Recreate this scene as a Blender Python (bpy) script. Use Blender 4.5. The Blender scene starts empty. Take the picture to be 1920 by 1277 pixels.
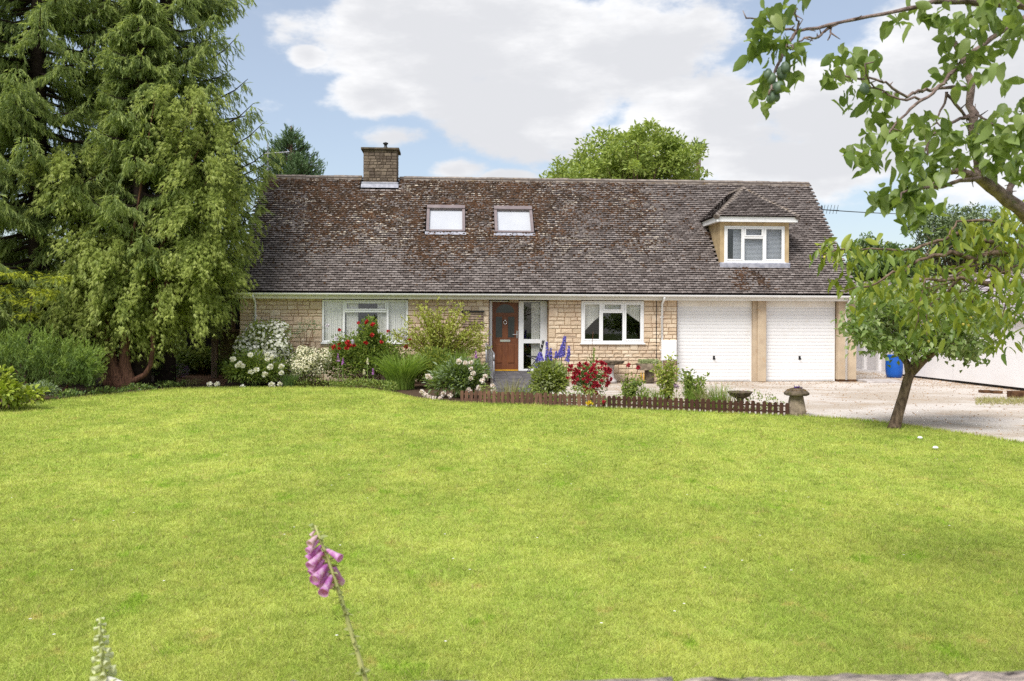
import bpy, math, random
import numpy as np
from mathutils import Vector, Matrix

rng = np.random.default_rng(11)
random.seed(5)
SC = bpy.context.scene
COL = SC.collection
R = math.radians

# ------------------------------------------------------------------ camera, sky, sun, exposure
CAM_H, FPX, HV = 1.81, 1664.0, 598.0
YAW, ROLL = R(3.6), R(0.2)
FW = np.array([math.sin(YAW), math.cos(YAW), 0.0])
_r0 = np.array([math.cos(YAW), -math.sin(YAW), 0.0]); _up = np.array([0, 0, 1.0])
RX = _r0 * math.cos(ROLL) + _up * math.sin(ROLL)
UY = _up * math.cos(ROLL) - _r0 * math.sin(ROLL)
CP = np.array([0, 0, CAM_H])

def ray(u, v): return FW * FPX + RX * (u - 960) + UY * (HV - v)
def at(u, v, Y):                       # where the sight line meets the vertical plane at distance Y
    d = ray(u, v); return CP + d * (Y / d[1])
def gnd(u, v, z=0.0):                  # where the sight line meets a level at height z
    d = ray(u, v); return CP + d * ((z - CAM_H) / d[2])

cam = bpy.data.cameras.new('camera'); cam_o = bpy.data.objects.new('camera', cam); COL.objects.link(cam_o)
cam.sensor_width = 36; cam.lens = FPX / 1920 * 36; cam.shift_y = (HV - 638.5) / 1920
cam.clip_start = 0.05; cam.clip_end = 2000
cam.dof.use_dof = True; cam.dof.focus_distance = 22; cam.dof.aperture_fstop = 11
M = Matrix.Identity(4)
for i in range(3):
    M[i][0], M[i][1], M[i][2], M[i][3] = RX[i], UY[i], -FW[i], CP[i]
cam_o.matrix_world = M
SC.camera = cam_o

SUN_EL, SUN_AZ = R(54), R(214)          # high, behind the camera and a little to its left
w = bpy.data.worlds.new('World'); SC.world = w; w.use_nodes = True
nt = w.node_tree; nt.nodes.clear()
def N(t, tree=None, **k):
    n = (tree or nt).nodes.new(t)
    for a, b in k.items(): setattr(n, a, b)
    return n
out = N('ShaderNodeOutputWorld'); bg = N('ShaderNodeBackground'); bg.inputs['Strength'].default_value = 0.12
sky = N('ShaderNodeTexSky', sky_type='NISHITA', sun_disc=False, sun_elevation=SUN_EL, sun_rotation=SUN_AZ)
sky.air_density = 1.0; sky.dust_density = 1.3; sky.ozone_density = 1.2
tc = N('ShaderNodeTexCoord')
def L(a, b, tree=None): (tree or nt).links.new(a, b)
def math_n(op, a, b=None, tree=None, clamp=False):
    n = N('ShaderNodeMath', tree, operation=op, use_clamp=clamp)
    for i, x in enumerate((a, b)):
        if x is None: continue
        if isinstance(x, (int, float)): n.inputs[i].default_value = x
        else: L(x, n.inputs[i], tree)
    return n.outputs[0]
# cloud cover: broken cumulus; where each bank hangs in the sky is given by its direction
banks = [(850, 70, .25, 2.0), (1090, 90, .25, 2.0), (1000, 190, .22, 2.4), (1270, 70, .11, 1.8), (700, 180, .085, 2.0), (1330, 220, .22, 2.4), (1560, 215, .19, 2.6),
         (1750, 200, .21, 2.4), (1500, 300, .17, 3.5), (860, 318, .058, 2.6), (940, 332, .05, 3.5), (580, 105, .035, 1.8), (1950, 150, .28, 2), (690, 20, .07, 1.5), (740, 255, .07, 3.),(1180, 290, .12, 3.2)]
cov = None
for (u, v, r, sz) in banks:
    d = ray(u, v); d = d / np.linalg.norm(d)
    s = N('ShaderNodeVectorMath', operation='SUBTRACT'); L(tc.outputs['Generated'], s.inputs[0]); s.inputs[1].default_value = d
    m = N('ShaderNodeVectorMath', operation='MULTIPLY'); L(s.outputs[0], m.inputs[0]); m.inputs[1].default_value = (1, 1, sz)
    ln = N('ShaderNodeVectorMath', operation='LENGTH'); L(m.outputs[0], ln.inputs[0])
    f = math_n('SUBTRACT', 1.0, math_n('DIVIDE', ln.outputs['Value'], r))
    cov = f if cov is None else math_n('MAXIMUM', cov, f)
def cloud_noise(scale, detail, off, zs=1.9):
    mp = N('ShaderNodeMapping'); L(tc.outputs['Generated'], mp.inputs[0]); mp.inputs['Scale'].default_value = (1, 1, zs); mp.inputs['Location'].default_value = off
    n = N('ShaderNodeTexNoise'); L(mp.outputs[0], n.inputs['Vector']); n.inputs['Scale'].default_value = scale; n.inputs['Detail'].default_value = detail; n.inputs['Roughness'].default_value = .58
    return n.outputs['Fac']
n1 = cloud_noise(7.5, 8, (3.1, 1.2, 0.4))
n2 = cloud_noise(2.2, 3, (0.3, 5.0, 2.0), 2.5)
# behind and above, away from the listed banks, cloud cover goes on as broken noise
sepd = N('ShaderNodeSeparateXYZ'); L(tc.outputs['Generated'], sepd.inputs[0])
wide = N('ShaderNodeMapRange'); L(sepd.outputs['Y'], wide.inputs['Value']); wide.inputs['From Min'].default_value = .80; wide.inputs['From Max'].default_value = .55
wv = math_n('MULTIPLY', math_n('SUBTRACT', math_n('MULTIPLY', n2, 2.2), .72), wide.outputs[0])
cv = math_n('MAXIMUM', math_n('MAXIMUM', cov, -0.35), math_n('SUBTRACT', wv, math_n('MULTIPLY', math_n('SUBTRACT', 1.0, wide.outputs[0]), 0.35)))
dens = math_n('ADD', math_n('MULTIPLY', cv, 1.0), math_n('MULTIPLY', math_n('SUBTRACT', n1, .5), 2.0))
cr = N('ShaderNodeMapRange', interpolation_type='SMOOTHERSTEP'); L(dens, cr.inputs['Value']); cr.inputs['From Min'].default_value = .18; cr.inputs['From Max'].default_value = .56
n3 = cloud_noise(4.2, 6, (7.7, 2.1, 1.0), 3.2)
shade = N('ShaderNodeMapRange', interpolation_type='SMOOTHSTEP'); L(math_n('ADD', math_n('MULTIPLY', dens, .22), n3), shade.inputs['Value']); shade.inputs['From Min'].default_value = .44; shade.inputs['From Max'].default_value = .74
cc = N('ShaderNodeMix', data_type='RGBA'); L(shade.outputs[0], cc.inputs[0]); cc.inputs[6].default_value = (2.8, 2.8, 2.82, 1); cc.inputs[7].default_value = (2.0, 2.03, 2.12, 1)
skym = N('ShaderNodeMix', data_type='RGBA', blend_type='MULTIPLY'); skym.inputs[0].default_value = 1; L(sky.outputs[0], skym.inputs[6]); skym.inputs[7].default_value = (.395, .395, .40, 1)
# thin veil over the blue
vl = N('ShaderNodeMix', data_type='RGBA'); vl.inputs[0].default_value = .30; L(skym.outputs[2], vl.inputs[6]); vl.inputs[7].default_value = (2.3, 2.4, 2.5, 1)
mx = N('ShaderNodeMix', data_type='RGBA'); L(cr.outputs[0], mx.inputs[0]); L(vl.outputs[2], mx.inputs[6]); L(cc.outputs[2], mx.inputs[7])
L(mx.outputs[2], bg.inputs['Color']); L(bg.outputs[0], out.inputs[0])

sun = bpy.data.lights.new('sun', 'SUN'); sun.energy = 1.5; sun.angle = R(30); sun.color = (1, .97, .92)
sun_o = bpy.data.objects.new('sun', sun); COL.objects.link(sun_o)
sdir = Vector((math.sin(SUN_AZ) * math.cos(SUN_EL), math.cos(SUN_AZ) * math.cos(SUN_EL), math.sin(SUN_EL)))
sun_o.rotation_euler = sdir.to_track_quat('Z', 'Y').to_euler(); sun_o.location = (0, -10, 30)
vs = SC.view_settings
vs.view_transform = 'Standard'; vs.look = 'None'; vs.gamma = 1; vs.use_curve_mapping = False
vs.exposure = 1.7
SC.cycles.max_bounces = 8; SC.cycles.diffuse_bounces = 6; SC.cycles.sample_clamp_indirect = 4; SC.cycles.transparent_max_bounces = 12; SC.cycles.caustics_reflective = False
SC.cycles.use_denoising = False; SC.cycles.use_adaptive_sampling = False

# ------------------------------------------------------------------ helpers: materials
def srgb(r, g, b):
    f = lambda c: ((c / 255 + .055) / 1.055) ** 2.4 if c > 10 else c / 255 / 12.92
    return (f(r), f(g), f(b))
def new_mat(name):
    m = bpy.data.materials.new(name); m.use_nodes = True; t = m.node_tree; t.nodes.clear(); return m, t
def mixc(t, fac, a, b, blend='MIX'):
    n = N('ShaderNodeMix', t, data_type='RGBA', blend_type=blend)
    for i, x in ((0, fac), (6, a), (7, b)):
        if isinstance(x, (int, float)): n.inputs[i].default_value = x
        elif isinstance(x, tuple): n.inputs[i].default_value = (*x[:3], 1)
        else: L(x, n.inputs[i], t)
    return n.outputs[2]
def noise_n(t, scale, detail=4, rough=.55, vec=None, stretch=None):
    n = N('ShaderNodeTexNoise', t); n.inputs['Scale'].default_value = scale; n.inputs['Detail'].default_value = detail; n.inputs['Roughness'].default_value = rough
    if vec is None: vec = N('ShaderNodeNewGeometry', t).outputs['Position']
    if stretch:
        mp = N('ShaderNodeMapping', t); mp.inputs['Scale'].default_value = stretch; L(vec, mp.inputs[0], t); vec = mp.outputs[0]
    L(vec, n.inputs['Vector'], t); return n.outputs['Fac']
def ramp01(t, x, lo, hi):
    n = N('ShaderNodeMapRange', t, interpolation_type='SMOOTHSTEP'); L(x, n.inputs['Value'], t); n.inputs['From Min'].default_value = lo; n.inputs['From Max'].default_value = hi; return n.outputs[0]
def rand_n(t):                           # one number per piece: per island and per object
    g = N('ShaderNodeNewGeometry', t); o = N('ShaderNodeObjectInfo', t)
    return math_n('FRACT', math_n('ADD', g.outputs['Random Per Island'], o.outputs['Random'], t), None, t)
def finish(m, t, col, rough=.8, spec=.3, bump=None, bstr=.3, bdist=.01, trans=0, tcol=None, metal=0, sheen=0):
    o = N('ShaderNodeOutputMaterial', t); p = N('ShaderNodeBsdfPrincipled', t)
    if isinstance(col, tuple): p.inputs['Base Color'].default_value = (*col[:3], 1)
    else: L(col, p.inputs['Base Color'], t)
    p.inputs['Roughness'].default_value = rough; p.inputs['Specular IOR Level'].default_value = spec; p.inputs['Metallic'].default_value = metal
    if bump is not None:
        b = N('ShaderNodeBump', t); b.inputs['Strength'].default_value = bstr; b.inputs['Distance'].default_value = bdist
        L(bump, b.inputs['Height'], t); L(b.outputs[0], p.inputs['Normal'], t)
    if trans:
        tr = N('ShaderNodeBsdfTranslucent', t); tcol = col if tcol is None else tcol
        if isinstance(tcol, tuple): tr.inputs[0].default_value = (*tcol[:3], 1)
        else: L(tcol, tr.inputs[0], t)
        ms = N('ShaderNodeMixShader', t); ms.inputs[0].default_value = trans
        L(p.outputs[0], ms.inputs[1], t); L(tr.outputs[0], ms.inputs[2], t); L(ms.outputs[0], o.inputs[0], t)
    else: L(p.outputs[0], o.inputs[0], t)
    return m
def mat(name, c1, c2=None, scale=6, rough=.8, spec=.3, bstr=0, bscale=40, vary=0, metal=0, stain=None, stretch=None):
    m, t = new_mat(name); c2 = c2 or c1
    col = mixc(t, ramp01(t, noise_n(t, scale, 5, stretch=stretch), .3, .7), c1, c2)
    if stain:                            # dirt with a shape of its own: (colour, scale, lo, hi)
        col = mixc(t, ramp01(t, noise_n(t, stain[1], 6, .65), stain[2], stain[3]), col, stain[0])
    if vary:
        k = math_n('ADD', math_n('MULTIPLY', rand_n(t), vary * 2, t), 1 - vary, t)
        cb = N('ShaderNodeCombineColor', t); [L(k, cb.inputs[i], t) for i in range(3)]
        col = mixc(t, 1.0, col, cb.outputs[0], 'MULTIPLY')
    return finish(m, t, col, rough, spec, noise_n(t, bscale, 6, .6) if bstr else None, bstr, .02, metal=metal)
def leafmat(name, c1, c2, trans=.3, rough=.5, patch=None, pscale=1.2, spec=.35):
    if max(c2) < .46 and c2[1] == max(c2): g_ = max(1.15, 2.25 - 3.2 * max(c2)); c1, c2 = tuple(g_ * x for x in c1), tuple(g_ * x for x in c2); patch = patch and tuple(g_ * x for x in patch)
    m, t = new_mat(name)
    col = mixc(t, rand_n(t), c1, c2)
    if patch: col = mixc(t, ramp01(t, noise_n(t, pscale, 3), .45, .65), col, patch)
    tcol = mixc(t, .5, col, (1.0, 1.0, .25), 'MULTIPLY')
    return finish(m, t, col, rough, spec, trans=trans, tcol=tcol)

# ------------------------------------------------------------------ helpers: objects
def wloc(o):
    v = Vector((0, 0, 0))
    while o: v += o.location; o = o.parent
    return v
def link(name, me, parent=None, loc=None):
    o = bpy.data.objects.new(name, me); COL.objects.link(o)
    if parent is not None: o.parent = parent
    if loc is not None: o.location = Vector(loc) - (wloc(parent) if parent else Vector((0, 0, 0)))
    return o
def tag(o, label=None, cat=None, group=None, kind=None):
    for k, x in (('label', label), ('category', cat), ('group', group), ('kind', kind)):
        if x: o[k] = x
    return o
def thing(name, label, cat, loc=(0, 0, 0), group=None):
    o = bpy.data.objects.new(name, None); COL.objects.link(o); o.location = Vector([float(c) for c in loc]); o.empty_display_size = .1
    return tag(o, label, cat, group)
class MB:
    def __init__(s): s.v, s.f, s.mi = [], [], []
    def add(s, vs, fs, mi=0):
        n = len(s.v); s.v += [tuple(map(float, p)) for p in vs]; s.f += [tuple(i + n for i in f) for f in fs]; s.mi += [mi] * len(fs); return s
    def box(s, x0, x1, y0, y1, z0, z1, mi=0):
        return s.add([(x0, y0, z0), (x1, y0, z0), (x1, y1, z0), (x0, y1, z0), (x0, y0, z1), (x1, y0, z1), (x1, y1, z1), (x0, y1, z1)],
                     [(0, 3, 2, 1), (4, 5, 6, 7), (0, 1, 5, 4), (1, 2, 6, 5), (2, 3, 7, 6), (3, 0, 4, 7)], mi)
    def bbox(s, x0, x1, y0, y1, z0, z1, b=.01, mi=0):      # box with a chamfered front (-Y) edge
        return s.add([(x0, y1, z0), (x1, y1, z0), (x1, y1, z1), (x0, y1, z1), (x0, y0 + b, z0), (x1, y0 + b, z0), (x1, y0 + b, z1), (x0, y0 + b, z1),
                      (x0 + b, y0, z0 + b), (x1 - b, y0, z0 + b), (x1 - b, y0, z1 - b), (x0 + b, y0, z1 - b)],
                     [(1, 0, 3, 2), (0, 1, 5, 4), (1, 2, 6, 5), (2, 3, 7, 6), (3, 0, 4, 7), (4, 5, 9, 8), (5, 6, 10, 9), (6, 7, 11, 10), (7, 4, 8, 11), (8, 9, 10, 11)], mi)
    def prism(s, poly, axis_vec, mi=0):                   # closed polygon swept along a vector
        n = len(poly); a = np.array(poly, float); b = a + np.array(axis_vec, float)
        return s.add(list(a) + list(b), [tuple(range(n))[::-1], tuple(range(n, 2 * n))] + [(i, (i + 1) % n, n + (i + 1) % n, n + i) for i in range(n)], mi)
    def tube(s, pts, rad, k=8, mi=0, cap=True):
        pts = [np.array(p, float) for p in pts]; rad = [rad] * len(pts) if isinstance(rad, (int, float)) else list(rad)
        vs, fs = [], []; prev = None
        for i, p in enumerate(pts):
            d = pts[min(i + 1, len(pts) - 1)] - pts[max(i - 1, 0)]; d = d / (np.linalg.norm(d) + 1e-9)
            if prev is None:
                h = np.array([0, 0, 1.]) if abs(d[2]) < .9 else np.array([1., 0, 0]); a = np.cross(d, h)
            else: a = prev - d * (prev @ d)
            a = a / (np.linalg.norm(a) + 1e-9); prev = a; b = np.cross(d, a)
            for j in range(k):
                t = 2 * math.pi * j / k; vs.append(p + rad[i] * (a * math.cos(t) + b * math.sin(t)))
        for i in range(len(pts) - 1):
            for j in range(k): fs.append((i * k + j, i * k + (j + 1) % k, (i + 1) * k + (j + 1) % k, (i + 1) * k + j))
        if cap: fs += [tuple(range(k))[::-1], tuple(range((len(pts) - 1) * k, len(pts) * k))]
        return s.add(vs, fs, mi)
    def lathe(s, c, prof, k=20, mi=0, jit=0, sq=(1, 1)):   # (radius, height) profile about a vertical axis
        vs, fs = [], []
        for r, z in prof:
            for j in range(k):
                t = 2 * math.pi * j / k; q = r * (1 + jit * (random.random() - .5)); vs.append((c[0] + q * math.cos(t) * sq[0], c[1] + q * math.sin(t) * sq[1], c[2] + z + jit * r * .3 * (random.random() - .5)))
        for i in range(len(prof) - 1):
            for j in range(k): fs.append((i * k + j, i * k + (j + 1) % k, (i + 1) * k + (j + 1) % k, (i + 1) * k + j))
        fs += [tuple(range(k))[::-1], tuple(range((len(prof) - 1) * k, len(prof) * k))]
        return s.add(vs, fs, mi)
    def mesh(s, name, mats, smooth=False, off=(0, 0, 0)):
        me = bpy.data.meshes.new(name); o = np.array(off, float)
        me.from_pydata([tuple(np.array(p) - o) for p in s.v], [], s.f)
        mats = mats if isinstance(mats, (list, tuple)) else [mats]
        for m in mats: me.materials.append(m)
        if len(mats) > 1: me.polygons.foreach_set('material_index', s.mi)
        if smooth: me.polygons.foreach_set('use_smooth', [True] * len(me.polygons))
        me.update(); return me
    def build(s, name, mats, parent=None, smooth=False):
        off = wloc(parent) if parent is not None else (0, 0, 0)
        o = bpy.data.objects.new(name, s.mesh(name, mats, smooth, off)); COL.objects.link(o)
        if parent is not None: o.parent = parent
        return o
def nmesh(name, V, T, mats, mi=None, parent=None, smooth=False):   # big triangle meshes straight from numpy
    V = np.asarray(V, np.float32).reshape(-1, 3)
    if parent is not None: V = V - np.array(wloc(parent), np.float32)
    T = np.asarray(T, np.int32).reshape(-1, 3); me = bpy.data.meshes.new(name)
    me.vertices.add(len(V)); me.vertices.foreach_set('co', V.ravel())
    me.loops.add(T.size); me.loops.foreach_set('vertex_index', T.ravel())
    me.polygons.add(len(T)); me.polygons.foreach_set('loop_start', np.arange(0, T.size, 3, dtype=np.int32))
    mats = mats if isinstance(mats, (list, tuple)) else [mats]
    for m in mats: me.materials.append(m)
    if mi is not None: me.polygons.foreach_set('material_index', np.asarray(mi, np.int32))
    if smooth: me.polygons.foreach_set('use_smooth', np.ones(len(T), bool))
    me.update(calc_edges=True); me.validate()
    o = bpy.data.objects.new(name, me); COL.objects.link(o)
    if parent is not None: o.parent = parent
    return o
def nrm(a): return a / (np.linalg.norm(a, axis=-1, keepdims=True) + 1e-9)
def leaf_geo(P, D, Nn, Ln, Wd, kind='d', curl=.25):
    """leaf blades: P base, D axis, Nn rough normal, Ln length, Wd width; kind t = one face, d = folded pair, l = eight faces with a curve"""
    P, D = np.asarray(P, float), nrm(np.asarray(D, float)); n = len(P)
    Ln = np.broadcast_to(np.asarray(Ln, float).reshape(-1, 1), (n, 1)); Wd = np.broadcast_to(np.asarray(Wd, float).reshape(-1, 1), (n, 1))
    S = nrm(np.cross(D, Nn)); U = np.cross(S, D)
    if kind == 't':
        V = np.stack([P - S * Wd * .5, P + S * Wd * .5, P + D * Ln], 1); F = np.array([[0, 1, 2]])
    elif kind == 'd':
        mid = P + D * Ln * .45 + U * Wd * .18
        V = np.stack([P, mid + S * Wd * .5, P + D * Ln - U * Ln * curl * .3, mid - S * Wd * .5], 1); F = np.array([[0, 1, 2], [0, 2, 3]])
    else:
        a, b = P + D * Ln * .3 - U * Ln * curl * .08, P + D * Ln * .68 - U * Ln * curl * .42; f = U * Wd * .22
        V = np.stack([P, a + S * Wd * .46 + f, a, a - S * Wd * .46 + f, b + S * Wd * .42 + f, b, b - S * Wd * .42 + f, P + D * Ln * .98 - U * Ln * curl], 1)
        F = np.array([[0, 1, 2], [0, 2, 3], [1, 4, 2], [4, 5, 2], [2, 5, 3], [5, 6, 3], [4, 7, 5], [5, 7, 6]])
    k = V.shape[1]
    T = (F[None] + (np.arange(n) * k)[:, None, None]).reshape(-1, 3)
    return V.reshape(-1, 3), T, len(F)
def cat_geo(parts):                                            # join (V, T, mi) triples
    Vs, Ts, Ms, o = [], [], [], 0
    for V, T, m in parts:
        Vs.append(V); Ts.append(T + o); Ms.append(np.broadcast_to(np.asarray(m), (len(T),))); o += len(V)
    return np.concatenate(Vs), np.concatenate(Ts), np.concatenate(Ms)
def rdir(n): return nrm(rng.normal(size=(n, 3)))

# ------------------------------------------------------------------ materials
MT = {}
def lawn_colour(t):
    p = N('ShaderNodeNewGeometry', t).outputs['Position']
    a = ramp01(t, noise_n(t, 1.1, 6, .72, p, (1, .6, 1)), .36, .64)
    col = mixc(t, a, (.34, .45, .082), (.50, .56, .135))
    br = ramp01(t, noise_n(t, .33, 3, .5, p, (1, .7, 1)), .35, .65); col = mixc(t, 1.0, col, mixc(t, br, (.86, .88, .80), (1.06, 1.05, 1.08)), 'MULTIPLY')
    b = ramp01(t, noise_n(t, 2.6, 6, .7, p), .57, .72)
    col = mixc(t, b, col, (.55, .47, .16))
    c = ramp01(t, noise_n(t, 2.1, 4, .6, p, (1, .7, 3)), .60, .68)
    col = mixc(t, c, col, (.25, .41, .034))
    return col
def grass_mat():
    m, t = new_mat('grass_blades'); col = lawn_colour(t)
    at_ = N('ShaderNodeAttribute', t); at_.attribute_name = 'tuft'; r = rand_n(t); k = math_n('ADD', math_n('ADD', math_n('MULTIPLY', r, .5, t), math_n('MULTIPLY', at_.outputs['Fac'], .55, t), t), .56, t)
    col = mixc(t, math_n('MULTIPLY', math_n('FRACT', math_n('MULTIPLY', at_.outputs['Fac'], 7.7, t), None, t), .45, t), col, (.50, .50, .12))
    cb = N('ShaderNodeCombineColor', t); [L(k, cb.inputs[i], t) for i in range(3)]
    col = mixc(t, 1.0, col, cb.outputs[0], 'MULTIPLY')
    dry = math_n('GREATER_THAN', r, .91, t); col = mixc(t, math_n('MULTIPLY', dry, .8, t), col, (.42, .36, .17))
    return finish(m, t, col, .55, .2, trans=.4)
MT['grass'] = grass_mat()
m, t = new_mat('lawn_turf'); col = mixc(t, .25, lawn_colour(t), (.27, .30, .06)); MT['lawn'] = finish(m, t, col, .9, .1, noise_n(t, 60, 5), .6, .03)
m, t = new_mat('gravel_bed')
p = N('ShaderNodeNewGeometry', t).outputs['Position']
vor = N('ShaderNodeTexVoronoi', t); vor.inputs['Scale'].default_value = 38; L(p, vor.inputs['Vector'], t)
col = mixc(t, vor.outputs['Color'], (.38, .30, .225), (.50, .45, .395))
worn = ramp01(t, noise_n(t, .55, 4, .6, p, (.6, 1.3, 1)), .40, .60)
col = mixc(t, math_n('MULTIPLY', worn, .9, t), col, (.58, .53, .485))
col = mixc(t, ramp01(t, noise_n(t, 90, 3, .6, p), .60, .72), col, (.22, .15, .09))
col = mixc(t, math_n('MULTIPLY', ramp01(t, noise_n(t, 1.3, 5, .6, p), .56, .70), .5, t), col, (.36, .235, .13))
MT['gravel'] = finish(m, t, col, .95, .1, noise_n(t, 70, 5, .65, p), .7, .02)
MT['pebble'] = mat('pebble', srgb(188, 160, 128), srgb(150, 116, 82), 9, .9, .2, vary=.35)
MT['soil'] = mat('soil', (.10, .062, .040), (.055, .037, .026), 7, .95, .1, .8, 45)
MT['bark_mulch'] = mat('bark_mulch', (.27, .14, .075), (.14, .08, .05), 25, .95, .1, .8, 60)
MT['field'] = mat('field', (.06, .10, .02), (.09, .11, .03), 1.5, .95, .1)
MT['mortar'] = mat('mortar', srgb(180, 152, 122), srgb(160, 134, 106), 9, .95, .1, .5, 60)
m, t = new_mat('wall_stone')
r = rand_n(t); col = mixc(t, r, srgb(194, 173, 147), srgb(226, 210, 187)); col = mixc(t, math_n('MULTIPLY', math_n('FRACT', math_n('MULTIPLY', r, 5.7, t), None, t), .5, t), col, srgb(208, 184, 156))
col = mixc(t, ramp01(t, noise_n(t, 1.6, 3), .45, .7), col, srgb(198, 174, 150))
col = mixc(t, math_n('MULTIPLY', ramp01(t, noise_n(t, 26, 5, .65), .55, .72), .5, t), col, srgb(196, 164, 128))
MT['stone'] = finish(m, t, col, .92, .15, noise_n(t, 30, 6, .65), .8, .03)
m, t = new_mat('chimney_stone')
col = mixc(t, rand_n(t), srgb(94, 83, 75), srgb(136, 122, 108)); col = mixc(t, math_n('MULTIPLY', ramp01(t, noise_n(t, 9, 5, .65), .5, .7), .75, t), col, srgb(70, 58, 46))
MT['chimney_stone'] = finish(m, t, col, .95, .1, noise_n(t, 40, 5), .8, .03)
MT['chimney_mortar'] = mat('chimney_mortar', srgb(84, 70, 58), srgb(60, 52, 45), 12, .95, .1)
def tile_mat(name, lich):
    m, t = new_mat(name); r = rand_n(t)
    col = mixc(t, r, srgb(90, 82, 79), srgb(138, 129, 125))
    col = mixc(t, math_n('MULTIPLY', ramp01(t, noise_n(t, 14, 5, .65), .50, .68), .65, t), col, srgb(90, 74, 66))
    p = N('ShaderNodeNewGeometry', t).outputs['Position']; sp = N('ShaderNodeSeparateXYZ', t); L(p, sp.inputs[0], t)
    zone = math_n('MULTIPLY', ramp01(t, noise_n(t, .55, 3, .5, p), .34, .58), ramp01(t, sp.outputs['Z'], 3.0, 4.6), t)
    zone = math_n('MULTIPLY', zone, ramp01(t, sp.outputs['X'], 7.2, 5.4), t)
    pale = math_n('MULTIPLY', math_n('GREATER_THAN', math_n('FRACT', math_n('MULTIPLY', r, 7.31, t), None, t), .62, t), zone, t)
    pale = math_n('MULTIPLY', pale, ramp01(t, noise_n(t, 16, 4, .7), .47, .60), t)
    col = mixc(t, math_n('MULTIPLY', pale, .9, t), col, srgb(218, 205, 184))
    spk = math_n('MULTIPLY', ramp01(t, noise_n(t, 55, 3, .6), .66, .72), lich, t)
    col = mixc(t, spk, col, srgb(196, 188, 182))
    return finish(m, t, col, .88, .2, noise_n(t, 60, 5), .5, .01)
MT['tile'] = tile_mat('roof_tile', .4)
MT['tile_edge_shade'] = mat('tile_butt_shade', srgb(44, 36, 35), srgb(30, 25, 24), 12, .95, .1)  # weathered butt edge, near-black so its colour carries the shadow line between courses
MT['ridge'] = mat('ridge_tile', srgb(146, 136, 128), srgb(104, 94, 88), 9, .9, .15, .5, 50, .15, stain=(srgb(112, 92, 62), 5, .55, .7))
MT['under'] = mat('roof_underlay', (.02, .017, .016))
MT['moss'] = mat('moss', srgb(89, 66, 50), srgb(67, 55, 46), 2.2, 1, .05, .6, 80, .4)
MT['white'] = mat('white_plastic', (.82, .82, .82), (.79, .79, .795), 3, .35, .4)
MT['door_white'] = mat('garage_door_white', (.76, .755, .755), (.73, .72, .72), 1.2, .4, .35, stain=((.66, .63, .59), 2.2, .58, .85))
MT['soffit'] = mat('soffit_paint', srgb(214, 200, 178), srgb(190, 174, 152), 4, .7)
MT['cream'] = mat('cream_board', srgb(234, 230, 224), srgb(226, 220, 212), 3, .6)
MT['render'] = mat('tan_render', srgb(190, 172, 148), srgb(172, 154, 132), 3, .9, .2, .3, 60, stain=(srgb(172, 142, 106), 4, .58, .75))
MT['dormer_render'] = mat('ochre_render', srgb(188, 166, 130), srgb(168, 146, 112), 4, .9, .2, .2, 60)
MT['lead'] = mat('lead', srgb(168, 168, 178), srgb(132, 134, 146), 8, .5, .4, .2, 30)
MT['skyframe'] = mat('skylight_frame', srgb(128, 116, 116), srgb(112, 100, 102), 5, .45, .4)
MT['blind'] = mat('blind', (.62, .61, .66), (.58, .57, .61), 2, .8)
MT['door'] = mat('door_brown', srgb(122, 74, 44), srgb(104, 60, 37), 4, .45, .4, .15, 70, stretch=(6, 6, 1))
MT['brass'] = mat('brass', srgb(214, 164, 50), srgb(190, 140, 40), 8, .35, .5)
MT['metal'] = mat('galvanised', srgb(165, 165, 170), srgb(130, 130, 136), 14, .4, .5, metal=.6)
MT['chrome'] = mat('chrome', (.75, .75, .75), None, 5, .2, .5, metal=.9)
MT['black'] = mat('black_metal', (.012, .012, .013), None, 5, .45, .4)
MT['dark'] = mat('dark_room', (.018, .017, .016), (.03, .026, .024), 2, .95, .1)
m, t = new_mat('window_glass')
o_ = N('ShaderNodeOutputMaterial', t); tr = N('ShaderNodeBsdfTransparent', t); tr.inputs[0].default_value = (.97, .98, .98, 1); gl = N('ShaderNodeBsdfGlossy', t); gl.inputs['Roughness'].default_value = .02
fr = N('ShaderNodeLayerWeight', t); fr.inputs['Blend'].default_value = .5; ms = N('ShaderNodeMixShader', t); L(math_n('ADD', math_n('MULTIPLY', math_n('POWER', fr.outputs['Facing'], 4.0, t), .85, t), .055, t), ms.inputs[0], t); L(tr.outputs[0], ms.inputs[1], t); L(gl.outputs[0], ms.inputs[2], t); L(ms.outputs[0], o_.inputs[0], t)
MT['glass'] = m
m, t = new_mat('net_curtain'); MT['net'] = finish(m, t, mixc(t, noise_n(t, 30, 3), (.78, .75, .69), (.86, .84, .80)), .9, .0)
MT['paving'] = mat('grey_paving', srgb(98, 95, 97), srgb(78, 75, 77), 5, .9, .2, .3, 50, .12)
MT['slab'] = mat('pale_slab', srgb(190, 184, 182), srgb(160, 152, 148), 4, .9, .2, .3, 50, stain=(srgb(90, 80, 72), 6, .6, .75))
MT['fence_old'] = mat('weathered_timber', srgb(118, 88, 72), srgb(84, 62, 52), 16, .9, .15, .4, 60, .25, stretch=(1, 1, .15))
MT['fence_dark'] = mat('brown_stained_timber', srgb(78, 52, 42), srgb(60, 40, 33), 16, .85, .2, .4, 60, .18, stretch=(1, 1, .15))
MT['timber'] = mat('old_grey_timber', srgb(164, 144, 126), srgb(118, 100, 88), 18, .9, .15, .5, 60, .15, stretch=(1, 1, .1))
MT['greenboard'] = mat('mossy_board', srgb(134, 124, 88), srgb(104, 94, 68), 12, .9, .15, .4, 60, .15, stretch=(.15, 1, 1))
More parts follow.
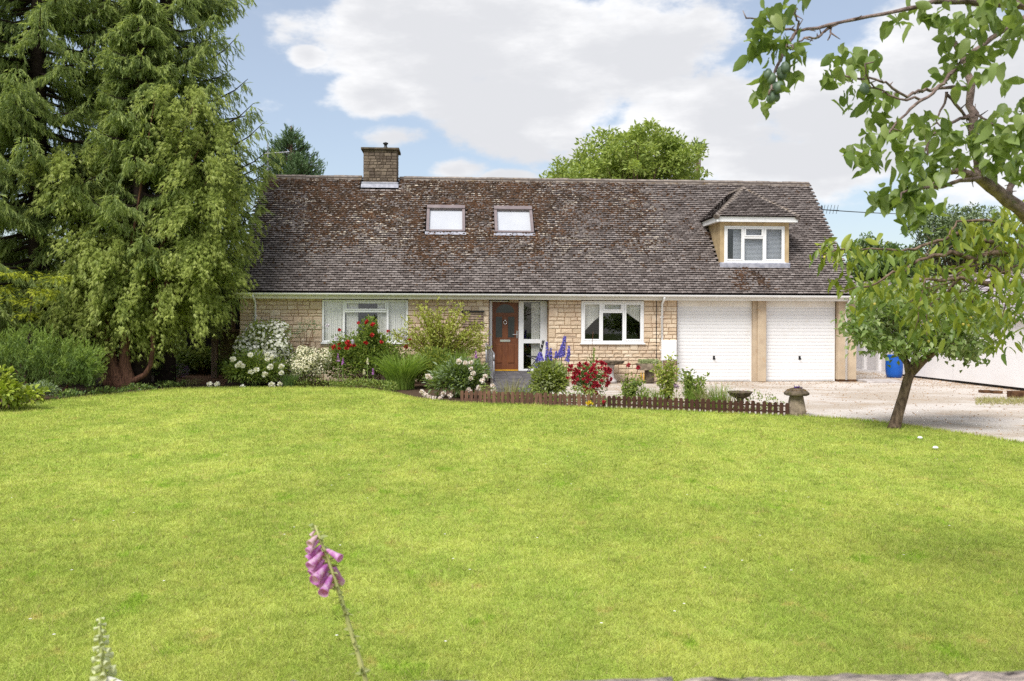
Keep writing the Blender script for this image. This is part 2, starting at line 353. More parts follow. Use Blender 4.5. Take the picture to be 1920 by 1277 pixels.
MT['cast'] = mat('weathered_cast_stone', srgb(150, 136, 118), srgb(110, 98, 84), 9, .95, .1, .7, 40, stain=(srgb(84, 80, 58), 7, .56, .7))
MT['castdark'] = mat('lichened_stone', srgb(112, 100, 86), srgb(72, 64, 54), 12, .95, .1, .8, 45, stain=(srgb(96, 92, 60), 9, .55, .7))
MT['whitewall'] = mat('white_rough_render', (.80, .785, .795), (.77, .75, .76), 1.2, .9, .15, .25, 50, stain=((.66, .64, .63), .9, .6, .85))
MT['greywall'] = mat('greyed_render', (.72, .70, .71), (.64, .62, .64), 2, .9, .15, .25, 50, stretch=(1, 1, .2))
MT['plinth'] = mat('black_plinth', (.025, .024, .024), (.05, .045, .04), 8, .9)
MT['blue'] = mat('blue_plastic', srgb(20, 92, 186), srgb(14, 78, 166), 3, .4, .4)
MT['bark'] = mat('bark', srgb(134, 114, 98), srgb(82, 68, 58), 22, .95, .1, .9, 30, stretch=(1, 1, .3))
MT['redbark'] = mat('reddish_bark', srgb(116, 84, 68), srgb(70, 50, 42), 22, .95, .1, .9, 30, stretch=(1.5, 1.5, .2))
MT['plumbark'] = mat('plum_bark', srgb(152, 132, 124), srgb(98, 82, 76), 30, .85, .2, .8, 60, stain=(srgb(104, 108, 70), 14, .58, .72))
MT['darkbark'] = mat('dark_bark', (.05, .036, .03), (.028, .02, .017), 12, .95, .1)
MT['twig'] = mat('twig', srgb(120, 84, 62), srgb(86, 60, 46), 12, .9, .1)
MT['greenstem'] = mat('green_stem', (.12, .19, .04), (.17, .22, .06), 8, .7)
MT['palestem'] = mat('pale_green_stem', (.36, .42, .14), (.44, .48, .18), 8, .7)
MT['brownstone'] = mat('brown_stone', srgb(100, 74, 52), srgb(70, 50, 38), 10, .95, .1, .6, 40)
MT['coping'] = mat('foreground_stone', srgb(214, 198, 184), srgb(172, 156, 146), 14, .95, .1, .9, 35, stain=(srgb(84, 74, 72), 16, .56, .66))

# ------------------------------------------------------------------ the ground
def sheet(name, pts, z, m, kind='structure'):
    b = MB(); b.add([(p[0], p[1], z) for p in pts], [tuple(range(len(pts)))])
    return tag(b.build(name, m), kind=kind)
sheet('ground', [(-400, -60), (400, -60), (400, 600), (-400, 600)], -.016, MT['field'])
edge_px = [(-260, 800), (0, 772), (60, 757), (150, 746), (260, 736), (330, 729), (400, 727.5), (500, 727), (600, 727), (690, 730), (740, 738), (780, 748), (830, 753), (870, 756),
           (1000, 760.5), (1130, 766), (1300, 773), (1480, 781), (1530, 782), (1610, 788), (1690, 797), (1800, 813), (1920, 832), (2100, 866)]
EDGE = [gnd(u, v)[:2] for u, v in edge_px]
LAWN = [(-12, 1.05)] + [(-13, 14)] + [tuple(p) for p in EDGE[1:]] + [(10.5, 7), (10.5, 1.05)]
sheet('flower_bed', [(-40, 14), (-40, 36), (3.4, 36), (3.4, 18.0), (.2, 19), (-3, 22), (-6, 23), (-8, 22), (-8.6, 18), (-9.5, 16)], -.012, MT['soil'])
DRIVE = [(2.3, 26), (2.3, 18.9), (3.05, 18.2), (6.3, 16.4), (6.5, 15.9), (7.7, 14.3), (8.5, 12.0), (9.3, 9), (10, 1), (24, 1), (24, 44), (2.3, 44)]
sheet('driveway', DRIVE, -.008, MT['gravel'])
sheet('mulch_patch', [gnd(*p)[:2] for p in ((318, 718), (420, 722), (432, 704), (385, 695), (335, 700))], -.004, MT['bark_mulch'])
sheet('lawn', LAWN, 0, MT['lawn'])
def inside(P, poly):
    x, y = P[:, 0], P[:, 1]; c = np.zeros(len(P), bool); j = len(poly) - 1
    for i in range(len(poly)):
        xi, yi = poly[i]; xj, yj = poly[j]
        hit = ((yi > y) != (yj > y)) & (x < (xj - xi) * (y - yi) / (yj - yi + 1e-12) + xi); c ^= hit; j = i
    return c
def grass():
    lo, hi = math.log(4.0), math.log(25.5)
    nt_, m_ = 92000, 9                    # tussocks, each with its own height, tint and splay
    y = np.exp(rng.uniform(lo, hi, nt_)); x = y * .0629 + rng.uniform(-.64, .64, nt_) * y
    C0 = np.stack([x, y], 1); hf = rng.gamma(4, .25, nt_); tint = rng.random(nt_); rad = rng.uniform(.012, .05, nt_) * np.clip(y / 7, .8, 2.6)
    idx = np.repeat(np.arange(nt_), m_); off = rng.normal(0, 1, (len(idx), 2)) * rad[idx][:, None]
    n2 = 560000; y2 = np.exp(rng.uniform(lo, hi, n2)); x2 = y2 * .0629 + rng.uniform(-.64, .64, n2) * y2
    P = np.concatenate([C0[idx] + off, np.stack([x2, y2], 1)]); hh = np.concatenate([hf[idx], rng.uniform(.4, .9, n2)]); tt = np.concatenate([tint[idx], rng.random(n2)]); oo = np.concatenate([off / (rad[idx][:, None] + 1e-6) * .5, np.zeros((n2, 2))])
    keep = inside(P, LAWN); P, hh, tt, oo = P[keep], hh[keep], tt[keep], oo[keep]; n = len(P)
    far = np.clip(P[:, 1] / 6, .8, 3.2); h = .022 * hh * rng.uniform(.6, 1.3, n) * (.85 + .15 * far)
    az = rng.uniform(0, 2 * np.pi, n); lean = rng.uniform(.1, 1.4, n)
    D = np.stack([np.cos(az) * lean + oo[:, 0], np.sin(az) * lean + oo[:, 1], np.ones(n)], 1)
    B = np.concatenate([P, np.zeros((n, 1))], 1); fa = rng.uniform(0, 2 * np.pi, n)
    V, T, _ = leaf_geo(B, D, np.stack([np.cos(fa), np.sin(fa), np.zeros(n)], 1), h * 1.3, .0044 * far * rng.uniform(.7, 1.3, n), 't')
    E = np.array(EDGE); parts = [(V, T, 0)]; Q = []          # shaggy longer fringe along the lawn's edge
    for a, b in zip(E[1:-1], E[2:]):
        k = int(np.linalg.norm(b - a) * 320); s = rng.random((k, 1)); Q.append(a + (b - a) * s + rng.normal(0, .035, (k, 2)))
    Q = np.concatenate(Q); k = len(Q); B = np.concatenate([Q, np.zeros((k, 1))], 1); az = rng.uniform(0, 2 * np.pi, k)
    D = np.stack([np.cos(az) * .5, np.sin(az) * .5, np.ones(k)], 1)
    V, T, _ = leaf_geo(B, D, rdir(k), rng.uniform(.03, .075, k), .011, 't'); parts.append((V, T, 0))
    V, T, mi = cat_geo(parts); o = nmesh('grass', V, T, MT['grass']); at_ = o.data.attributes.new('tuft', 'FLOAT', 'POINT'); at_.data.foreach_set('value', np.repeat(np.concatenate([tt, rng.random(k)]), 3).astype(np.float32))
    tag(o, kind='stuff')
grass()
def daisies():
    n = 90; y = np.exp(rng.uniform(math.log(4.6), math.log(20), n)); x = y * .06 + rng.uniform(-.58, .58, n) * y
    P = np.stack([x, y], 1); P = P[inside(P, LAWN)]; n = len(P); pts = []
    for k in range(5):
        a = k * 2 * np.pi / 5; D = np.tile([math.cos(a), math.sin(a), .2], (n, 1))
        V, T, _ = leaf_geo(np.concatenate([P, np.full((n, 1), .036)], 1), D, np.tile([0, 0, 1.], (n, 1)), .011, .009, 'd'); pts.append((V, T, 0))
    V, T, mi = cat_geo(pts); tag(nmesh('clover_blossom', V, T, mat('clover_white', (.7, .68, .62))), kind='stuff')
daisies()
def pebbles():
    oct_v = np.array([(1, 0, 0), (-1, 0, 0), (0, 1, 0), (0, -1, 0), (0, 0, .7), (0, 0, -.4)]); oct_f = np.array([(0, 2, 4), (2, 1, 4), (1, 3, 4), (3, 0, 4), (2, 0, 5), (1, 2, 5), (3, 1, 5), (0, 3, 5)])
    n = 26000; y = rng.uniform(9, 31, n); x = rng.uniform(2.4, 15, n); P = np.stack([x, y], 1)
    d1 = np.abs(y - 25.3); wx = 13.75 + (29.7 - y) * .13; d2 = np.abs(x - wx)
    keep = inside(P, DRIVE) & ((x < 11.8) | (y < 25) | (y > 25)) & (rng.random(n) < .10 + np.exp(-d1 / .7) + np.exp(-d2 / .8)) & ~((y > 25.4) & (x < 11.9))
    P = P[keep]; n = len(P); s = rng.uniform(.008, .022, (n, 1, 1)) * np.array([1, 1, .8]); a = rng.uniform(0, 6.28, n); c, sn = np.cos(a), np.sin(a)
    V = oct_v[None] * s * rng.uniform(.7, 1.3, (n, 6, 1)); V = np.stack([V[..., 0] * c[:, None] - V[..., 1] * sn[:, None], V[..., 0] * sn[:, None] + V[..., 1] * c[:, None], V[..., 2]], -1)
    V[..., 0] += P[:, 0:1]; V[..., 1] += P[:, 1:2]; T = (oct_f[None] + (np.arange(n) * 6)[:, None, None]).reshape(-1, 3)
    tag(nmesh('gravel', V.reshape(-1, 3), T, MT['pebble']), kind='stuff')
pebbles()

# ------------------------------------------------------------------ the house
YF = 25.5                                  # front wall plane
XL, XG, XR = -6.10, 6.43, 11.79
EY, EZ, RY, RZ = 25.19, 2.56, 28.9, 6.34   # eave edge and ridge
house = thing('house', 'long stone bungalow with mossy tiled roof, brown front door and two garage doors', 'house', (2.8, YF, 0))
W1, DR, W2 = (-3.80, -1.37, 1.13, 2.36), (.94, 2.66, .0, 2.36), (3.61, 5.44, 1.13, 2.36)
b = MB()
xs = [XL, W1[0], W1[1], DR[0], DR[1], W2[0], W2[1], XG]
for i in (0, 2, 4, 6): b.box(xs[i], xs[i + 1], YF, YF + .28, 0, 2.44)
for (x0, x1, z0, z1) in (W1, W2): b.box(x0, x1, YF, YF + .28, 0, z0)
for (x0, x1, z0, z1) in (W1, DR, W2): b.box(x0, x1, YF + .03, YF + .28, z1, 2.44)
b.box(XL, XL + .28, YF + .28, 32.3, 0, 2.44); b.box(XL + .28, 11.75, 32.0, 32.3, 0, 2.44)
b.add([(XL + .02, 25.3, 2.45), (XL + .02, 32.5, 2.45), (XL + .02, RY, RZ - .12)], [(0, 1, 2)]); b.add([(11.5, 25.3, 2.45), (11.5, 32.5, 2.45), (11.5, RY, RZ - .12)], [(0, 2, 1)])
wall = b.build('wall', MT['mortar'], house)
# the coursed stones, each its own piece
def stone_mesh(m, k):
    r = random.Random(k); me = MB(); j = lambda a: r.uniform(-a, a)
    back = [(-.5, 0, -.5), (.5, 0, -.5), (.5, 0, .5), (-.5, 0, .5)]
    mid = [(sx * (.495 + j(.02)), -.65 + j(.1), sz * (.48 + j(.04))) for sx, sz in ((-1, -1), (1, -1), (1, 1), (-1, 1))]
    fr = [(sx * (.44 + j(.04)), -1 + j(.15), sz * (.38 + j(.07))) for sx, sz in ((-1, -1), (1, -1), (1, 1), (-1, 1))]
    c = [(j(.2), -1.15 + j(.2), j(.15))]
    me.add(back + mid + fr + c, [(0, 1, 5, 4), (1, 2, 6, 5), (2, 3, 7, 6), (3, 0, 4, 7), (4, 5, 9, 8), (5, 6, 10, 9), (6, 7, 11, 10), (7, 4, 8, 11), (8, 9, 12), (9, 10, 12), (10, 11, 12), (11, 8, 12)])
    return me.mesh('stone', m)
STM = [stone_mesh(MT['stone'], k) for k in range(9)]
stones = []
def course_stones(x0, x1, z0, z1, out, lo=.15, hi=.34):
    x = x0
    while x < x1 - .02:
        wd = random.uniform(lo, hi)
        if x1 - (x + wd) < lo * .7: wd = x1 - x
        if random.random() < .12 and wd > .28 and z1 - z0 > .11:
            zm = z0 + (z1 - z0) * random.uniform(.4, .6); out += [(x, x + wd, z0, zm), (x, x + wd, zm, z1)]
        else: out.append((x, x + wd, z0, z1))
        x += wd
def courses(z0, z1, n):
    h = np.array([random.uniform(.75, 1.3) for _ in range(n)]); h = np.concatenate([[0], np.cumsum(h) / h.sum()]); return z0 + (z1 - z0) * h
def wall_run(xa, xb, z0, z1, n):
    c = courses(z0, z1, n); k = 0
    while k < n:
        if k == n - 1 or random.random() < .25: course_stones(xa, xb, c[k], c[k + 1], stones); k += 1; continue
        x = xa                              # two courses with tall jumpers let in
        while x < xb - .02:
            tall = random.random() < .38; w_ = random.uniform(.16, .34) if tall else random.uniform(.3, .85)
            if xb - (x + w_) < .16: w_ = xb - x
            if tall and w_ < .5: stones.append((x, x + w_, c[k], c[k + 2]))
            else: course_stones(x, x + w_, c[k], c[k + 1], stones); course_stones(x, x + w_, c[k + 1], c[k + 2], stones)
            x += w_
        k += 2
for (xa, xb) in ((XL, W1[0]), (W1[1], DR[0]), (DR[1], W2[0]), (W2[1], XG - .02)): wall_run(xa, xb, 1.13, 2.42, 11)
for (xa, xb) in ((XL, DR[0]), (DR[1], XG - .02)): wall_run(xa, xb, 0, 1.13, 10)
def show_rank(s):                          # clear of the shrubs first
    x, z = (s[0] + s[1]) / 2, (s[2] + s[3]) / 2
    hid = 1.5 if x < -4.6 else 1.25 if x < -1.2 else 1.0 if x < 1 else .35
    return (z < hid, -(s[1] - s[0]) * (s[3] - s[2]))
stones.sort(key=show_rank)
jt = .013
for i, (xa, xb, za, zb) in enumerate(stones[:300]):
    o = link('stone', STM[i % 9], wall, ((xa + xb) / 2, YF - .001, (za + zb) / 2)); o.scale = (xb - xa - jt, random.uniform(.018, .034), zb - za - jt)
    if i % 2: o.rotation_euler = (0, math.pi, 0)
b = MB()
for i, (xa, xb, za, zb) in enumerate(stones[300:]):
    me = STM[i % 9]; b.add([((xa + xb) / 2 + p.co.x * (xb - xa - jt), YF - .001 + p.co.y * .026, (za + zb) / 2 + p.co.z * (zb - za - jt)) for p in me.vertices], [tuple(f.vertices) for f in me.polygons])
tag(b.build('stone', MT['stone'], wall), kind='stuff')

# roof deck, tiles, moss
SL = math.hypot(RY - EY, RZ - EZ); SN = np.array([0, -(RZ - EZ), RY - EY]) / SL; SU = np.array([0, RY - EY, RZ - EZ]) / SL   # normal and up-slope
def roof_pt(u, v, lift=0):                 # sight line on to the front slope
    d = ray(u, v); o = np.array([0, EY, EZ]) + SN * lift; k = ((o - CP) @ SN) / (d @ SN); return CP + d * k
XV0, XV1 = -6.17, 11.70
b = MB(); t_ = .10
b.add([(XV0 + .03, EY + .05, EZ - .02), (XV1 - .03, EY + .05, EZ - .02), (XV1 - .03, RY, RZ - .06), (XV0 + .03, RY, RZ - .06), (XV1 - .03, 2 * RY - EY, EZ - .05), (XV0 + .03, 2 * RY - EY, EZ - .05),
       (XV0 + .03, EY + .05, EZ - .10), (XV1 - .03, EY + .05, EZ - .10), (XV1 - .03, RY, RZ - .18), (XV0 + .03, RY, RZ - .18)],
      [(0, 1, 2, 3), (3, 2, 4, 5), (0, 6, 7, 1), (1, 7, 8, 2), (0, 3, 9, 6)])
roof = b.build('roof', MT['under'], house)
EXPO, TW, NR = .0975, .163, 55
MT['tile2'] = mat('outbuilding_tile', srgb(176, 166, 172), srgb(150, 140, 146), 6, .85, .2, .3, 40, .15)
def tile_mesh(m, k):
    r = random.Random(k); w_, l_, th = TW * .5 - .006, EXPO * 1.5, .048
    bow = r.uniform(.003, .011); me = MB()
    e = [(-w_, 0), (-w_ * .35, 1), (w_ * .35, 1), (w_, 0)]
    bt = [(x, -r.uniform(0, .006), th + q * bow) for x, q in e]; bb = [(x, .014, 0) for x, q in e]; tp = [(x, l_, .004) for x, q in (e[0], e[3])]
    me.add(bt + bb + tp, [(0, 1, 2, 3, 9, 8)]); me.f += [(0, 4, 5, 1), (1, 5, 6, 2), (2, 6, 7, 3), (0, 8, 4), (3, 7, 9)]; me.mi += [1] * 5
    return me.mesh('roof_tile', [m, MT['tile_edge_shade']])
TM = [tile_mesh(MT['tile'], k) for k in range(8)]
def tile_frame(p, up, nr, jit=1.0):
    u = np.array(up) + rng.normal(0, .02 * jit, 3); n_ = np.array(nr) + rng.normal(0, .018 * jit, 3); u = u / np.linalg.norm(u); x = np.cross(u, n_); x = x / np.linalg.norm(x); n_ = np.cross(x, u)
    m_ = Matrix.Identity(4)
    for i in range(3): m_[i][0], m_[i][1], m_[i][2], m_[i][3] = x[i], u[i], n_[i], p[i]
    return m_
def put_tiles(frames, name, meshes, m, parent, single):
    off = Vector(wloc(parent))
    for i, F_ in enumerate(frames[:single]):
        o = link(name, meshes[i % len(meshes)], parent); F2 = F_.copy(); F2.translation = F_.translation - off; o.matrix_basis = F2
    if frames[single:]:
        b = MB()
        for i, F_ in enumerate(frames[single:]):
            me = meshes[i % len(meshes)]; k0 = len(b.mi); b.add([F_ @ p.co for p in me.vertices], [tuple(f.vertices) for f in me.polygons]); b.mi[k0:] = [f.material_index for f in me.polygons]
        tag(b.build(name, [m, MT['tile_edge_shade']], parent), kind='stuff')
# things set into the slope: skylights and dormer leave gaps
def rect_on_roof(u0, v0, u1, v1): a, c = roof_pt(u0, v0), roof_pt(u1, v1); return a, c
SKY = []
for (u0, u1, vt, vb) in ((799, 872, 391, 437), (928, 1001, 393, 439)):
    c = roof_pt((u0 + u1) / 2, (vt + vb) / 2); lo, hi = roof_pt((u0 + u1) / 2, vb), roof_pt((u0 + u1) / 2, vt)
    SKY.append((roof_pt(u0, vb)[0], roof_pt(u1, vb)[0], (lo - [0, EY, EZ]) @ SU, (hi - [0, EY, EZ]) @ SU))
dl = roof_pt(1413, 499); DY = dl[1]                      # dormer front plane
DX0, DX1, DZ0 = at(1350, 480, DY)[0], at(1479, 480, DY)[0], dl[2]
DZ1 = at(1413, 411, DY)[2]                               # under the dormer's fascia
CHX0, CHX1 = at(680, 330, 28.5)[0], at(744, 330, 28.5)[0]
frames = []
for r_ in range(NR):
    s = r_ * EXPO - .02; ncol = int((XV1 - XV0) / TW) + 1
    for c in range(ncol + 1):
        x = XV0 + (c + (.5 if r_ % 2 else 0)) * TW
        if x < XV0 or x > XV1: continue
        p = np.array([x, EY, EZ]) + SU * s + SN * rng.uniform(0, .006)
        if any(a - .08 < x < b_ + .08 and l_ - .2 < s < h_ + .02 for a, b_, l_, h_ in SKY): continue
        if DX0 - .02 < x < DX1 + .02 and DY - .02 < p[1] and p[2] < DZ1 - .05: continue
        if CHX0 - .1 < x < CHX1 + .1 and p[1] > 28.42: continue
        frames.append(tile_frame(p, SU, SN))
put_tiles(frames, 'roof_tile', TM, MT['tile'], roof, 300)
b = MB(); random.seed(3)
nrt = 40; wd = (XV1 - XV0) / nrt
RTM = []
for k in range(4):
    q = MB(); prof = [(-.15, -.13), (-.11, -.02), (-.04, .035), (.04, .035), (.11, -.02), (.15, -.13)]
    q.prism([(0, y, z) for y, z in prof], (wd * .985, 0, 0)); RTM.append(q.mesh('ridge_tile', MT['ridge']))
for i in range(nrt):
    x = XV0 + i * wd
    if CHX0 - wd * .6 < x < CHX1 - .2: continue
    o = link('ridge_tile', RTM[i % 4], roof, (x, RY, RZ + .035 + random.uniform(-.008, .012))); o.rotation_euler = (0, random.uniform(-.012, .012), 0)
# back slope
b = MB()
for r_ in range(0, NR, 1):
    s = r_ * EXPO * 1.0; y = 2 * RY - EY - s * SU[1]; z = EZ + s * SU[2]; b.box(XV0, XV1, y - .15, y, z - .01, z + .035 + .0)
b.build('rear_slope', MT['tile'], roof)
# moss cushions: thick near the ridge and in streaks below skylights and dormer
def moss():
    n = 60000; x = rng.uniform(XV0 + .1, XV1 - .1, n); s = rng.uniform(.1, SL - .05, n)
    def sm(a, lo, hi): return np.clip((a - lo) / (hi - lo), 0, 1)
    def wav(a, b_): return .5 + .25 * np.sin(a * 5.3 + 2 * np.sin(b_ * 4.3)) + .25 * np.sin(b_ * 8.1 + 2 * np.cos(a * 3.1) + a * 2.2)
    f2 = wav(x, s); f3 = wav(x * 2.3 + 4, s * 2.1 + 1); broad = .5 + .5 * np.sin(x * 1.1 + 1.4 * np.sin(s * 1.3) + .8)
    low = 1.15 + 1.4 * np.clip(np.abs(x - .2) / 6, 0, 1) + .5 * np.sin(x * 1.9)          # how far down the moss reaches
    den = sm(s, low - .6, low + 1.9) * (.4 + .75 * f2 * (.35 + f3)) * (.6 + .45 * broad) * np.where(x < 6.05 + .08 * np.sin(s * 9), 1, .04)
    den = den * np.where(x < -4.6, .35 + .65 * sm(s, 4.0, 5.2), 1) * np.where(x > 3, .75, 1)
    den += .22 * (x < 7.6) * f2 * f3 * sm(s, .2, 2.2)
    den += .9 * np.exp(-((x - (8.55 - .5 * (s - 1.2))) / .2) ** 2) * (s < 2.7) * (s > .15) * np.where(s < 1.25, .9, .6) * (.3 + f3)
    den += .7 * np.exp(-((x - 8.3) / .2) ** 2) * (s < .95) * (s > .12)
    for a, b_, l_, h_ in SKY:
        for q in (a - .05, b_ + .1): den += .6 * np.exp(-((x - q) / .14) ** 2) * (s < l_) * (s > l_ - .95) * (.3 + f3)
    keep = rng.random(n) < np.clip(den * np.where(x < 2.5, 1.3, 1), 0, 1) * .8
    for a, b_, l_, h_ in SKY: keep &= ~((x > a - .05) & (x < b_ + .05) & (s > l_) & (s < h_))
    P = np.array([0, EY, EZ]) + np.stack([x, np.zeros(n), np.zeros(n)], 1) + s[:, None] * SU; keep &= ~((x > DX0) & (x < DX1) & (P[:, 1] > DY) & (P[:, 2] < DZ1 + .6)); keep &= ~((x > CHX0 - .1) & (x < CHX1 + .1) & (P[:, 1] > 28.4))
    P = P[keep] + SN * .026; n = len(P)
    ring = 6; V = np.zeros((n, ring * 2 + 1, 3)); a = np.arange(ring) * 2 * np.pi / ring
    rad = rng.uniform(.022, .06, (n, 1)) * rng.uniform(.75, 1.25, (n, ring)); hgt = rng.uniform(.02, .05, (n, 1))
    ex = np.array([1, 0, 0])
    for k in range(ring):
        q = ex * (np.cos(a[k]) * rad[:, k:k + 1]) + SU * (np.sin(a[k]) * rad[:, k:k + 1] * .7)
        V[:, k] = P + q - SN * .02; V[:, ring + k] = P + q * .7 + SN * hgt * .75
    V[:, -1] = P + SN * hgt
    F = [(k, (k + 1) % ring, ring + (k + 1) % ring) for k in range(ring)] + [(k, ring + (k + 1) % ring, ring + k) for k in range(ring)] + [(ring + k, ring + (k + 1) % ring, 2 * ring) for k in range(ring)]
    T = (np.array(F)[None] + (np.arange(n) * (2 * ring + 1))[:, None, None]).reshape(-1, 3)
    tag(nmesh('moss', V.reshape(-1, 3), T, MT['moss'], parent=roof), kind='stuff')
moss()
# verge strip, fascia, gutter, soffit
b = MB(); b.add([np.array([XV1 - .05, EY, EZ - .06]), np.array([XV1 + .0, EY, EZ - .06]), np.array([XV1 + .0, RY, RZ - .06]), np.array([XV1 - .05, RY, RZ - .06]), np.array([XV1 - .05, EY, EZ - .0]), np.array([XV1 + .0, EY, EZ - .0]), np.array([XV1 + .0, RY, RZ]), np.array([XV1 - .05, RY, RZ])],
                [(0, 3, 2, 1), (4, 5, 6, 7), (1, 2, 6, 5), (0, 4, 7, 3), (0, 1, 5, 4)]); b.build('verge', MT['soffit'], house)
b = MB(); b.box(XL - .03, 11.6, 25.28, 25.305, 2.36, 2.52); b.build('fascia', MT['cream'], house)
b = MB(); b.box(XL - .03, 11.6, 25.306, YF + .02, 2.40, 2.43); b.build('soffit', MT['soffit'], house)
b = MB(); prof = [(.062 * math.cos(a), .062 * math.sin(a)) for a in np.linspace(math.pi, 2 * math.pi, 9)] + [(.056, 0)] + [(.052 * math.cos(a), .052 * math.sin(a)) for a in np.linspace(2 * math.pi, math.pi, 9)]
b.prism([(XL - .08, 25.145 + y, 2.515 + z) for y, z in prof][::-1], (11.66 - XL + .08, 0, 0))
gut = b.build('gutter', MT['white'], house)
b = MB()
for k in range(10):
    x = XL + .6 + k * 1.85; b.prism([(x, 25.145 + y * 1.13, 2.515 + z * 1.13) for y, z in prof][::-1], (.07, 0, 0))
b.build('bracket', MT['white'], gut)
def downpipe(x, y, ztop=2.46, zb=.05, lab=None):
    b = MB(); b.tube([(x, 25.145, 2.47), (x, 25.16, 2.40), (x, y - .055, 2.26), (x, y - .055, zb)], .034, 10)
    for z in (.9, 1.85): b.box(x - .05, x + .05, y - .045, y - .005, z, z + .04)
    o = b.build('downpipe', MT['white'], house, True)
    if lab: o['label'] = lab
downpipe(-5.66, YF); downpipe(5.965, YF); downpipe(11.46, YF)
# windows
def curtain(parent, x0, x1, y, z0, z1, name='curtain', m=None, drape=None):
    n = 48; V, F = [], []
    for i in range(n + 1):
        x = x0 + (x1 - x0) * i / n; yy = y + .018 * math.sin(i * 1.35) + .01 * math.sin(i * .6); zb = z0 if not drape else drape(i / n)
        V += [(x, yy, zb), (x, yy, z1)]
    F = [(2 * i, 2 * i + 2, 2 * i + 3, 2 * i + 1) for i in range(n)]
    return MB().add(V, F).build(name, m or MT['net'], parent, True)
def frame_bars(b, x0, x1, z0, z1, y, w_, d=.07):
    b.bbox(x0, x1, y, y + d, z1 - w_, z1, .008); b.bbox(x0, x1, y, y + d, z0, z0 + w_, .008); b.bbox(x0, x0 + w_, y, y + d, z0 + w_, z1 - w_, .008); b.bbox(x1 - w_, x1, y, y + d, z0 + w_, z1 - w_, .008)
def px_x(u, y): return at(u, 600, y)[0]
def px_z(u, v, y): return at(u, v, y)[2]
def window(x0, x1, z0, z1, mull, tr, y, sash):
    """three lights; the middle one has a small top light over the transom; sash = which lights open"""
    b = MB(); fw = .055; frame_bars(b, x0, x1, z0, z1, y, fw)
    for m_ in mull: b.bbox(m_ - .03, m_ + .03, y, y + .07, z0 + fw, z1 - fw, .008)
    if tr: b.bbox(mull[0] + .03, mull[1] - .03, y, y + .07, tr - .03, tr + .03, .008)
    b.box(x0 - .03, x1 + .03, y - .05, y + .02, z0 - .045, z0 - .001)
    w_ = b.build('window', MT['white'], house)
    cells = [(x0 + fw, mull[0] - .03, z0 + fw, z1 - fw), (mull[0] + .03, mull[1] - .03, z0 + fw, (tr or z1 - fw + .03) - .03), (mull[1] + .03, x1 - fw, z0 + fw, z1 - fw)]
    if tr: cells.append((mull[0] + .03, mull[1] - .03, tr + .03, z1 - fw))
    for i, c in enumerate(cells):
        e = .0
        if i in sash:
            s_ = MB(); frame_bars(s_, c[0] + .001, c[1] - .001, c[2] + .001, c[3] - .001, y - .018, .048, .05); s_.build('sash', MT['white'], w_); e = .048
        MB().box(c[0] + e, c[1] - e, y + .03, y + .036, c[2] + e, c[3] - e).build('pane', MT['glass'], w_)
    return w_
w_ = window(*W1[:2], W1[2] + .0, W1[3] - .02, (px_x(645, YF), px_x(727, YF)), px_z(690, 584, YF), YF - .025, (3,))
curtain(w_, W1[0] + .03, px_x(645, YF), YF + .08, 1.16, 2.33); curtain(w_, px_x(727, YF), W1[1] - .03, YF + .08, 1.16, 2.33)
curtain(w_, px_x(648, YF), px_x(671, YF), YF + .09, 1.16, 2.33); curtain(w_, px_x(707, YF), px_x(727, YF), YF + .09, 1.16, 2.33)
w_ = window(*W2[:2], W2[2], W2[3] - .02, (px_x(1128.5, YF), px_x(1169, YF)), px_z(1148, 585, YF), YF - .025, (0, 2, 3))
curtain(w_, W2[0] + .03, px_x(1128, YF), YF + .13, 0, 2.33, drape=lambda q: 1.9 - .55 * (1 - q) ** 1.3 if q > .12 else 1.18)
curtain(w_, px_x(1169, YF), W2[1] - .03, YF + .13, 0, 2.33, drape=lambda q: 2.08 - .40 * q)
curtain(w_, px_x(1130, YF), px_x(1168, YF), YF + .13, 2.0, 2.33, 'valance')
# rooms behind the glass
for (x0, x1) in ((W1[0] - .8, W1[1] + .8), (W2[0] - .8, W2[1] + .8)):
    b = MB(); b.add([(x0, YF + .281, .3), (x1, YF + .281, .3), (x1, 29, .3), (x0, 29, .3), (x0, YF + .281, 2.43), (x1, YF + .281, 2.43), (x1, 29, 2.43), (x0, 29, 2.43)], [(0, 1, 2, 3), (4, 7, 6, 5), (2, 6, 7, 3), (0, 3, 7, 4), (1, 5, 6, 2)]); b.build('room', MT['dark'], house)
# entrance: recessed door with glazed side light
YD = YF + .32; SZ = .29
b = MB(); b.box(DR[1] - .0, DR[1] + .02, YF + .282, YD + .1, 0, 2.4); b.box(DR[0] - .03, DR[0] - .002, YF + .282, YD + .1, 0, 2.4); b.build('porch_return', MT['mortar'], house)
x_ = lambda u: px_x(u, YD); z_ = lambda v, u=960: px_z(u, v, YD)
FX0, FXM0, FXM1, FX1 = x_(917.5), x_(972.5), x_(982), DR[1] - .002
b = MB(); b.bbox(FX0, x_(922.7), YD, YD + .08, SZ, 2.34, .008); b.bbox(FXM0, FXM1, YD, YD + .08, SZ, 2.34, .008); b.bbox(x_(1013), FX1, YD, YD + .08, SZ, 2.34, .008)
b.bbox(FXM1, x_(1013), YD, YD + .08, SZ, z_(692), .008); b.bbox(FXM1, x_(1013), YD, YD + .08, z_(644), z_(636), .008); b.bbox(x_(922.7), FXM0, YD, YD + .08, z_(566), 2.34, .008); b.bbox(FXM1, x_(1013), YD, YD + .08, z_(566), 2.34, .008)
side = b.build('side_light', MT['white'], house)
for va, vb in ((692, 644), (636, 566)): MB().box(FXM1, x_(1013), YD + .035, YD + .04, z_(va), z_(vb)).build('pane', MT['glass'], side)
curtain(side, x_(997), x_(1013.5), YD + .14, .34, 2.28)
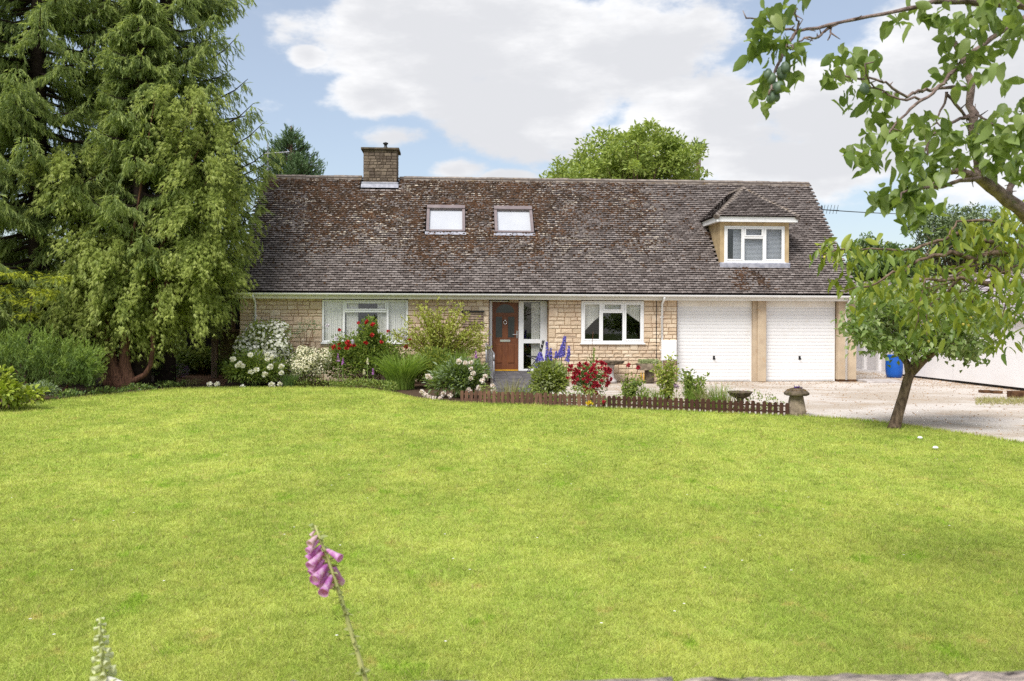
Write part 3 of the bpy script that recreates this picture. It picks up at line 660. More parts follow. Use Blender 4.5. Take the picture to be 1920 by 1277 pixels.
b = MB(); x0, x1 = x_(900), x_(1030); b.add([(x0, YD + .3, .2), (x1, YD + .3, .2), (x1, 29, .2), (x0, 29, .2), (x0, YD + .3, 2.43), (x1, YD + .3, 2.43), (x1, 29, 2.43), (x0, 29, 2.43)], [(0, 1, 2, 3), (4, 7, 6, 5), (2, 6, 7, 3), (0, 3, 7, 4), (1, 5, 6, 2)]); b.build('hall', MT['dark'], house)
d0, d1, dz0, dz1 = x_(923), x_(972), SZ + .045, z_(566.5)
b = MB(); b.box(d0, d1, YD + .03, YD + .075, dz0, dz1); door = b.build('front_door', MT['door'], house)
def dpx(cx, cy): return x_(840 + cx / 4.571), z_(530 + cy / 4.571)
def raised(nm, c, m, dep=.012, bev=.014):
    (xa, zb), (xb, za) = dpx(c[0], c[1]), dpx(c[2], c[3]); return MB().bbox(xa, xb, YD + .03 - dep, YD + .029, za, zb, bev).build(nm, m, door)
for c in ((408, 525, 468, 692), (512, 525, 572, 692)): raised('panel', c, MT['door'], .016, .02)
MT['darkglass'] = mat('leaded_glass', (.02, .024, .026), (.05, .055, .055), 30, .12, .6)
for c in ((410, 292, 465, 470), (515, 292, 570, 470)):
    raised('moulding', (c[0] - 8, c[1] - 8, c[2] + 8, c[3] + 8), MT['door'], .008, .006); raised('pane', c, MT['darkglass'], .013, .002)
cx, cz = dpx(490, 258); rw = dpx(572, 258)[0] - cx
arc = lambda r, y: [(cx + r * math.cos(a), y, cz + r * .92 * math.sin(a)) for a in np.linspace(0, math.pi, 17)]
MB().prism(arc(rw * 1.12, YD + .029)[::-1], (0, -.009, 0)).build('moulding', MT['door'], door); MB().prism(arc(rw * .97, YD + .0195)[::-1], (0, -.004, 0)).build('fanlight', MT['darkglass'], door)
raised('letterbox', (447, 488, 535, 508), MT['chrome'], .016, .004)
kx, kz = dpx(489, 342); b = MB(); b.tube([(kx + .045 * math.cos(a), YD - .002, kz + .05 * math.sin(a)) for a in np.linspace(0, 2 * math.pi, 17)], .011, 6); b.lathe((kx, YD + .0, kz + .06), [(.001, -.03), (.03, -.02), (.03, .02), (.001, .03)], 10); b.build('knocker', MT['chrome'], door, True)
hx, hz = dpx(598, 444); b = MB(); b.bbox(hx - .035, hx - .005, YD + .012, YD + .029, hz - .11, hz + .11, .004); b.tube([(hx - .02, YD + .02, hz), (hx - .02, YD - .03, hz), (hx - .15, YD - .03, hz)], .011, 6); b.build('handle', MT['chrome'], door)
MB().bbox(d0, d1, YD - .02, YD + .07, SZ + .001, SZ + .04, .01).build('threshold', MT['brass'], house)
lx, lz = dpx(562, 162); b = MB(); b.bbox(lx - .14, lx + .14, YD - .13, YD - .001, lz - .03, lz + .07, .02); b.build('porch_lamp', MT['brownstone'] if 0 else MT['render'], house)
# weathered slatted panel, meter box
panel_x = (px_x(867, YF), px_x(906, YF)); pz = (px_z(886, 613, YF), px_z(886, 585, YF))
b = MB(); b.box(panel_x[0], panel_x[1], YF - .05, YF - .03, pz[0], pz[1]); b.box(panel_x[0] - .03, panel_x[1] + .03, YF - .12, YF - .02, pz[1], pz[1] + .03); pan = b.build('slatted_panel', MT['black'], house)
for k in range(6):
    z = pz[0] + (pz[1] - pz[0]) * (k + .1) / 6; MB().bbox(panel_x[0], panel_x[1], YF - .075, YF - .051, z, z + .055, .006).build('slat', MT['timber'], pan)
mx0, mx1, mz0, mz1 = px_x(1238.5, YF), px_x(1267, YF), px_z(1253, 676, YF), px_z(1253, 638, YF)
b = MB(); b.bbox(mx0, mx1, YF - .17, YF - .02, mz0, mz1, .02); mb = b.build('meter_box', MT['cream'] if 0 else MT['white'], house); MB().bbox(mx0 + .03, mx1 - .03, YF - .178, YF - .171, mz0 + .03, mz1 - .03, .004).build('lid', MT['white'], mb)
MB().tube([(mx0 - .13, YF - .03, 2.35), (mx0 - .125, YF - .03, .2)], .012, 6).build('cable', MT['black'], house)
# garage front
def pxr(u): return px_x(u, YF)
b = MB(); b.bbox(pxr(1420), pxr(1436), YF - .06, YF + .3, 0, 2.42, .015); b.box(pxr(1412), pxr(1420) - .001, YF + .02, YF + .3, 0, 2.42); b.build('pillar', MT['render'], house)
b = MB(); b.bbox(pxr(1571), pxr(1587), YF - .06, YF + .3, .06, 2.42, .015); b.box(pxr(1587) + .001, XR, YF, YF + .3, .06, 2.42); b.box(XR - .28, XR - .0, YF + .301, 32.3, .06, 2.42); b.build('pillar', MT['render'], house)
MB().box(pxr(1571), XR - .01, YF - .02, YF + .25, -.02, .06).build('plinth', MT['brownstone'], house)
slat_m = MB()
gw = pxr(1412) - pxr(1270.5)
gz0, gz1, ns = .03, px_z(1400, 577.5, YF), 21
sp = (gz1 - gz0) / ns
sm_ = MB(); hw = gw / 2 - .035
sm_.add([(-hw, 0, .008), (hw, 0, .008), (hw, -.012, .016), (-hw, -.012, .016), (-hw, -.014, sp * .5), (hw, -.014, sp * .5), (-hw, -.012, sp - .008), (hw, -.012, sp - .008), (-hw, 0, sp), (hw, 0, sp), (-hw, 0, 0), (hw, 0, 0)],
        [(10, 11, 1, 0), (0, 1, 2, 3), (3, 2, 5, 4), (4, 5, 7, 6), (6, 7, 9, 8)])
SLM = sm_.mesh('slat', MT['door_white'])
for (u0, u1) in ((1270.5, 1412), (1436.5, 1569)):
    x0, x1 = pxr(u0), pxr(u1); yg = YF + .16
    b = MB(); b.box(x0, x0 + .035, yg - .03, yg + .05, 0, gz1 + .04); b.box(x1 - .035, x1, yg - .03, yg + .05, 0, gz1 + .04); b.box(x0 + .035, x1 - .035, yg - .03, yg + .05, gz1, gz1 + .04); b.box(x0 + .034, x1 - .034, yg + .002, yg + .03, .01, gz1)
    gd = b.build('garage_door', MT['door_white'], house)
    gd['label'] = 'white ribbed garage door beside the stone wall' if u0 < 1300 else 'white ribbed garage door at the house corner'
    for k in range(ns):
        o = link('slat', SLM, gd, ((x0 + x1) / 2, yg, gz0 + k * sp)); o.scale = ((x1 - x0 - .072) / (2 * hw), 1, 1)
    hx = x0 + (x1 - x0) * .5; hz = px_z(1400, 671, YF); b = MB(); b.bbox(hx - .03, hx + .03, yg - .03, yg - .015, hz - .06, hz + .05, .006); b.tube([(hx, yg - .03, hz), (hx, yg - .075, hz), (hx + .03, yg - .075, hz - .05)], .013, 6); b.build('handle', MT['black'], gd)
    MB().bbox(x0, x1, yg - .05, yg + .05, gz1 + .042, 2.42, .006).build('header_panel', MT['cream'], house)
MB().box(XG - .02, XG + .0, YF - .001, YF + .3, 0, 2.42).build('jamb', MT['darkbark'] if 0 else MT['brownstone'], house)
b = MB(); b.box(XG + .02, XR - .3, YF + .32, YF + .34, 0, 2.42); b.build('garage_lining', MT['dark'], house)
# skylights
for a, b_, l_, h_ in SKY:
    def rp(x, s, n_): return np.array([x, EY, EZ]) + SU * s + SN * n_
    def rbox(q, x0, x1, s0, s1, n0, n1):
        c = [rp(x, s, n_) for n_ in (n0, n1) for x, s in ((x0, s0), (x1, s0), (x1, s1), (x0, s1))]; q.add(c, [(0, 3, 2, 1), (4, 5, 6, 7), (0, 1, 5, 4), (1, 2, 6, 5), (2, 3, 7, 6), (3, 0, 4, 7)])
    q = MB(); fw = .085
    rbox(q, a, a + fw, l_, h_, -.02, .10); rbox(q, b_ - fw, b_, l_, h_, -.02, .10); rbox(q, a + fw, b_ - fw, l_, l_ + .07, -.02, .085); rbox(q, a, b_, h_ - .13, h_ + .02, .101, .13); rbox(q, a + fw, b_ - fw, h_ - .13, h_, -.02, .10)
    sk = q.build('skylight', MT['skyframe'], house)
    q = MB(); rbox(q, a + fw, b_ - fw, l_ + .07, h_ - .13, .07, .075); q.build('pane', MT['glass'], sk)
    q = MB(); rbox(q, a + fw, b_ - fw, l_ + .07, h_ - .13, .0, .02); q.build('blind', MT['blind'], sk)
    q = MB(); rbox(q, a - .03, b_ + .03, l_ - .13, l_ - .001, .03, .055); q.build('flashing', MT['lead'], sk)
# dormer
dorm = MB()
yb = EY + (DZ1 - EZ) * (RY - EY) / (RZ - EZ)
wx0, wx1, wz0, wz1 = at(1358, 450, DY)[0], at(1471, 450, DY)[0], at(1413, 492, DY)[2], at(1413, 424, DY)[2]
dorm.box(DX0, wx0, DY, DY + .1, DZ0 - .02, DZ1); dorm.box(wx1, DX1, DY, DY + .1, DZ0 - .02, DZ1); dorm.box(wx0, wx1, DY, DY + .1, wz1, DZ1); dorm.box(wx0, wx1, DY, DY + .1, DZ0 - .02, wz0)
for xa, xb in ((DX0, DX0 + .08), (DX1 - .08, DX1)): dorm.prism([(xa, DY + .101, DZ0 - .1), (xa, yb + .15, DZ1), (xa, DY + .101, DZ1)], (xb - xa, 0, 0))
dormer = dorm.build('dormer', MT['dormer_render'], house)
MB().add([(DX0 + .1, DY + .5, DZ0 - .1), (DX1 - .1, DY + .5, DZ0 - .1), (DX1 - .1, DY + .5, DZ1), (DX0 + .1, DY + .5, DZ1)], [(0, 1, 2, 3)]).build('room', MT['dark'], dormer)
b = MB(); fw = .05; frame_bars(b, wx0, wx1, wz0, wz1, DY - .02, fw)
m1, m2 = at(1394, 450, DY)[0], at(1432, 450, DY)[0]; tz = at(1413, 446, DY)[2]
for m_ in (m1, m2): b.bbox(m_ - .028, m_ + .028, DY - .02, DY + .05, wz0 + fw, wz1 - fw, .008)
b.bbox(m1 + .028, m2 - .028, DY - .02, DY + .05, tz - .03, tz + .03, .008); b.box(wx0 - .03, wx1 + .03, DY - .07, DY - .005, wz0 - .04, wz0 - .001)
b.build('window_frame', MT['white'], dormer)
for c in ((wx0 + fw, m1 - .028, wz0 + fw, wz1 - fw, 1), (m2 + .028, wx1 - fw, wz0 + fw, wz1 - fw, 1), (m1 + .028, m2 - .028, tz + .03, wz1 - fw, 1), (m1 + .028, m2 - .028, wz0 + fw, tz - .03, 0)):
    e = 0
    if c[4]: s_ = MB(); frame_bars(s_, c[0] + .001, c[1] - .001, c[2] + .001, c[3] - .001, DY - .036, .042, .05); s_.build('sash', MT['white'], dormer); e = .042
    MB().box(c[0] + e, c[1] - e, DY + .02, DY + .025, c[2] + e, c[3] - e).build('pane', MT['glass'], dormer)
MT['ven'] = mat('venetian_blind', (.42, .43, .47), (.36, .37, .41), 3, .6)
bs = MB()
for k in range(26):
    z = wz0 + .05 + (wz1 - wz0 - .08) * k / 26; bs.add([(wx0 + .3, DY + .09, z), (wx1 - .05, DY + .09, z), (wx1 - .05, DY + .11, z + .034), (wx0 + .3, DY + .11, z + .034)], [(0, 1, 2, 3)])
bs.build('blind', MT['ven'], dormer)
MB().bbox(DX0 - .02, DX1 + .02, DY - .11, DY - .001, DZ0 - .09, DZ0 + .1, .03).build('apron', MT['lead'], dormer)
fx0, fx1, fy = at(1344, 410, DY - .22)[0], at(1496, 413, DY - .22)[0], DY - .22
fz0, fz1 = at(1420, 416, fy)[2], at(1420, 406.5, fy)[2]
ysl = EY + (fz0 - EZ) * (RY - EY) / (RZ - EZ)
b = MB(); b.box(fx0, fx1, fy, fy + .025, fz0, fz1); b.prism([(fx0, fy + .026, fz0), (fx0, ysl + .05, fz0), (fx0, ysl + .2, fz1), (fx0, fy + .026, fz1)], (.025, 0, 0)); b.prism([(fx1 - .025, fy + .026, fz0), (fx1 - .025, ysl + .05, fz0), (fx1 - .025, ysl + .2, fz1), (fx1 - .025, fy + .026, fz1)], (.025, 0, 0))
b.build('fascia', MT['white'], dormer)
MB().box(fx0 + .026, fx1 - .026, fy + .026, yb, fz0 + .01, fz0 + .02).build('soffit', MT['white'], dormer)
# hipped roof of the dormer
HA = at(1397, 353, DY + 1.1); HAX = (fx0 + fx1) / 2; HA = np.array([HAX, DY + 1.12, at(1397, 353, DY + 1.12)[2]])
yrb = EY + (HA[2] - EZ) * (RY - EY) / (RZ - EZ)
A_, B_ = np.array([fx0 - .03, fy - .04, fz1]), np.array([fx1 + .03, fy - .04, fz1])
yvl = EY + (fz1 - EZ) * (RY - EY) / (RZ - EZ)
Lb, Rb, Tb = np.array([fx0 - .03, yvl, fz1]), np.array([fx1 + .03, yvl, fz1]), np.array([HAX, yrb, HA[2]])
b = MB(); b.add([A_, B_, HA, Lb, Rb, Tb], [(0, 1, 2), (0, 2, 5, 3), (1, 4, 5, 2), (0, 3, 4, 1)]); b.build('roof', MT['under'], dormer)
def tile_poly(poly, up0):
    """tile frames covering a flat polygon; up0 picks the slope's uphill side"""
    P0, P1, P2 = poly[0], poly[1], poly[2]; n_ = nrm(np.cross(P1 - P0, P2 - P0)); n_ = n_ if n_[2] > 0 else -n_
    up = np.array([0, 0, 1.]) - n_ * n_[2]; up = nrm(up); ac = np.cross(up, n_); o_ = poly[0]
    q = np.array([[(p - o_) @ ac, (p - o_) @ up] for p in poly]); fr = []
    for r_ in range(int(q[:, 1].max() / EXPO) + 1):
        s = q[:, 1].min() + r_ * EXPO * .95
        xs_ = np.arange(q[:, 0].min() - .3, q[:, 0].max() + .3, TW) + (TW / 2 if r_ % 2 else 0)
        ok = inside(np.stack([xs_, np.full(len(xs_), s + .05)], 1), [tuple(p) for p in q])
        for x in xs_[ok]: fr.append(tile_frame(o_ + ac * x + up * (s - .01) + n_ * .004, up, n_, .7))
    return fr
fr = tile_poly([A_, B_, HA], None) + tile_poly([A_, HA, Tb, Lb], None) + tile_poly([B_, Rb, Tb, HA], None)
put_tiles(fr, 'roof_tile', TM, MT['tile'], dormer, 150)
hm = MB(); hm.lathe((0, 0, 0), [(.105, -.0), (.10, .05), (.075, .15), (.06, .2)], 8); HM = hm.mesh('hip_tile', MT['ridge'])
for P0, P1, n_ in ((A_, HA, 15), (B_, HA, 15), (HA, Tb, 8)):
    for k in range(n_):
        p = P0 + (P1 - P0) * (k + .1) / n_ + np.array([0, 0, -.02]); o = link('hip_tile', HM, dormer, p); o.rotation_euler = Vector(P1 - P0).to_track_quat('Z', 'Y').to_euler(); o.scale = (1, .8, .95)
# chimney
cy0 = roof_pt(712, 349)[1]; cz0 = roof_pt(712, 349)[2]; cx0, cx1 = at(681, 330, cy0)[0], at(744, 330, cy0)[0]; czt = at(712, 281, cy0)[2]
b = MB(); b.box(cx0 + .02, cx1 - .02, cy0 + .02, cy0 + .85, cz0 - .5, czt); ch = b.build('chimney', MT['chimney_mortar'], house)
CST = [stone_mesh(MT['chimney_stone'], k + 50) for k in range(6)]; cs = []
zc = courses(cz0 + .06, czt, 11)
for za, zb in zip(zc[:-1], zc[1:]): course_stones(cx0, cx1, za, zb, cs, .11, .26)
for i, (xa, xb, za, zb) in enumerate(cs): o = link('stone', CST[i % 6], ch, ((xa + xb) / 2, cy0 + .021, (za + zb) / 2)); o.scale = (xb - xa - .012, .02, zb - za - .012)
cs = []
for za, zb in zip(zc[:-1], zc[1:]): course_stones(0, .83, za, zb, cs, .13, .26)
for i, (xa, xb, za, zb) in enumerate(cs):
    for sx in (0, 1): o = link('stone', CST[i % 6], ch, (cx0 + .021 if not sx else cx1 - .021, cy0 + .02 + (xa + xb) / 2, (za + zb) / 2)); o.scale = (xb - xa - .012, .02, zb - za - .012); o.rotation_euler = (0, 0, -math.pi / 2 if not sx else math.pi / 2)
b = MB(); b.bbox(cx0 - .07, cx1 + .07, cy0 - .07, cy0 + .92, czt, czt + .07, .012); b.build('cap', MT['castdark'], ch)
b = MB(); b.lathe((cx0 + .68, cy0 + .35, czt + .07), [(.07, 0), (.07, .08), (.045, .1), (.05, .16), (.085, .19), (.085, .22), (.01, .25)], 12); b.build('cowl', MT['black'], ch, True)
b = MB(); b.lathe((cx0 + .33, cy0 + .4, czt + .07), [(.13, 0), (.12, .05), (.13, .06), (.10, .065)], 14); b.build('chimney_pot', MT['soffit'], ch, True)
b = MB(); b.bbox(cx0 - .05, cx1 + .05, cy0 - .04, cy0 + .018, cz0 - .02, cz0 + .13, .02); b.add([(cx0 - .06, cy0 - .15, cz0 - .12 + .05), (cx1 + .06, cy0 - .15, cz0 - .12 + .05), (cx1 + .06, cy0 - .04, cz0 + .06), (cx0 - .06, cy0 - .04, cz0 + .06)], [(0, 1, 2, 3)]); b.build('flashing', MT['lead'], ch)

# ------------------------------------------------------------------ entrance ramp, rail, garden furniture
RX0, RX1 = .98, 2.62
b = MB(); b.prism([(RX0, YD - .001, 0), (RX0, YD - .001, SZ - .03), (RX0, 24.35, SZ - .03), (RX0, 22.0, -.02)][::-1], (RX1 - RX0, 0, 0)); ramp = tag(b.build('entrance_ramp', MT['slab']), kind='structure')
ny = 6
pv = MB()
for j in range(9):
    ya, yb_ = YF + .3 - j * .42, YF + .3 - (j + 1) * .42
    zf = lambda y: SZ if y > 24.35 else SZ + (y - 24.35) / 2.35 * SZ
    for i in range(4):
        xa, xb = RX0 + (RX1 - RX0) * i / 4 + .006, RX0 + (RX1 - RX0) * (i + 1) / 4 - .006; q = MB()
        c = [(xa, ya - .006), (xb, ya - .006), (xb, yb_ + .006), (xa, yb_ + .006)]; dz = random.uniform(-.004, .004)
        q.add([(x, y, zf(y) - .03) for x, y in c] + [(x, y, zf(y) + dz) for x, y in c], [(0, 1, 2, 3), (7, 6, 5, 4), (0, 4, 5, 1), (1, 5, 6, 2), (2, 6, 7, 3), (3, 7, 4, 0)]); q.build('paving_slab', MT['paving'], ramp)
hr = thing('handrail', 'galvanised tubular handrail sloping down beside the brown front door', 'handrail', (.9, 24, 0))
pA, pB = np.array([.86, 25.35, at(912, 644, 25.35)[2]]), np.array([at(926, 663, 23.3)[0], 23.3, at(926, 663, 23.3)[2]])
b = MB(); b.tube([pA + [0, .1, 0], pA, pB, pB - [0, .1, .06], pB - [0, .1, .2]], .022, 8); b.tube([pA - [0, 0, .75], pB - [0, 0, .68]], .018, 8); b.build('rail', MT['metal'], hr, True)
for p, zb in ((pA, 0.), (pB, 0.)): MB().tube([p, (p[0], p[1], zb)], .024, 8).build('post', MT['metal'], hr, True)
for k in range(1, 12): q = pA + (pB - pA) * k / 12; MB().tube([q, q - [0, 0, .72]], .008, 6).build('baluster', MT['metal'], hr)
fc = thing('folding_chair', 'black metal folding chair standing beside the front door step', 'chair', (2.3, 25.1, SZ))
cx_, cy_ = 2.28, 25.25
for dy in (0, .4):
    y = cy_ - dy
    MB().tube([(cx_ + .20, y, SZ + .92), (cx_ + .08, y, SZ + .45), (cx_ - .27, y, SZ + .0)], .014, 6).build('leg', MT['black'], fc); MB().tube([(cx_ - .25, y, SZ + .46), (cx_ - .02, y, SZ + .36), (cx_ + .22, y, SZ + .0)], .014, 6).build('leg', MT['black'], fc)
    MB().tube([(cx_ - .27, y, SZ + .47), (cx_ + .1, y, SZ + .43)], .013, 6).build('seat_rail', MT['black'], fc)
for k in range(6): x = cx_ - .26 + k * .066; MB().box(x, x + .05, cy_ - .41, cy_ + .01, SZ + .445 + .01, SZ + .465).build('seat_slat', MT['black'], fc)
for k in range(3): z = SZ + .6 + k * .11; x = cx_ + .11 + .026 * k * 1.0; MB().box(x, x + .015, cy_ - .41, cy_ + .01, z, z + .08).build('back_slat', MT['black'], fc)
# pedestal birdbath by the wall, stone trough on a pedestal
bb = thing('pedestal_birdbath', 'flat dark slab birdbath on pale pedestal by the house wall', 'birdbath', (4.45, 25.0, 0))
c = at(1146, 715, 25.0); c[2] = 0; b = MB(); b.lathe(c, [(.17, 0), (.16, .08), (.09, .14), (.075, .35), (.09, .48), (.13, .52)], 12); b.build('pedestal', MT['slab'], bb, True); b = MB(); b.lathe(c, [(.08, .52), (.33, .55), (.37, .60), (.36, .63), (.30, .60), (.02, .59)], 16, jit=.08); b.build('basin', MT['castdark'], bb)
tr = thing('stone_planter', 'weathered stone trough planted with pale sedum near the drainpipe', 'planter', (5.5, 24.9, 0))
c = at(1217, 715, 24.9); c[2] = 0; b = MB(); b.bbox(c[0] - .10, c[0] + .12, 24.8, 25.05, 0, .38, .03); b.build('plinth', MT['castdark'], tr); b = MB(); b.prism([(c[0] - .28, 24.7, .38), (c[0] + .26, 24.7, .38), (c[0] + .33, 24.7, .56), (c[0] - .35, 24.7, .56)], (0, .42, 0)); b.build('trough', MT['cast'], tr)
n = 900; P = np.stack([c[0] + rng.uniform(-.28, .27, n), rng.uniform(24.72, 25.1, n), rng.uniform(.55, .66, n)], 1); V, T, _ = leaf_geo(P, rdir(n) + [0, 0, .9], rdir(n), .045, .03, 'd'); nmesh('sedum', V, T, leafmat('sedum', (.30, .36, .16), (.42, .46, .24), .2), parent=tr)
# birdbath behind the fence and the staddle stone
q = gnd(1392, 771); bb = thing('birdbath', 'shallow scalloped stone birdbath behind the right end of the picket fence', 'birdbath', (q[0], q[1] + .15, 0))
c = (q[0], q[1] + .15, 0); b = MB(); b.lathe(c, [(.13, 0), (.12, .05), (.07, .09), (.065, .22), (.10, .25)], 12); b.build('pedestal', MT['cast'], bb, True); b = MB(); b.lathe(c, [(.09, .25), (.18, .28), (.235, .35), (.25, .37), (.235, .38), (.17, .345), (.02, .335)], 22, jit=.05); b.build('basin', MT['castdark'], bb, True)
q = gnd(1498, 779); st = thing('staddle_stone', 'mushroom shaped staddle stone with mossy cap at the picket fence end', 'staddle stone', (q[0], q[1], 0)); c = (q[0], q[1] + .12, 0)
b = MB(); b.lathe(c, [(.195, 0), (.19, .04), (.165, .17), (.135, .33), (.12, .385)], 9, jit=.06); b.build('base', MT['cast'], st); b = MB(); b.lathe(c, [(.11, .385), (.20, .37), (.235, .385), (.235, .42), (.20, .455), (.12, .50), (.03, .515)], 14, jit=.06); b.build('cap', MT['castdark'], st)
n = 700; a = rng.uniform(0, 6.28, n); r = np.sqrt(rng.random(n)) * .17; P = np.stack([c[0] + r * np.cos(a), c[1] + r * np.sin(a), .515 - .33 * r], 1); V, T, _ = leaf_geo(P, rdir(n) * .6 + [0, 0, .5], rdir(n), .03, .02, 'd'); tag(nmesh('moss', V, T, leafmat('cap_moss', (.20, .11, .03), (.27, .17, .05), .1), parent=st), kind='stuff')
pt = thing('purple_pansy', 'small purple flower tuft growing on top of the staddle stone', 'plant', (c[0] + .03, c[1] - .02, .5)); n = 60; P = np.array([c[0] + .02, c[1] - .03, .51]) + rng.normal(0, 1, (n, 3)) * [.035, .03, .012]; V, T, _ = leaf_geo(P, rdir(n) + [0, 0, .4], rdir(n), .035, .035, 'd'); nmesh('petals', V, T, leafmat('purple_petal', (.07, .035, .20), (.12, .05, .28), .2), parent=pt)
# picket fences: two runs
def picket_run(name, label, us, m, hgt, rnd, lean):
    g = thing(name, label, 'fence', gnd(us[0][0], us[0][1])); pts = [gnd(u, v) for u, v in us]; seg = [np.linalg.norm(pts[i + 1] - pts[i]) for i in range(len(pts) - 1)]; tot = sum(seg); n = int(tot / .104)
    def along(d):
        for a, b_, s in zip(pts[:-1], pts[1:], seg):
            if d <= s: return a + (b_ - a) * d / s, nrm(b_ - a)
            d -= s
        return pts[-1], nrm(pts[-1] - pts[-2])
    meshes = []
    for k in range(4):
        q = MB(); w_ = .036; hh = hgt * random.uniform(.96, 1.04); top = [(w_, hh - .03), (w_ * .7, hh - .008), (0, hh), (-w_ * .7, hh - .008), (-w_, hh - .03)] if rnd else [(w_, hh - .02), (w_ * .5, hh), (-w_ * .5, hh), (-w_, hh - .02)]
        q.prism([(x, -.008, z) for x, z in [(-w_, -.01), (w_, -.01)] + top], (0, .016, 0)); meshes.append(q.mesh('picket', m))
    for i in range(n + 1):
        p, d = along(i * tot / n); ang = math.atan2(d[1], d[0])
        o = link('picket', meshes[i % 4], g, p + [0, 0, random.uniform(-.012, .012)]); o.rotation_euler = (random.uniform(-lean, lean) * .6, random.uniform(-lean, lean), ang + random.uniform(-.08, .08))
    for z in (hgt * .28, hgt * .72):
        q = MB()
        for a, b_ in zip(pts[:-1], pts[1:]):
            d = nrm(b_ - a); s = np.array([-d[1], d[0], 0]); q.prism([a + s * .0095 + [0, 0, z - .015], a + s * .028 + [0, 0, z - .015], a + s * .028 + [0, 0, z + .015], a + s * .0095 + [0, 0, z + .015]], b_ - a)
        q.build('rail', m, g)
picket_run('picket_fence', 'weathered brown low picket edging in front of the peony and red roses', [(866, 754), (1000, 758.5), (1132, 764)], MT['fence_old'], .25, False, .07)
picket_run('picket_fence', 'dark brown round-topped low picket edging running up to the staddle stone', [(1142, 764.5), (1300, 771.5), (1476, 779)], MT['fence_dark'], .245, True, .03)

# ------------------------------------------------------------------ right side: neighbour's white building, barrel, bits
wa, wm, wc = gnd(1640, 703.5)[:2], gnd(1791, 717)[:2], gnd(1925, 733)[:2]
EVZ = 1.80
nb = thing('outbuilding', "neighbour's long white rendered building with grey tiled roof along the drive", 'building', (wm[0], wm[1], 0))
d = nrm(wc - wm); nrml = np.array([-d[1], d[0]]); nrml = nrml if nrml[0] > 0 else -nrml     # away from the drive
far_, near_ = wm - d * 3.55, wm + d * 16
def wallbox(q, a, b_, n0, n1, z0, z1):
    c = [a + nrml * n0, b_ + nrml * n0, b_ + nrml * n1, a + nrml * n1]; q.add([(x, y, z0) for x, y in c] + [(x, y, z1) for x, y in c], [(0, 3, 2, 1), (4, 5, 6, 7), (0, 1, 5, 4), (1, 2, 6, 5), (2, 3, 7, 6), (3, 0, 4, 7)])
q = MB(); wallbox(q, far_, wm - d * .002, .0, .3, .06, EVZ); q.build('wall', MT['whitewall'], nb)
q = MB(); wallbox(q, wm, near_, -.05, .3, .07, EVZ); q.build('wall', MT['whitewall'], nb)
q = MB(); wallbox(q, wm - d * 6.5, far_ - d * .002, .12, .4, .0, EVZ); q.build('wall', MT['greywall'], nb)
for k in range(3): q = MB(); wallbox(q, far_ - d * (1.0 + k * 1.0), far_ - d * (.86 + k * 1.0), .02, .119, .04, EVZ); q.build('pier', MT['whitewall'], nb)
q = MB(); wallbox(q, far_ - d * 2.9, far_ - d * .01, -.0, .0199, -.01, .07); q.build('kerb', MT['whitewall'], nb)
q = MB(); wallbox(q, far_, near_, .03, .29, -.02, .059); q.build('plinth', MT['plinth'], nb)
q = MB(); wallbox(q, far_ - d * 3, near_, -.16, -.12, EVZ, EVZ + .1); wallbox(q, far_ - d * 3, near_, -.119, .3, EVZ + .005, EVZ + .03); q.build('fascia', MT['cream'], nb)
q = MB(); wallbox(q, far_ - d * 3, near_, -.23, -.161, EVZ + .05, EVZ + .11); q.build('gutter', MT['white'], nb)
d3 = np.array([d[0], d[1], 0]); n3 = np.array([nrml[0], nrml[1], 0]); o3 = np.array([far_[0], far_[1], EVZ + .1]) - d3 * 9 - n3 * .2; up3 = nrm(n3 * 1.0 + [0, 0, .62]); nn3 = nrm(np.cross(d3, up3)); nn3 = nn3 if nn3[2] > 0 else -nn3
q = MB(); q.add([o3, o3 + d3 * 28, o3 + d3 * 28 + up3 * 2.6, o3 + up3 * 2.6, o3 + n3 * 4.6, o3 + n3 * 4.6 + d3 * 28], [(0, 1, 2, 3), (3, 2, 5, 4), (0, 3, 4), (1, 5, 2)]); nroof = q.build('roof', MT['under'], nb)
frm = []
for r_ in range(16):
    for c_ in range(110): frm.append(tile_frame(o3 + d3 * ((c_ + (.5 if r_ % 2 else 0)) * .25 + .1) + up3 * (r_ * .16 - .02), up3, nn3, .8))
WTM = []
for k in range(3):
    q = MB(); r = .12; q.add([(-r, 0, .026), (r, 0, .026), (-r, .01, 0), (r, .01, 0), (-r, .2, .004), (r, .2, .004)], [(0, 1, 5, 4), (0, 2, 3, 1), (0, 4, 2), (1, 3, 5)]); q.mi = [0, 1, 1, 1]; WTM.append(q.mesh('roof_tile', [MT['tile2'], MT['tile_edge_shade']]))
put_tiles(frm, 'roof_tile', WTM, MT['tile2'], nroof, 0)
q = MB(); q.prism([o3 + up3 * 2.6 + n3 * a + [0, 0, z] for a, z in ((-.16, -.05), (-.08, .06), (.08, .06), (.16, -.05))], d3 * 28); q.build('ridge', MT['ridge'], nroof)
q = gnd(1675, 707.5); ba = thing('barrel', 'blue plastic drum standing against the white wall', 'barrel', (q[0], q[1], 0))
b = MB(); b.lathe((q[0], q[1] - .05, 0), [(.20, 0), (.225, .02), (.25, .12), (.262, .3), (.262, .45), (.25, .58), (.225, .68), (.232, .69), (.232, .715), (.21, .72), (.20, .70), (.01, .70)], 28); b.build('drum', MT['blue'], ba, True)
b = MB(); b.lathe((q[0], q[1] - .05, 0), [(.238, .66), (.242, .665), (.242, .68), (.236, .685)], 28); b.build('hoop', MT['blue'], ba, True)
c = gnd(1640, 716); sl = MB(); sl.bbox(11.86, 12.95, 24.95, 25.9, -.02, .05, .012); tag(sl.build('paving_slab', MT['slab']), 'pale paving slab on gravel beside the garage corner', 'paving slab')
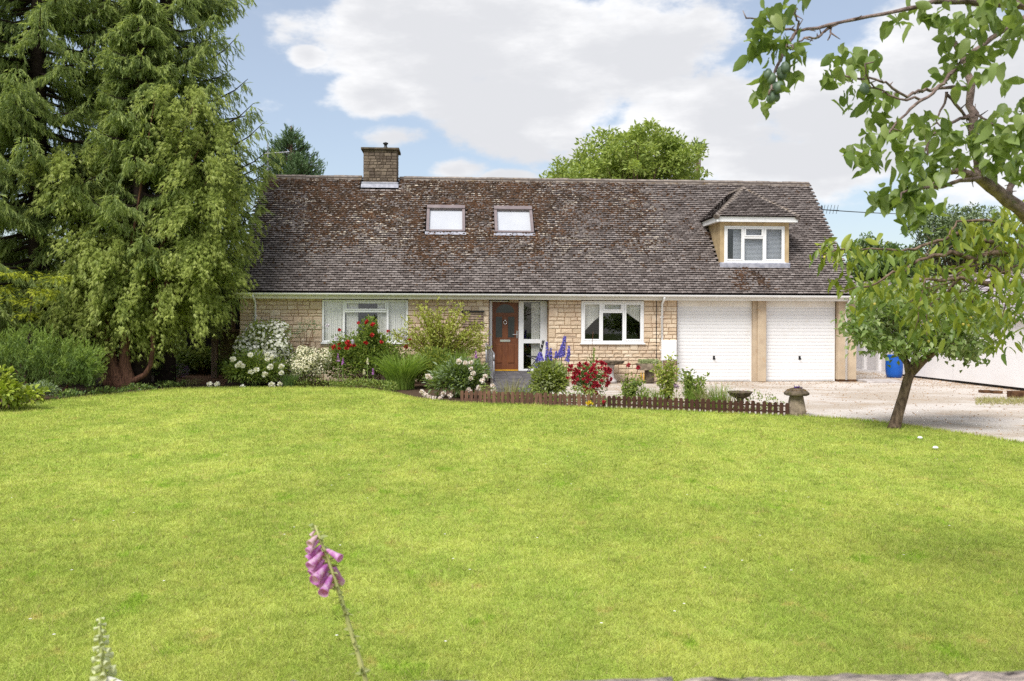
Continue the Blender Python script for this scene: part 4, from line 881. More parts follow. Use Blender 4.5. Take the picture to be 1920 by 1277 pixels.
for (u, v, s, lab) in ((1848, 736, .13, 'small dark brick lying on gravel by the white wall, nearest the tree'), (1868, 737, .12, 'small dark brick on gravel, beside the bigger brown block'), (1908, 745, .2, 'square brown block half buried beside the white wall')):
    q = gnd(u, v); b = MB(); b.bbox(q[0] - s, q[0] + s, q[1] - .1, q[1] + .1, -.02, .06 if s < .2 else .15, .02); tag(b.build('brick', MT['brownstone']), lab, 'brick')
for (u, v, lab) in ((1725, 826, 'small white mushroom on the lawn just below the leaning tree'), (1754, 845, 'larger white mushroom on the lawn, nearer than the other')):
    q = gnd(u, v); b = MB(); b.lathe((q[0], q[1], 0), [(.012, 0), (.012, .035), (.04, .035), (.036, .05), (.02, .062), (.002, .065)], 10); tag(b.build('mushroom', MT['white'], None, True), lab, 'mushroom')
# overhead cable and aerials
MB()
q0, q1 = at(1541, 393, 33), at(1790, 399, 60); aer = thing('television_aerial', 'thin television aerial rising behind the right roof edge', 'aerial', (q0[0], q0[1], 0))
b = MB(); b.tube([(q0[0], q0[1], 0), (q0[0], q0[1], q0[2] + .15)], .03, 6); b.build('mast', MT['black'], aer); b = MB(); b.tube([q0 - [.25, 0, 0], q0 + [.75, .2, 0]], .014, 5)
for k in range(6): b.tube([q0 + [-.1 + k * .13, -.02, -.16], q0 + [-.0 + k * .13, .02, .18]], .009, 4)
b.build('antenna', MT['black'], aer)
b = MB(); b.tube([q0 + (q1 - q0) * s + [0, 0, -.5 * s * (1 - s)] for s in np.linspace(0, 1, 14)], .02, 5); tag(b.build('overhead_cable', MT['black']), 'dark overhead cable crossing the sky right of the roof', 'cable')
q0 = at(502, 330, 31); aer = thing('television_aerial', 'pale television aerial above the left end of the roof', 'aerial', (q0[0], q0[1], 0)); zt = at(502, 268, 31)[2]; zc_ = at(502, 288, 31)[2]
b = MB(); b.tube([(q0[0], 31, 0), (q0[0], 31, zt)], .022, 6); b.build('mast', MT['metal'], aer); b = MB(); b.tube([(q0[0] - .1, 31, zc_), (q0[0] + .75, 30.9, zc_ + .05)], .016, 5)
for k in range(5): b.tube([(q0[0] + .1 + k * .14, 30.75, zc_), (q0[0] + .1 + k * .14, 31.2, zc_ + .03)], .01, 4)
b.build('antenna', MT['metal'], aer)

# ------------------------------------------------------------------ left side: slatted screen, post, wheelbarrow
sx0, sx1 = at(405, 650, 27.9)[0], at(452, 650, 27.9)[0]; stz = at(430, 620, 27.9)[2]
sc_ = thing('slatted_screen', 'dark slatted timber screen between the conifer and house corner', 'fence', (sx0, 27.9, 0))
for k in range(11): MB().bbox(sx0 + .1, sx1 + .6, 27.98, 28.01, .05 + k * (stz - .1) / 11, .05 + (k + .9) * (stz - .1) / 11, .008).build('slat', MT['greenboard'], sc_)
MB().bbox(sx0 - .1, sx1 + .6, 27.9, 28.02, stz - .05, stz + .04, .01).build('top_rail', MT['timber'], sc_)
MB().bbox(sx0 + .45, sx0 + .55, 27.95, 28.05, stz + .041, stz + 1.1, .01).build('upright', MT['timber'], sc_)
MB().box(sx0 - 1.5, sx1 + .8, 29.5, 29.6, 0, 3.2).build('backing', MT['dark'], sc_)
px0 = at(396, 650, 27.2)[0]; b = MB(); b.bbox(px0, px0 + .17, 27.2, 27.37, 0, stz - .03, .015); tag(b.build('timber_post', MT['timber']), 'square weathered timber post in front of the slatted screen', 'post')
wb = thing('wheelbarrow', 'dark metal wheelbarrow parked under the conifer', 'wheelbarrow', gnd(315, 700)); q = gnd(315, 700); wy = q[1]; X_ = lambda u: at(u, 680, wy)[0]; Z_ = lambda v: at(330, v, wy)[2]
b = MB(); b.add([(X_(302), wy - .25, Z_(673)), (X_(333), wy - .25, Z_(673)), (X_(333), wy + .3, Z_(673)), (X_(302), wy + .3, Z_(673)), (X_(306), wy - .17, Z_(686)), (X_(324), wy - .17, Z_(686)), (X_(324), wy + .22, Z_(686)), (X_(306), wy + .22, Z_(686))], [(4, 5, 6, 7), (0, 4, 5, 1)[::-1], (1, 2, 6, 5), (2, 3, 7, 6), (3, 0, 4, 7)])
b.tube([(X_(302), wy - .25, Z_(673)), (X_(333), wy - .25, Z_(673)), (X_(333), wy + .3, Z_(673)), (X_(302), wy + .3, Z_(673)), (X_(302), wy - .25, Z_(673))], .014, 6); b.build('tray', MT['darkbark'], wb)
for dy in (-.2, .25): MB().tube([(X_(298), wy + .02, Z_(694)), (X_(310), wy + dy * .6, Z_(688)), (X_(372), wy + dy, Z_(648)), (X_(388), wy + dy, Z_(634))], .017, 6).build('handle', MT['black'], wb); MB().tube([(X_(325), wy + dy * .8, Z_(680)), (X_(328), wy + dy, .0)], .016, 6).build('leg', MT['black'], wb)
b = MB(); b.tube([(X_(297) + .13 * math.cos(a), wy + .02, .135 + .13 * math.sin(a)) for a in np.linspace(0, 2 * math.pi, 17)], .035, 8); b.build('wheel', MT['black'], wb, True)

# ------------------------------------------------------------------ vegetation builders
def tufts(P, D, Ln, m=9, spread=.5, wd=.10, t0=.0):
    """needled shoots: m slim faces round every axis"""
    n = len(P); D = nrm(D); parts = []
    for k in range(m):
        t = t0 + (1 - t0) * (k / m) * .8
        rad = nrm(np.cross(D, rdir(n))); dd = nrm(D + rad * spread * rng.uniform(.6, 1.2, (n, 1)))
        V, T, _ = leaf_geo(P + D * Ln[:, None] * t, dd, rdir(n), Ln * rng.uniform(.30, .5, n), Ln * wd, 't'); parts.append((V, T, 0))
    return cat_geo(parts)
def fans(P, D, Nn, Ln, m=7, ang=.6, wd=.13):
    """flat cypress sprays: m lobes in one plane"""
    D = nrm(D); S = nrm(np.cross(D, Nn)); n = len(P); parts = []
    for k in range(m):
        a = (k / (m - 1) - .5) * 2 * ang + rng.normal(0, .12, n); d = D * np.cos(a)[:, None] + S * np.sin(a)[:, None] + rdir(n) * .12
        V, T, _ = leaf_geo(P + D * Ln[:, None] * .12 * (1 - abs(k / (m - 1) - .5) * 2), d, Nn, Ln * (1 - .35 * np.abs(a) / ang) * rng.uniform(.7, 1.15, n), Ln * wd, 't'); parts.append((V, T, 0))
    return cat_geo(parts)
def spruce(name, label, base, H, Rm, z0, z1, nl, mats, pw=.8, keep=None, sub=13, tilt=.0, limbs=None):
    root = thing(name, label, 'tree', base); base = np.array(base, float)
    b = MB(); b.tube([base + [0, 0, -.1], base + [0, 0, 1.2], base + [0, 0, H * .5], base + [0, 0, H]], [.30, .25, .16, .02], 10); b.build('trunk', MT['darkbark'], root, True)
    b = MB(); Ps, Ds, Ls, Tip = [], [], [], []
    specs = [(z0 + (z1 - z0) * ((i + .5) / nl) ** .9 + rng.uniform(-.15, .15), rng.uniform(0, 2 * np.pi), None) for i in range(nl)]
    if limbs: specs += limbs
    for z, az, ln in specs:
        Lb = ln or Rm * (1 - z / H) ** pw * rng.uniform(.72, 1.12); r_ = np.array([math.cos(az), math.sin(az), 0]); s_ = np.array([-r_[1], r_[0], 0])
        up = .42 if ln else .18
        crv = lambda t: base + [0, 0, z] + r_ * Lb * t + np.array([0, 0, 1.]) * Lb * (-.38 * t + (.30 + up * .6) * t ** 2.4)
        b.tube([crv(t) for t in (0, .3, .6, .85, 1)], [.05, .04, .028, .016, .008], 5)
        sb = sub if math.sin(az) < .45 else 7
        for j in range(sb):
            t = .16 + .84 * (j + rng.random()) / sb; p = crv(t)
            for sd in (-1, 1):
                sl = (.34 * Lb * (1 - t) + .22) * rng.uniform(.7, 1.2); d = nrm(r_ * .75 + s_ * sd * .8 + np.array([0, 0, -.25 + .3 * t])); k = max(4, int(sl / .058))
                q = (np.arange(k) + rng.random(k)) / k; pts = p + d * sl * q[:, None] + np.array([0, 0, -1.]) * (q ** 2)[:, None] * sl * .35
                hang = rng.random(k)[:, None]
                dd = d * .55 * (1 - hang * .5) + np.array([0, 0, -1.]) * (.35 + .9 * hang) + rdir(k) * .28
                Ps.append(pts); Ds.append(dd); Ls.append(rng.uniform(.17, .32, k)); Tip.append(q * .6 + t * .4)
        k = 7; q = .55 + .45 * rng.random(k); Ps.append(np.array([crv(a) for a in q])); Ds.append(np.tile(r_ + [0, 0, .25], (k, 1)) + rdir(k) * .45); Ls.append(rng.uniform(.16, .3, k)); Tip.append(np.ones(k))
    b.build('limb', MT['darkbark'], root)
    P, D, Ln, tp = np.concatenate(Ps), np.concatenate(Ds), np.concatenate(Ls), np.concatenate(Tip)
    parts = []; sel = tp + rng.normal(0, .22, len(tp)) > .78
    for mi, s_ in ((0, ~sel), (1, sel)):
        V, T, _ = tufts(P[s_], D[s_], Ln[s_]); parts.append((V, T, mi))
    V, T, mi = cat_geo(parts); nmesh('crown', V, T, mats, mi, root); return root
def blob_points(ells, n, Yc, Yr):
    """points spread through rounded masses given in the picture's terms, each with its own depth"""
    w_ = np.array([e[2] * e[3] for e in ells], float); idx = rng.choice(len(ells), n, p=w_ / w_.sum()); out, dirs = [], []
    for i in idx:
        u, v, ru, rv = ells[i][:4]; d = rdir(1)[0] * rng.random() ** .45; Y = Yc + d[1] * Yr; k = FPX / Y
        c = at(u, v, Yc); p = c + np.array([d[0] * ru / k, d[1] * Yr, d[2] * rv / k]); out.append(p); dirs.append(d)
    return np.array(out), np.array(dirs)
def bush(name, label, cat, c, r, n, ln, wd, mats, nclump=16, kind='d', group=None, up=.4, stems=6, droop=0, fill=.42, bark=None, curl=.3, flat=0):
    """shrub: leaves gathered in clumps through a rounded mass standing on c"""
    c = np.array(c, float); r = np.array(r, float); root = thing(name, label, cat, c, group); global LAST
    cl = rdir(nclump) * rng.uniform(.35, .85, (nclump, 1)); cl[:, 2] = np.abs(cl[:, 2]) * 1.25 - .35
    LAST = (cl, c, r, fill); idx = rng.integers(0, nclump, n); off = rdir(n) * (rng.random((n, 1)) ** .5) * fill
    q = cl[idx] + off; nn = np.linalg.norm(q, axis=1); q[nn > 1] /= nn[nn > 1][:, None]
    P = c + [0, 0, r[2] * .48] + q * r * [1, 1, .54]; P[:, 2] = np.maximum(P[:, 2], c[2] + .02)
    D = nrm(off) * .7 + nrm(q) * .5 + rdir(n) * .5 + [0, 0, up - droop]
    if flat: D[:, 2] *= (1 - flat)
    Ls = ln * rng.uniform(.65, 1.25, n); Nn = nrm(np.array([0, 0, 1.]) + rdir(n) * .7)
    V, T, fpl = leaf_geo(P, D, Nn, Ls, Ls * wd / ln, kind, curl); mi = None; mats = mats if isinstance(mats, list) else [mats]
    if len(mats) > 1: mi = np.repeat((rng.random(n) < .35).astype(int), fpl)
    nmesh('foliage', V, T, mats, mi, root)
    if stems:
        b = MB()
        for k in range(stems):
            e = c + [0, 0, r[2] * .48] + cl[k % nclump] * r * [1, 1, .54]; s = c + np.array([rng.normal() * .06, rng.normal() * .06, 0]); b.tube([s, (s + e) / 2 + [0, 0, .03], e], [.013, .009, .004], 5)
        b.build('stem', bark or MT['twig'], root)
    return root
def blades(root, c, rad, n, h, wd, m, arch=.5, name='blades', spread=1.0, seg=5):
    """strap leaves rising from a clump and arching over"""
    c = np.array(c, float); a = rng.uniform(0, 2 * np.pi, n); rr = rad * np.sqrt(rng.random(n)); B = c + np.stack([rr * np.cos(a), rr * np.sin(a), np.zeros(n)], 1)
    out_ = np.stack([np.cos(a + rng.normal(0, .5, n)), np.sin(a + rng.normal(0, .5, n)), np.zeros(n)], 1); hh = h * rng.uniform(.55, 1.1, n); ar = arch * rng.uniform(.3, 1.4, n)
    side = np.cross(out_, [0, 0, 1.]); side = nrm(side + rdir(n) * .5); Vs = []
    for k in range(seg):
        t = k / seg; p = B + out_ * (hh * ar * t ** 2 * spread)[:, None] + np.array([0, 0, 1.]) * (hh * (t - .38 * ar * t ** 2.6))[:, None]; w_ = wd * (1 - t ** 2 * .8) * .5; Vs += [p - side * w_, p + side * w_]
    t = 1.0; Vs.append(B + out_ * (hh * ar)[:, None] * spread + np.array([0, 0, 1.]) * (hh * (1 - .38 * ar))[:, None])
    V = np.stack(Vs, 1); K = V.shape[1]; F = []
    for k in range(seg - 1): F += [(2 * k, 2 * k + 1, 2 * k + 3), (2 * k, 2 * k + 3, 2 * k + 2)]
    F.append((2 * seg - 2, 2 * seg - 1, 2 * seg)); T = (np.array(F)[None] + (np.arange(n) * K)[:, None, None]).reshape(-1, 3)
    return nmesh(name, V.reshape(-1, 3), T, m, parent=root)
def flower_mesh(name, m, r, np_=26, ball=.9, seed=0, mats=None):
    st = rng.bit_generator.state; d = rdir(np_); d[:, 2] = d[:, 2] * .8 + .15; P = d * r * .25
    V, T, f = leaf_geo(P, d + rdir(np_) * .35, rdir(np_), r * .8, r * .85, 'd', .5)
    V2, T2, f2 = leaf_geo(d[:np_ // 2] * r * .5 * .5, rdir(np_ // 2), d[:np_ // 2], r * .45, r * .55, 'd', .5)
    V, T, mi = cat_geo([(V, T, 0), (V2, T2, 0)]); me = bpy.data.meshes.new(name); me.from_pydata(V.tolist(), [], T.tolist()); me.materials.append(m); me.update(); return me
def put_flowers(root, name, meshes, pts, smin=.85, smax=1.15):
    for i, p in enumerate(pts):
        o = link(name, meshes[i % len(meshes)], root, p); o.rotation_euler = (random.uniform(-.5, .5), random.uniform(-.5, .5), random.uniform(0, 6.28)); s = random.uniform(smin, smax); o.scale = (s, s, s)
def broadleaf(name, label, base, trunk_h, tr, ells, Yc, Yr, ncl, per, ln, wd, mats, cr=.55, bark=None, group=None, up=.3, kind='d'):
    """tree whose crown is leaf clumps carried on limbs"""
    base = np.array(base, float); root = thing(name, label, 'tree', base, group); C_, dirs = blob_points(ells, ncl, Yc, Yr)
    b = MB(); top = base + [0, 0, trunk_h]; b.tube([base - [0, 0, .1], base + [0, 0, trunk_h * .5], top], [tr, tr * .8, tr * .6], 10); b.build('trunk', bark or MT['bark'], root, True)
    b = MB()
    for c in C_[:: max(1, ncl // 60)]: b.tube([top - [0, 0, trunk_h * .15], top + (c - top) * .5 + [0, 0, .15 * np.linalg.norm(c - top) * .3], c], [tr * .35, tr * .18, .012], 5)
    b.build('limb', bark or MT['bark'], root)
    n = ncl * per; idx = np.repeat(np.arange(ncl), per); o = rdir(n) * (rng.random((n, 1)) ** .5) * cr * rng.uniform(.7, 1.3, (ncl, 1))[idx]; o[:, 2] *= .75; P = C_[idx] + o
    D = nrm(o) * .6 + rdir(n) * .7 + [0, 0, up]; Ls = ln * rng.uniform(.6, 1.3, n); V, T, f = leaf_geo(P, D, nrm(rdir(n) * .8 + [0, 0, 1]), Ls, Ls * wd / ln, kind, .35)
    cm = (rng.random(ncl) < .4).astype(int)[idx]; mi = np.repeat(np.where(rng.random(n) < .75, cm, 1 - cm), f); nmesh('crown', V, T, mats, mi, root); return root

# ------------------------------------------------------------------ leaf materials
LM = {}
LM['spruce'] = leafmat('spruce_needles', (.165, .22, .07), (.23, .285, .09), .5, .6, (.14, .19, .06), .9)
LM['spruce_tip'] = leafmat('spruce_new_growth', (.30, .37, .11), (.39, .45, .15), .5, .55)
LM['thuja'] = leafmat('cypress_foliage', (.19, .25, .052), (.27, .325, .07), .5, .55, (.28, .33, .07), .8)
LM['thuja_tip'] = leafmat('cypress_tips', (.36, .43, .10), (.47, .52, .15), .5, .5)
LM['gold'] = leafmat('golden_foliage', (.33, .34, .03), (.24, .29, .03), .3)
LM['juniper'] = leafmat('juniper_foliage', (.075, .125, .030), (.115, .165, .04), .3)
LM['juniper_tip'] = leafmat('juniper_tips', (.16, .24, .045), (.22, .29, .06), .35)
LM['lime'] = leafmat('lime_leaf', (.26, .34, .04), (.38, .42, .06), .3)
LM['mid'] = leafmat('mid_green_leaf', (.10, .150, .034), (.160, .215, .052), .45)
LM['light'] = leafmat('light_green_leaf', (.24, .31, .065), (.34, .39, .10), .45)
LM['dark'] = leafmat('dark_green_leaf', (.050, .088, .026), (.085, .130, .038), .35)
LM['grey'] = leafmat('grey_green_leaf', (.15, .20, .11), (.22, .27, .16), .3)
LM['lightgrey'] = leafmat('pale_leaf', (.30, .35, .16), (.38, .42, .22), .4)
LM['ash'] = leafmat('ash_leaf', (.30, .38, .09), (.38, .44, .13), .45)
LM['ash2'] = leafmat('ash_leaf_deep', (.20, .27, .06), (.26, .33, .08), .4)
LM['pine'] = leafmat('pine_needles', (.045, .080, .030), (.075, .115, .045), .1)
LM['far'] = leafmat('distant_leaf', (.07, .10, .045), (.11, .14, .065), .2)
LM['far2'] = leafmat('distant_leaf_pale', (.115, .155, .075), (.18, .215, .12), .2)
LM['twigleaf'] = leafmat('yellow_green_leaf', (.36, .41, .075), (.48, .50, .12), .4)
LM['blade'] = leafmat('strap_leaf', (.17, .27, .042), (.25, .35, .068), .45)
LM['straw'] = leafmat('straw_blade', (.28, .29, .10), (.42, .38, .18), .3)
LM['plum'] = leafmat('plum_leaf', (.11, .165, .045), (.19, .245, .07), .5, .42, spec=.45)
LM['plum_pale'] = leafmat('plum_leaf_pale', (.20, .27, .085), (.28, .34, .12), .42, .45)
LM['cherry'] = leafmat('cherry_leaf', (.19, .24, .036), (.33, .37, .06), .5, .4, spec=.45)
LM['cherry2'] = leafmat('cherry_leaf_deep', (.085, .13, .03), (.14, .185, .042), .45, .4, spec=.45)
LM['small'] = leafmat('small_tree_leaf', (.115, .175, .05), (.20, .265, .085), .5, .4, spec=.45)
LM['small2'] = leafmat('small_tree_leaf_pale', (.25, .31, .13), (.33, .38, .18), .4, .4)
LM['white'] = leafmat('white_petal', (.78, .76, .70), (.84, .83, .78), .25, .6)
LM['cream'] = leafmat('cream_petal', (.78, .72, .52), (.82, .79, .64), .25, .6)
LM['blush'] = leafmat('blush_petal', (.80, .70, .68), (.84, .79, .76), .25, .6)
LM['red'] = leafmat('red_petal', (.42, .010, .016), (.55, .03, .03), .25, .6)
LM['crimson'] = leafmat('crimson_petal', (.34, .010, .03), (.50, .03, .06), .25, .6)
LM['blue'] = leafmat('delphinium_petal', (.17, .16, .62), (.30, .25, .74), .3, .6)
LM['purple'] = leafmat('purple_petal_pale', (.42, .13, .50), (.55, .24, .60), .3, .6)
LM['yellow'] = leafmat('yellow_petal', (.75, .52, .02), (.80, .62, .05), .2)
LM['lilac'] = leafmat('lilac_petal', (.62, .58, .74), (.74, .70, .80), .3)

# ------------------------------------------------------------------ big conifers on the left
c1 = at(70, 700, 24.6)[0]; c2 = at(310, 700, 25.4)[0]
spruce('spruce_tree', 'tall dark spruce at the far left edge with drooping shoots', (c1, 24.6, 0), 27, 3.3, 1.6, 12.0, 185, [LM['spruce'], LM['spruce_tip']], .55)
spruce('spruce_tree', 'slim spruce with pale drooping finger shoots, middle one of the three', (at(262, 700, 23.7)[0], 23.7, 0), 11.5, 2.15, 2.9, 11.2, 110, [LM['spruce'], LM['spruce_tip']], .75)
spruce('spruce_tree', 'tall spruce behind the cypress, its upswept limb nearest the chimney', (c2, 25.4, 0), 27, 2.75, 1.8, 12.0, 140, [LM['spruce'], LM['spruce_tip']], .6,
       limbs=[(6.0, -.15, 3.0), (5.6, .05, 2.9), (6.6, -.3, 3.0), (5.9, -.05, 3.15), (5.2, -.2, 2.8), (4.6, -.1, 2.7), (4.1, -.35, 2.7), (3.6, -.1, 2.5), (7.2, -.3, 2.7), (3.1, -.3, 2.4), (8, -.2, 2.4), (9, -.4, 2.3), (5.0, -.5, 2.8), (4.4, -.6, 2.8), (3.8, -.55, 2.7)])
TY = 23.3
th = thing('cypress_tree', 'yellow-green multi-stemmed cypress with swollen reddish trunk at lawn edge', 'tree', gnd(232, 729)); TY = gnd(232, 729)[1]
tp = lambda *q: [at(u, v, TY + dy) for u, v, dy in q]
b = MB()
b.tube(tp((238, 735, 0), (228, 716, 0), (212, 690, .05), (206, 655, .1), (203, 600, .2), (220, 480, .3)), [.30, .22, .17, .14, .12, .06], 12)
b.tube(tp((246, 733, 0), (240, 712, -.02), (234, 688, 0), (234, 650, .05), (238, 590, .1), (280, 470, .2)), [.24, .19, .15, .13, .11, .05], 12)
b.tube(tp((222, 731, .1), (205, 715, .1), (194, 685, .2), (188, 640, .25), (180, 580, .3), (200, 470, .3)), [.20, .17, .13, .12, .10, .05], 10)
b.tube(tp((240, 722, -.05), (256, 711, -.1), (272, 702, -.12), (282, 685, -.12), (286, 655, -.1), (285, 600, 0), (330, 480, .1)), [.10, .075, .065, .06, .055, .05, .03], 9)
b.tube(tp((252, 734, -.1), (262, 733, -.25), (276, 736, -.4)), [.13, .08, .02], 8); b.tube(tp((226, 735, -.1), (212, 737, -.3), (200, 741, -.5)), [.14, .08, .02], 8)
b.build('trunk', MT['redbark'], th, True)
ells = [(382, 330, 62, 110), (350, 210, 60, 70), (190, 500, 100, 80), (295, 520, 135, 85), (402, 430, 45, 95), (150, 330, 60, 60), (390, 480, 38, 34), (215, 590, 75, 50), (265, 572, 70, 30), (170, 560, 45, 60)]
C_, dr_ = blob_points(ells, 560, 23.9, 1.6)
b = MB()
for c in C_[::25]: s = at(230, 560, TY + .2); b.tube([s, (s + c) / 2, c], [.05, .03, .01], 5)
b.build('limb', MT['redbark'], th)
parts = []
for i in range(len(C_)):
    k = 88; o = nrm(dr_[i] * [1, 1, .3] + [0, -.25, -.2]); L_ = rng.uniform(.4, .8); q = rng.random(k)
    P = C_[i] + o * (q * L_)[:, None] + np.array([0, 0, -1.]) * (q ** 2 * L_ * .8)[:, None] + rng.normal(0, .09, (k, 3)); D = o * .7 + [0, 0, -.65] + rdir(k) * .55
    tip = (q + rng.normal(0, .2, k) > .72)
    for mi, s_ in ((0, ~tip), (1, tip)):
        if s_.any(): V, T, _ = fans(P[s_], D[s_], nrm(rdir(s_.sum()) * .6 + [0, -.5, .6]), rng.uniform(.09, .18, s_.sum())); parts.append((V, T, mi))
V, T, mi = cat_geo(parts); nmesh('crown', V, T, [LM['thuja'], LM['thuja_tip']], mi, th)
# old brown trunk standing between
q = gnd(152, 716); tk = thing('yew_tree', 'dark tree with fibrous brown trunk between juniper and cypress', 'tree', q)
b = MB(); b.tube([at(152, 722, q[1]), at(150, 690, q[1]), at(152, 640, q[1]), at(150, 560, q[1] + .3)], [.17, .14, .13, .1], 10); b.build('trunk', MT['redbark'], tk, True)
C_, dr_ = blob_points([(90, 520, 90, 70), (40, 440, 70, 90), (130, 590, 50, 40), (60, 600, 80, 40), (70, 350, 90, 90), (40, 240, 70, 80), (130, 310, 50, 60)], 330, q[1] + .6, 1.3); idx = np.repeat(np.arange(330), 38); n = len(idx)
V, T, _ = tufts(C_[idx] + rng.normal(0, .16, (n, 3)), rdir(n) * .6 + [0, -.2, -.5], rng.uniform(.12, .22, n), 7); nmesh('crown', V, T, LM['spruce'], parent=tk)
gy = 21.6; gl = thing('golden_cypress', 'golden yellow conifer sprays above the juniper at the left edge', 'tree', (at(50, 700, gy)[0], gy, 0))
b = MB(); s = at(50, 700, gy); s[2] = 0; b.tube([s, at(55, 620, gy + .3), at(60, 545, gy + .5)], [.05, .03, .01], 7); b.build('trunk', MT['darkbark'], gl, True)
parts = []
for (u, v, ru) in ((15, 512, 22), (50, 515, 26), (105, 520, 22), (75, 545, 14), (25, 560, 18), (60, 566, 20), (50, 590, 14), (8, 540, 12), (95, 550, 10)):
    k = 60; c = at(u, v, gy); P = c + rng.normal(0, 1, (k, 3)) * [ru / 80 * .5, .25, .05]; V, T, _ = fans(P, nrm(P - c + [0, 0, -.05]) + [0, -.3, -.25] + rdir(k) * .3, nrm(rdir(k) * .4 + [0, 0, 1]), rng.uniform(.1, .17, k)); parts.append((V, T, 0))
V, T, mi = cat_geo(parts); nmesh('crown', V, T, LM['gold'], parent=gl)
# juniper: upright plumes
jb = gnd(75, 742); jy = jb[1] + .4; jr = thing('juniper_shrub', 'feathery bright green juniper shrub at the left lawn edge', 'shrub', (jb[0], jy, 0)); parts = []
for i in range(300):
    u = rng.uniform(-60, 172); cen = 1 - ((u - 60) / 120) ** 2 * .55; v1 = 725 - 10 * rng.random(); v0 = 725 - 118 * cen * rng.uniform(.35, 1.0); yy = jy + rng.uniform(-.6, .9)
    a, e = at(u, v1 if rng.random() < .5 else (v0 + v1) / 2, yy), at(u + rng.uniform(-30, 30) + (u - 60) * .12, v0, yy + rng.uniform(-.2, .1)); k = 30; q = rng.random(k); P = a + (e - a) * q[:, None] + rng.normal(0, .045, (k, 3)); D = nrm(e - a) * .8 + rdir(k) * .75 + [0, 0, .25]
    tip = q > .62
    for mi, s_ in ((0, ~tip), (1, tip)):
        if s_.any(): V, T, _ = tufts(P[s_], D[s_], rng.uniform(.09, .17, s_.sum()), 8, .6, .12); parts.append((V, T, mi))
V, T, mi = cat_geo(parts); nmesh('foliage', V, T, [LM['juniper'], LM['juniper_tip']], mi, jr)
b = MB(); [b.tube([(jb[0] + x, jy, 0), (jb[0] + x * 3, jy, .8)], [.03, .012], 6) for x in (-.3, -.1, .15, .3)]; b.build('stem', MT['redbark'], jr)
q = gnd(8, 772); bush('hydrangea', 'lime yellow-green leafy shrub in the lower left corner of the lawn', 'shrub', (q[0] - .3, q[1] + .35, 0), (.85, .6, .80), 1500, .11, .075, [LM['lime'], LM['light']], 18, 'l')
q = gnd(66, 752); bush('rue', 'low grey-green mounded plant beside the lime shrub', 'plant', (q[0], q[1] + .3, 0), (.5, .4, .42), 1500, .05, .03, [LM['grey'], LM['mid']], 14)
# shade plants under the conifers
def ground_cover(name, label, us, n, h, mats, ln=.06, dy=.5, kind='d'):
    P = []
    for i in range(n):
        u = rng.uniform(us[0], us[1]); v = np.interp(u, [p[0] for p in edge_px], [p[1] for p in edge_px]); g_ = gnd(u, v - 1); P.append([g_[0], g_[1] + rng.random() ** 1.3 * dy, 0])
    P = np.array(P); P = P[rng.random(n) < .15 + .85 * np.clip(.5 + .9 * np.sin(P[:, 0] * 4.3 + 2 * np.sin(P[:, 1] * 3)) * np.sin(P[:, 0] * 1.7 + 1), 0, 1)]; n = len(P); hh = h * (.4 + .6 * np.abs(np.sin(P[:, 0] * 3.1 + P[:, 1] * 2))); P[:, 2] = rng.random(n) * hh
    V, T, f = leaf_geo(P, rdir(n) * .8 + [0, 0, .6], nrm(rdir(n) * .7 + [0, 0, 1]), ln * rng.uniform(.6, 1.4, n), ln * .55, kind); o = nmesh(name, V, T, mats if isinstance(mats, list) else [mats], np.repeat((rng.random(n) < .4).astype(int), f) if isinstance(mats, list) else None); return tag(o, label, 'plants', kind='stuff')
ground_cover('undergrowth', 'low shade plants under the conifers', (90, 330), 1900, .16, [LM['mid'], LM['dark']], .07, 1.5)
ground_cover('ground_cover', 'low mixed groundcover along the front of the flower bed', (540, 740), 3200, .24, [LM['mid'], LM['light']], .06, .9)
q = gnd(300, 716); bush('fern', 'dark fern clump right of the cypress trunk', 'plant', (q[0], q[1], 0), (.75, .6, .75), 1500, .13, .03, [LM['dark'], LM['mid']], 16, droop=.2)
q = gnd(375, 702); bush('laurel_bush', 'broad-leaved green bush before the slatted screen', 'shrub', (q[0], q[1] + .2, 0), (1.3, .8, 1.0), 1700, .15, .10, [LM['light'], LM['mid']], 22, 'l', droop=.4, flat=.3)
q = gnd(437, 706); bush('laurel_bush', 'small leafy green bush between timber post and white shrub', 'shrub', (q[0] + .1, q[1] - .6, 0), (.5, .4, .85), 600, .12, .07, [LM['mid'], LM['light']], 12, 'l', droop=.3)
q = gnd(334, 709); hb = bush('heather', 'purple flowering heather mound near the wheelbarrow', 'plant', (q[0], q[1] + .1, 0), (.35, .3, .42), 500, .05, .02, LM['grey'], 10)
n = 500; P = np.array([q[0], q[1] + .05, .22]) + rdir(n) * [.30, .25, .2]; P[:, 2] = np.abs(P[:, 2]); V, T, _ = leaf_geo(P, rdir(n), rdir(n), .035, .03, 'd'); tag(nmesh('blossom', V, T, leafmat('heather_bloom', (.25, .11, .34), (.36, .20, .45), .2), parent=hb), kind='stuff')
q = gnd(350, 722); gc = thing('dried_plant', 'tuft of pale withered stems on the mulch near the lawn', 'plant', q); blades(gc, (q[0], q[1] + .1, 0), .35, 120, .25, .008, LM['straw'], 1.0)
# dark evergreens closing the view behind on the left
for i, (x, y, h, lab) in enumerate(((-19, 30, 4.5, 'dark evergreen hedge tree behind the juniper, furthest left'), (-15.6, 31, 4.2, 'dark evergreen hedge tree behind the left spruce'), (-12.6, 31.5, 4.0, 'dark evergreen hedge tree behind the wheelbarrow'), (-9.4, 32.5, 4.2, 'dark evergreen hedge tree behind the slatted screen'))):
    bush('hedge_tree', lab, 'tree', (x, y, 0), (2.3, 1.4, h), 5200, .22, .13, [LM['dark'], LM['spruce']], 44, stems=5, group='dark evergreens behind the conifers')

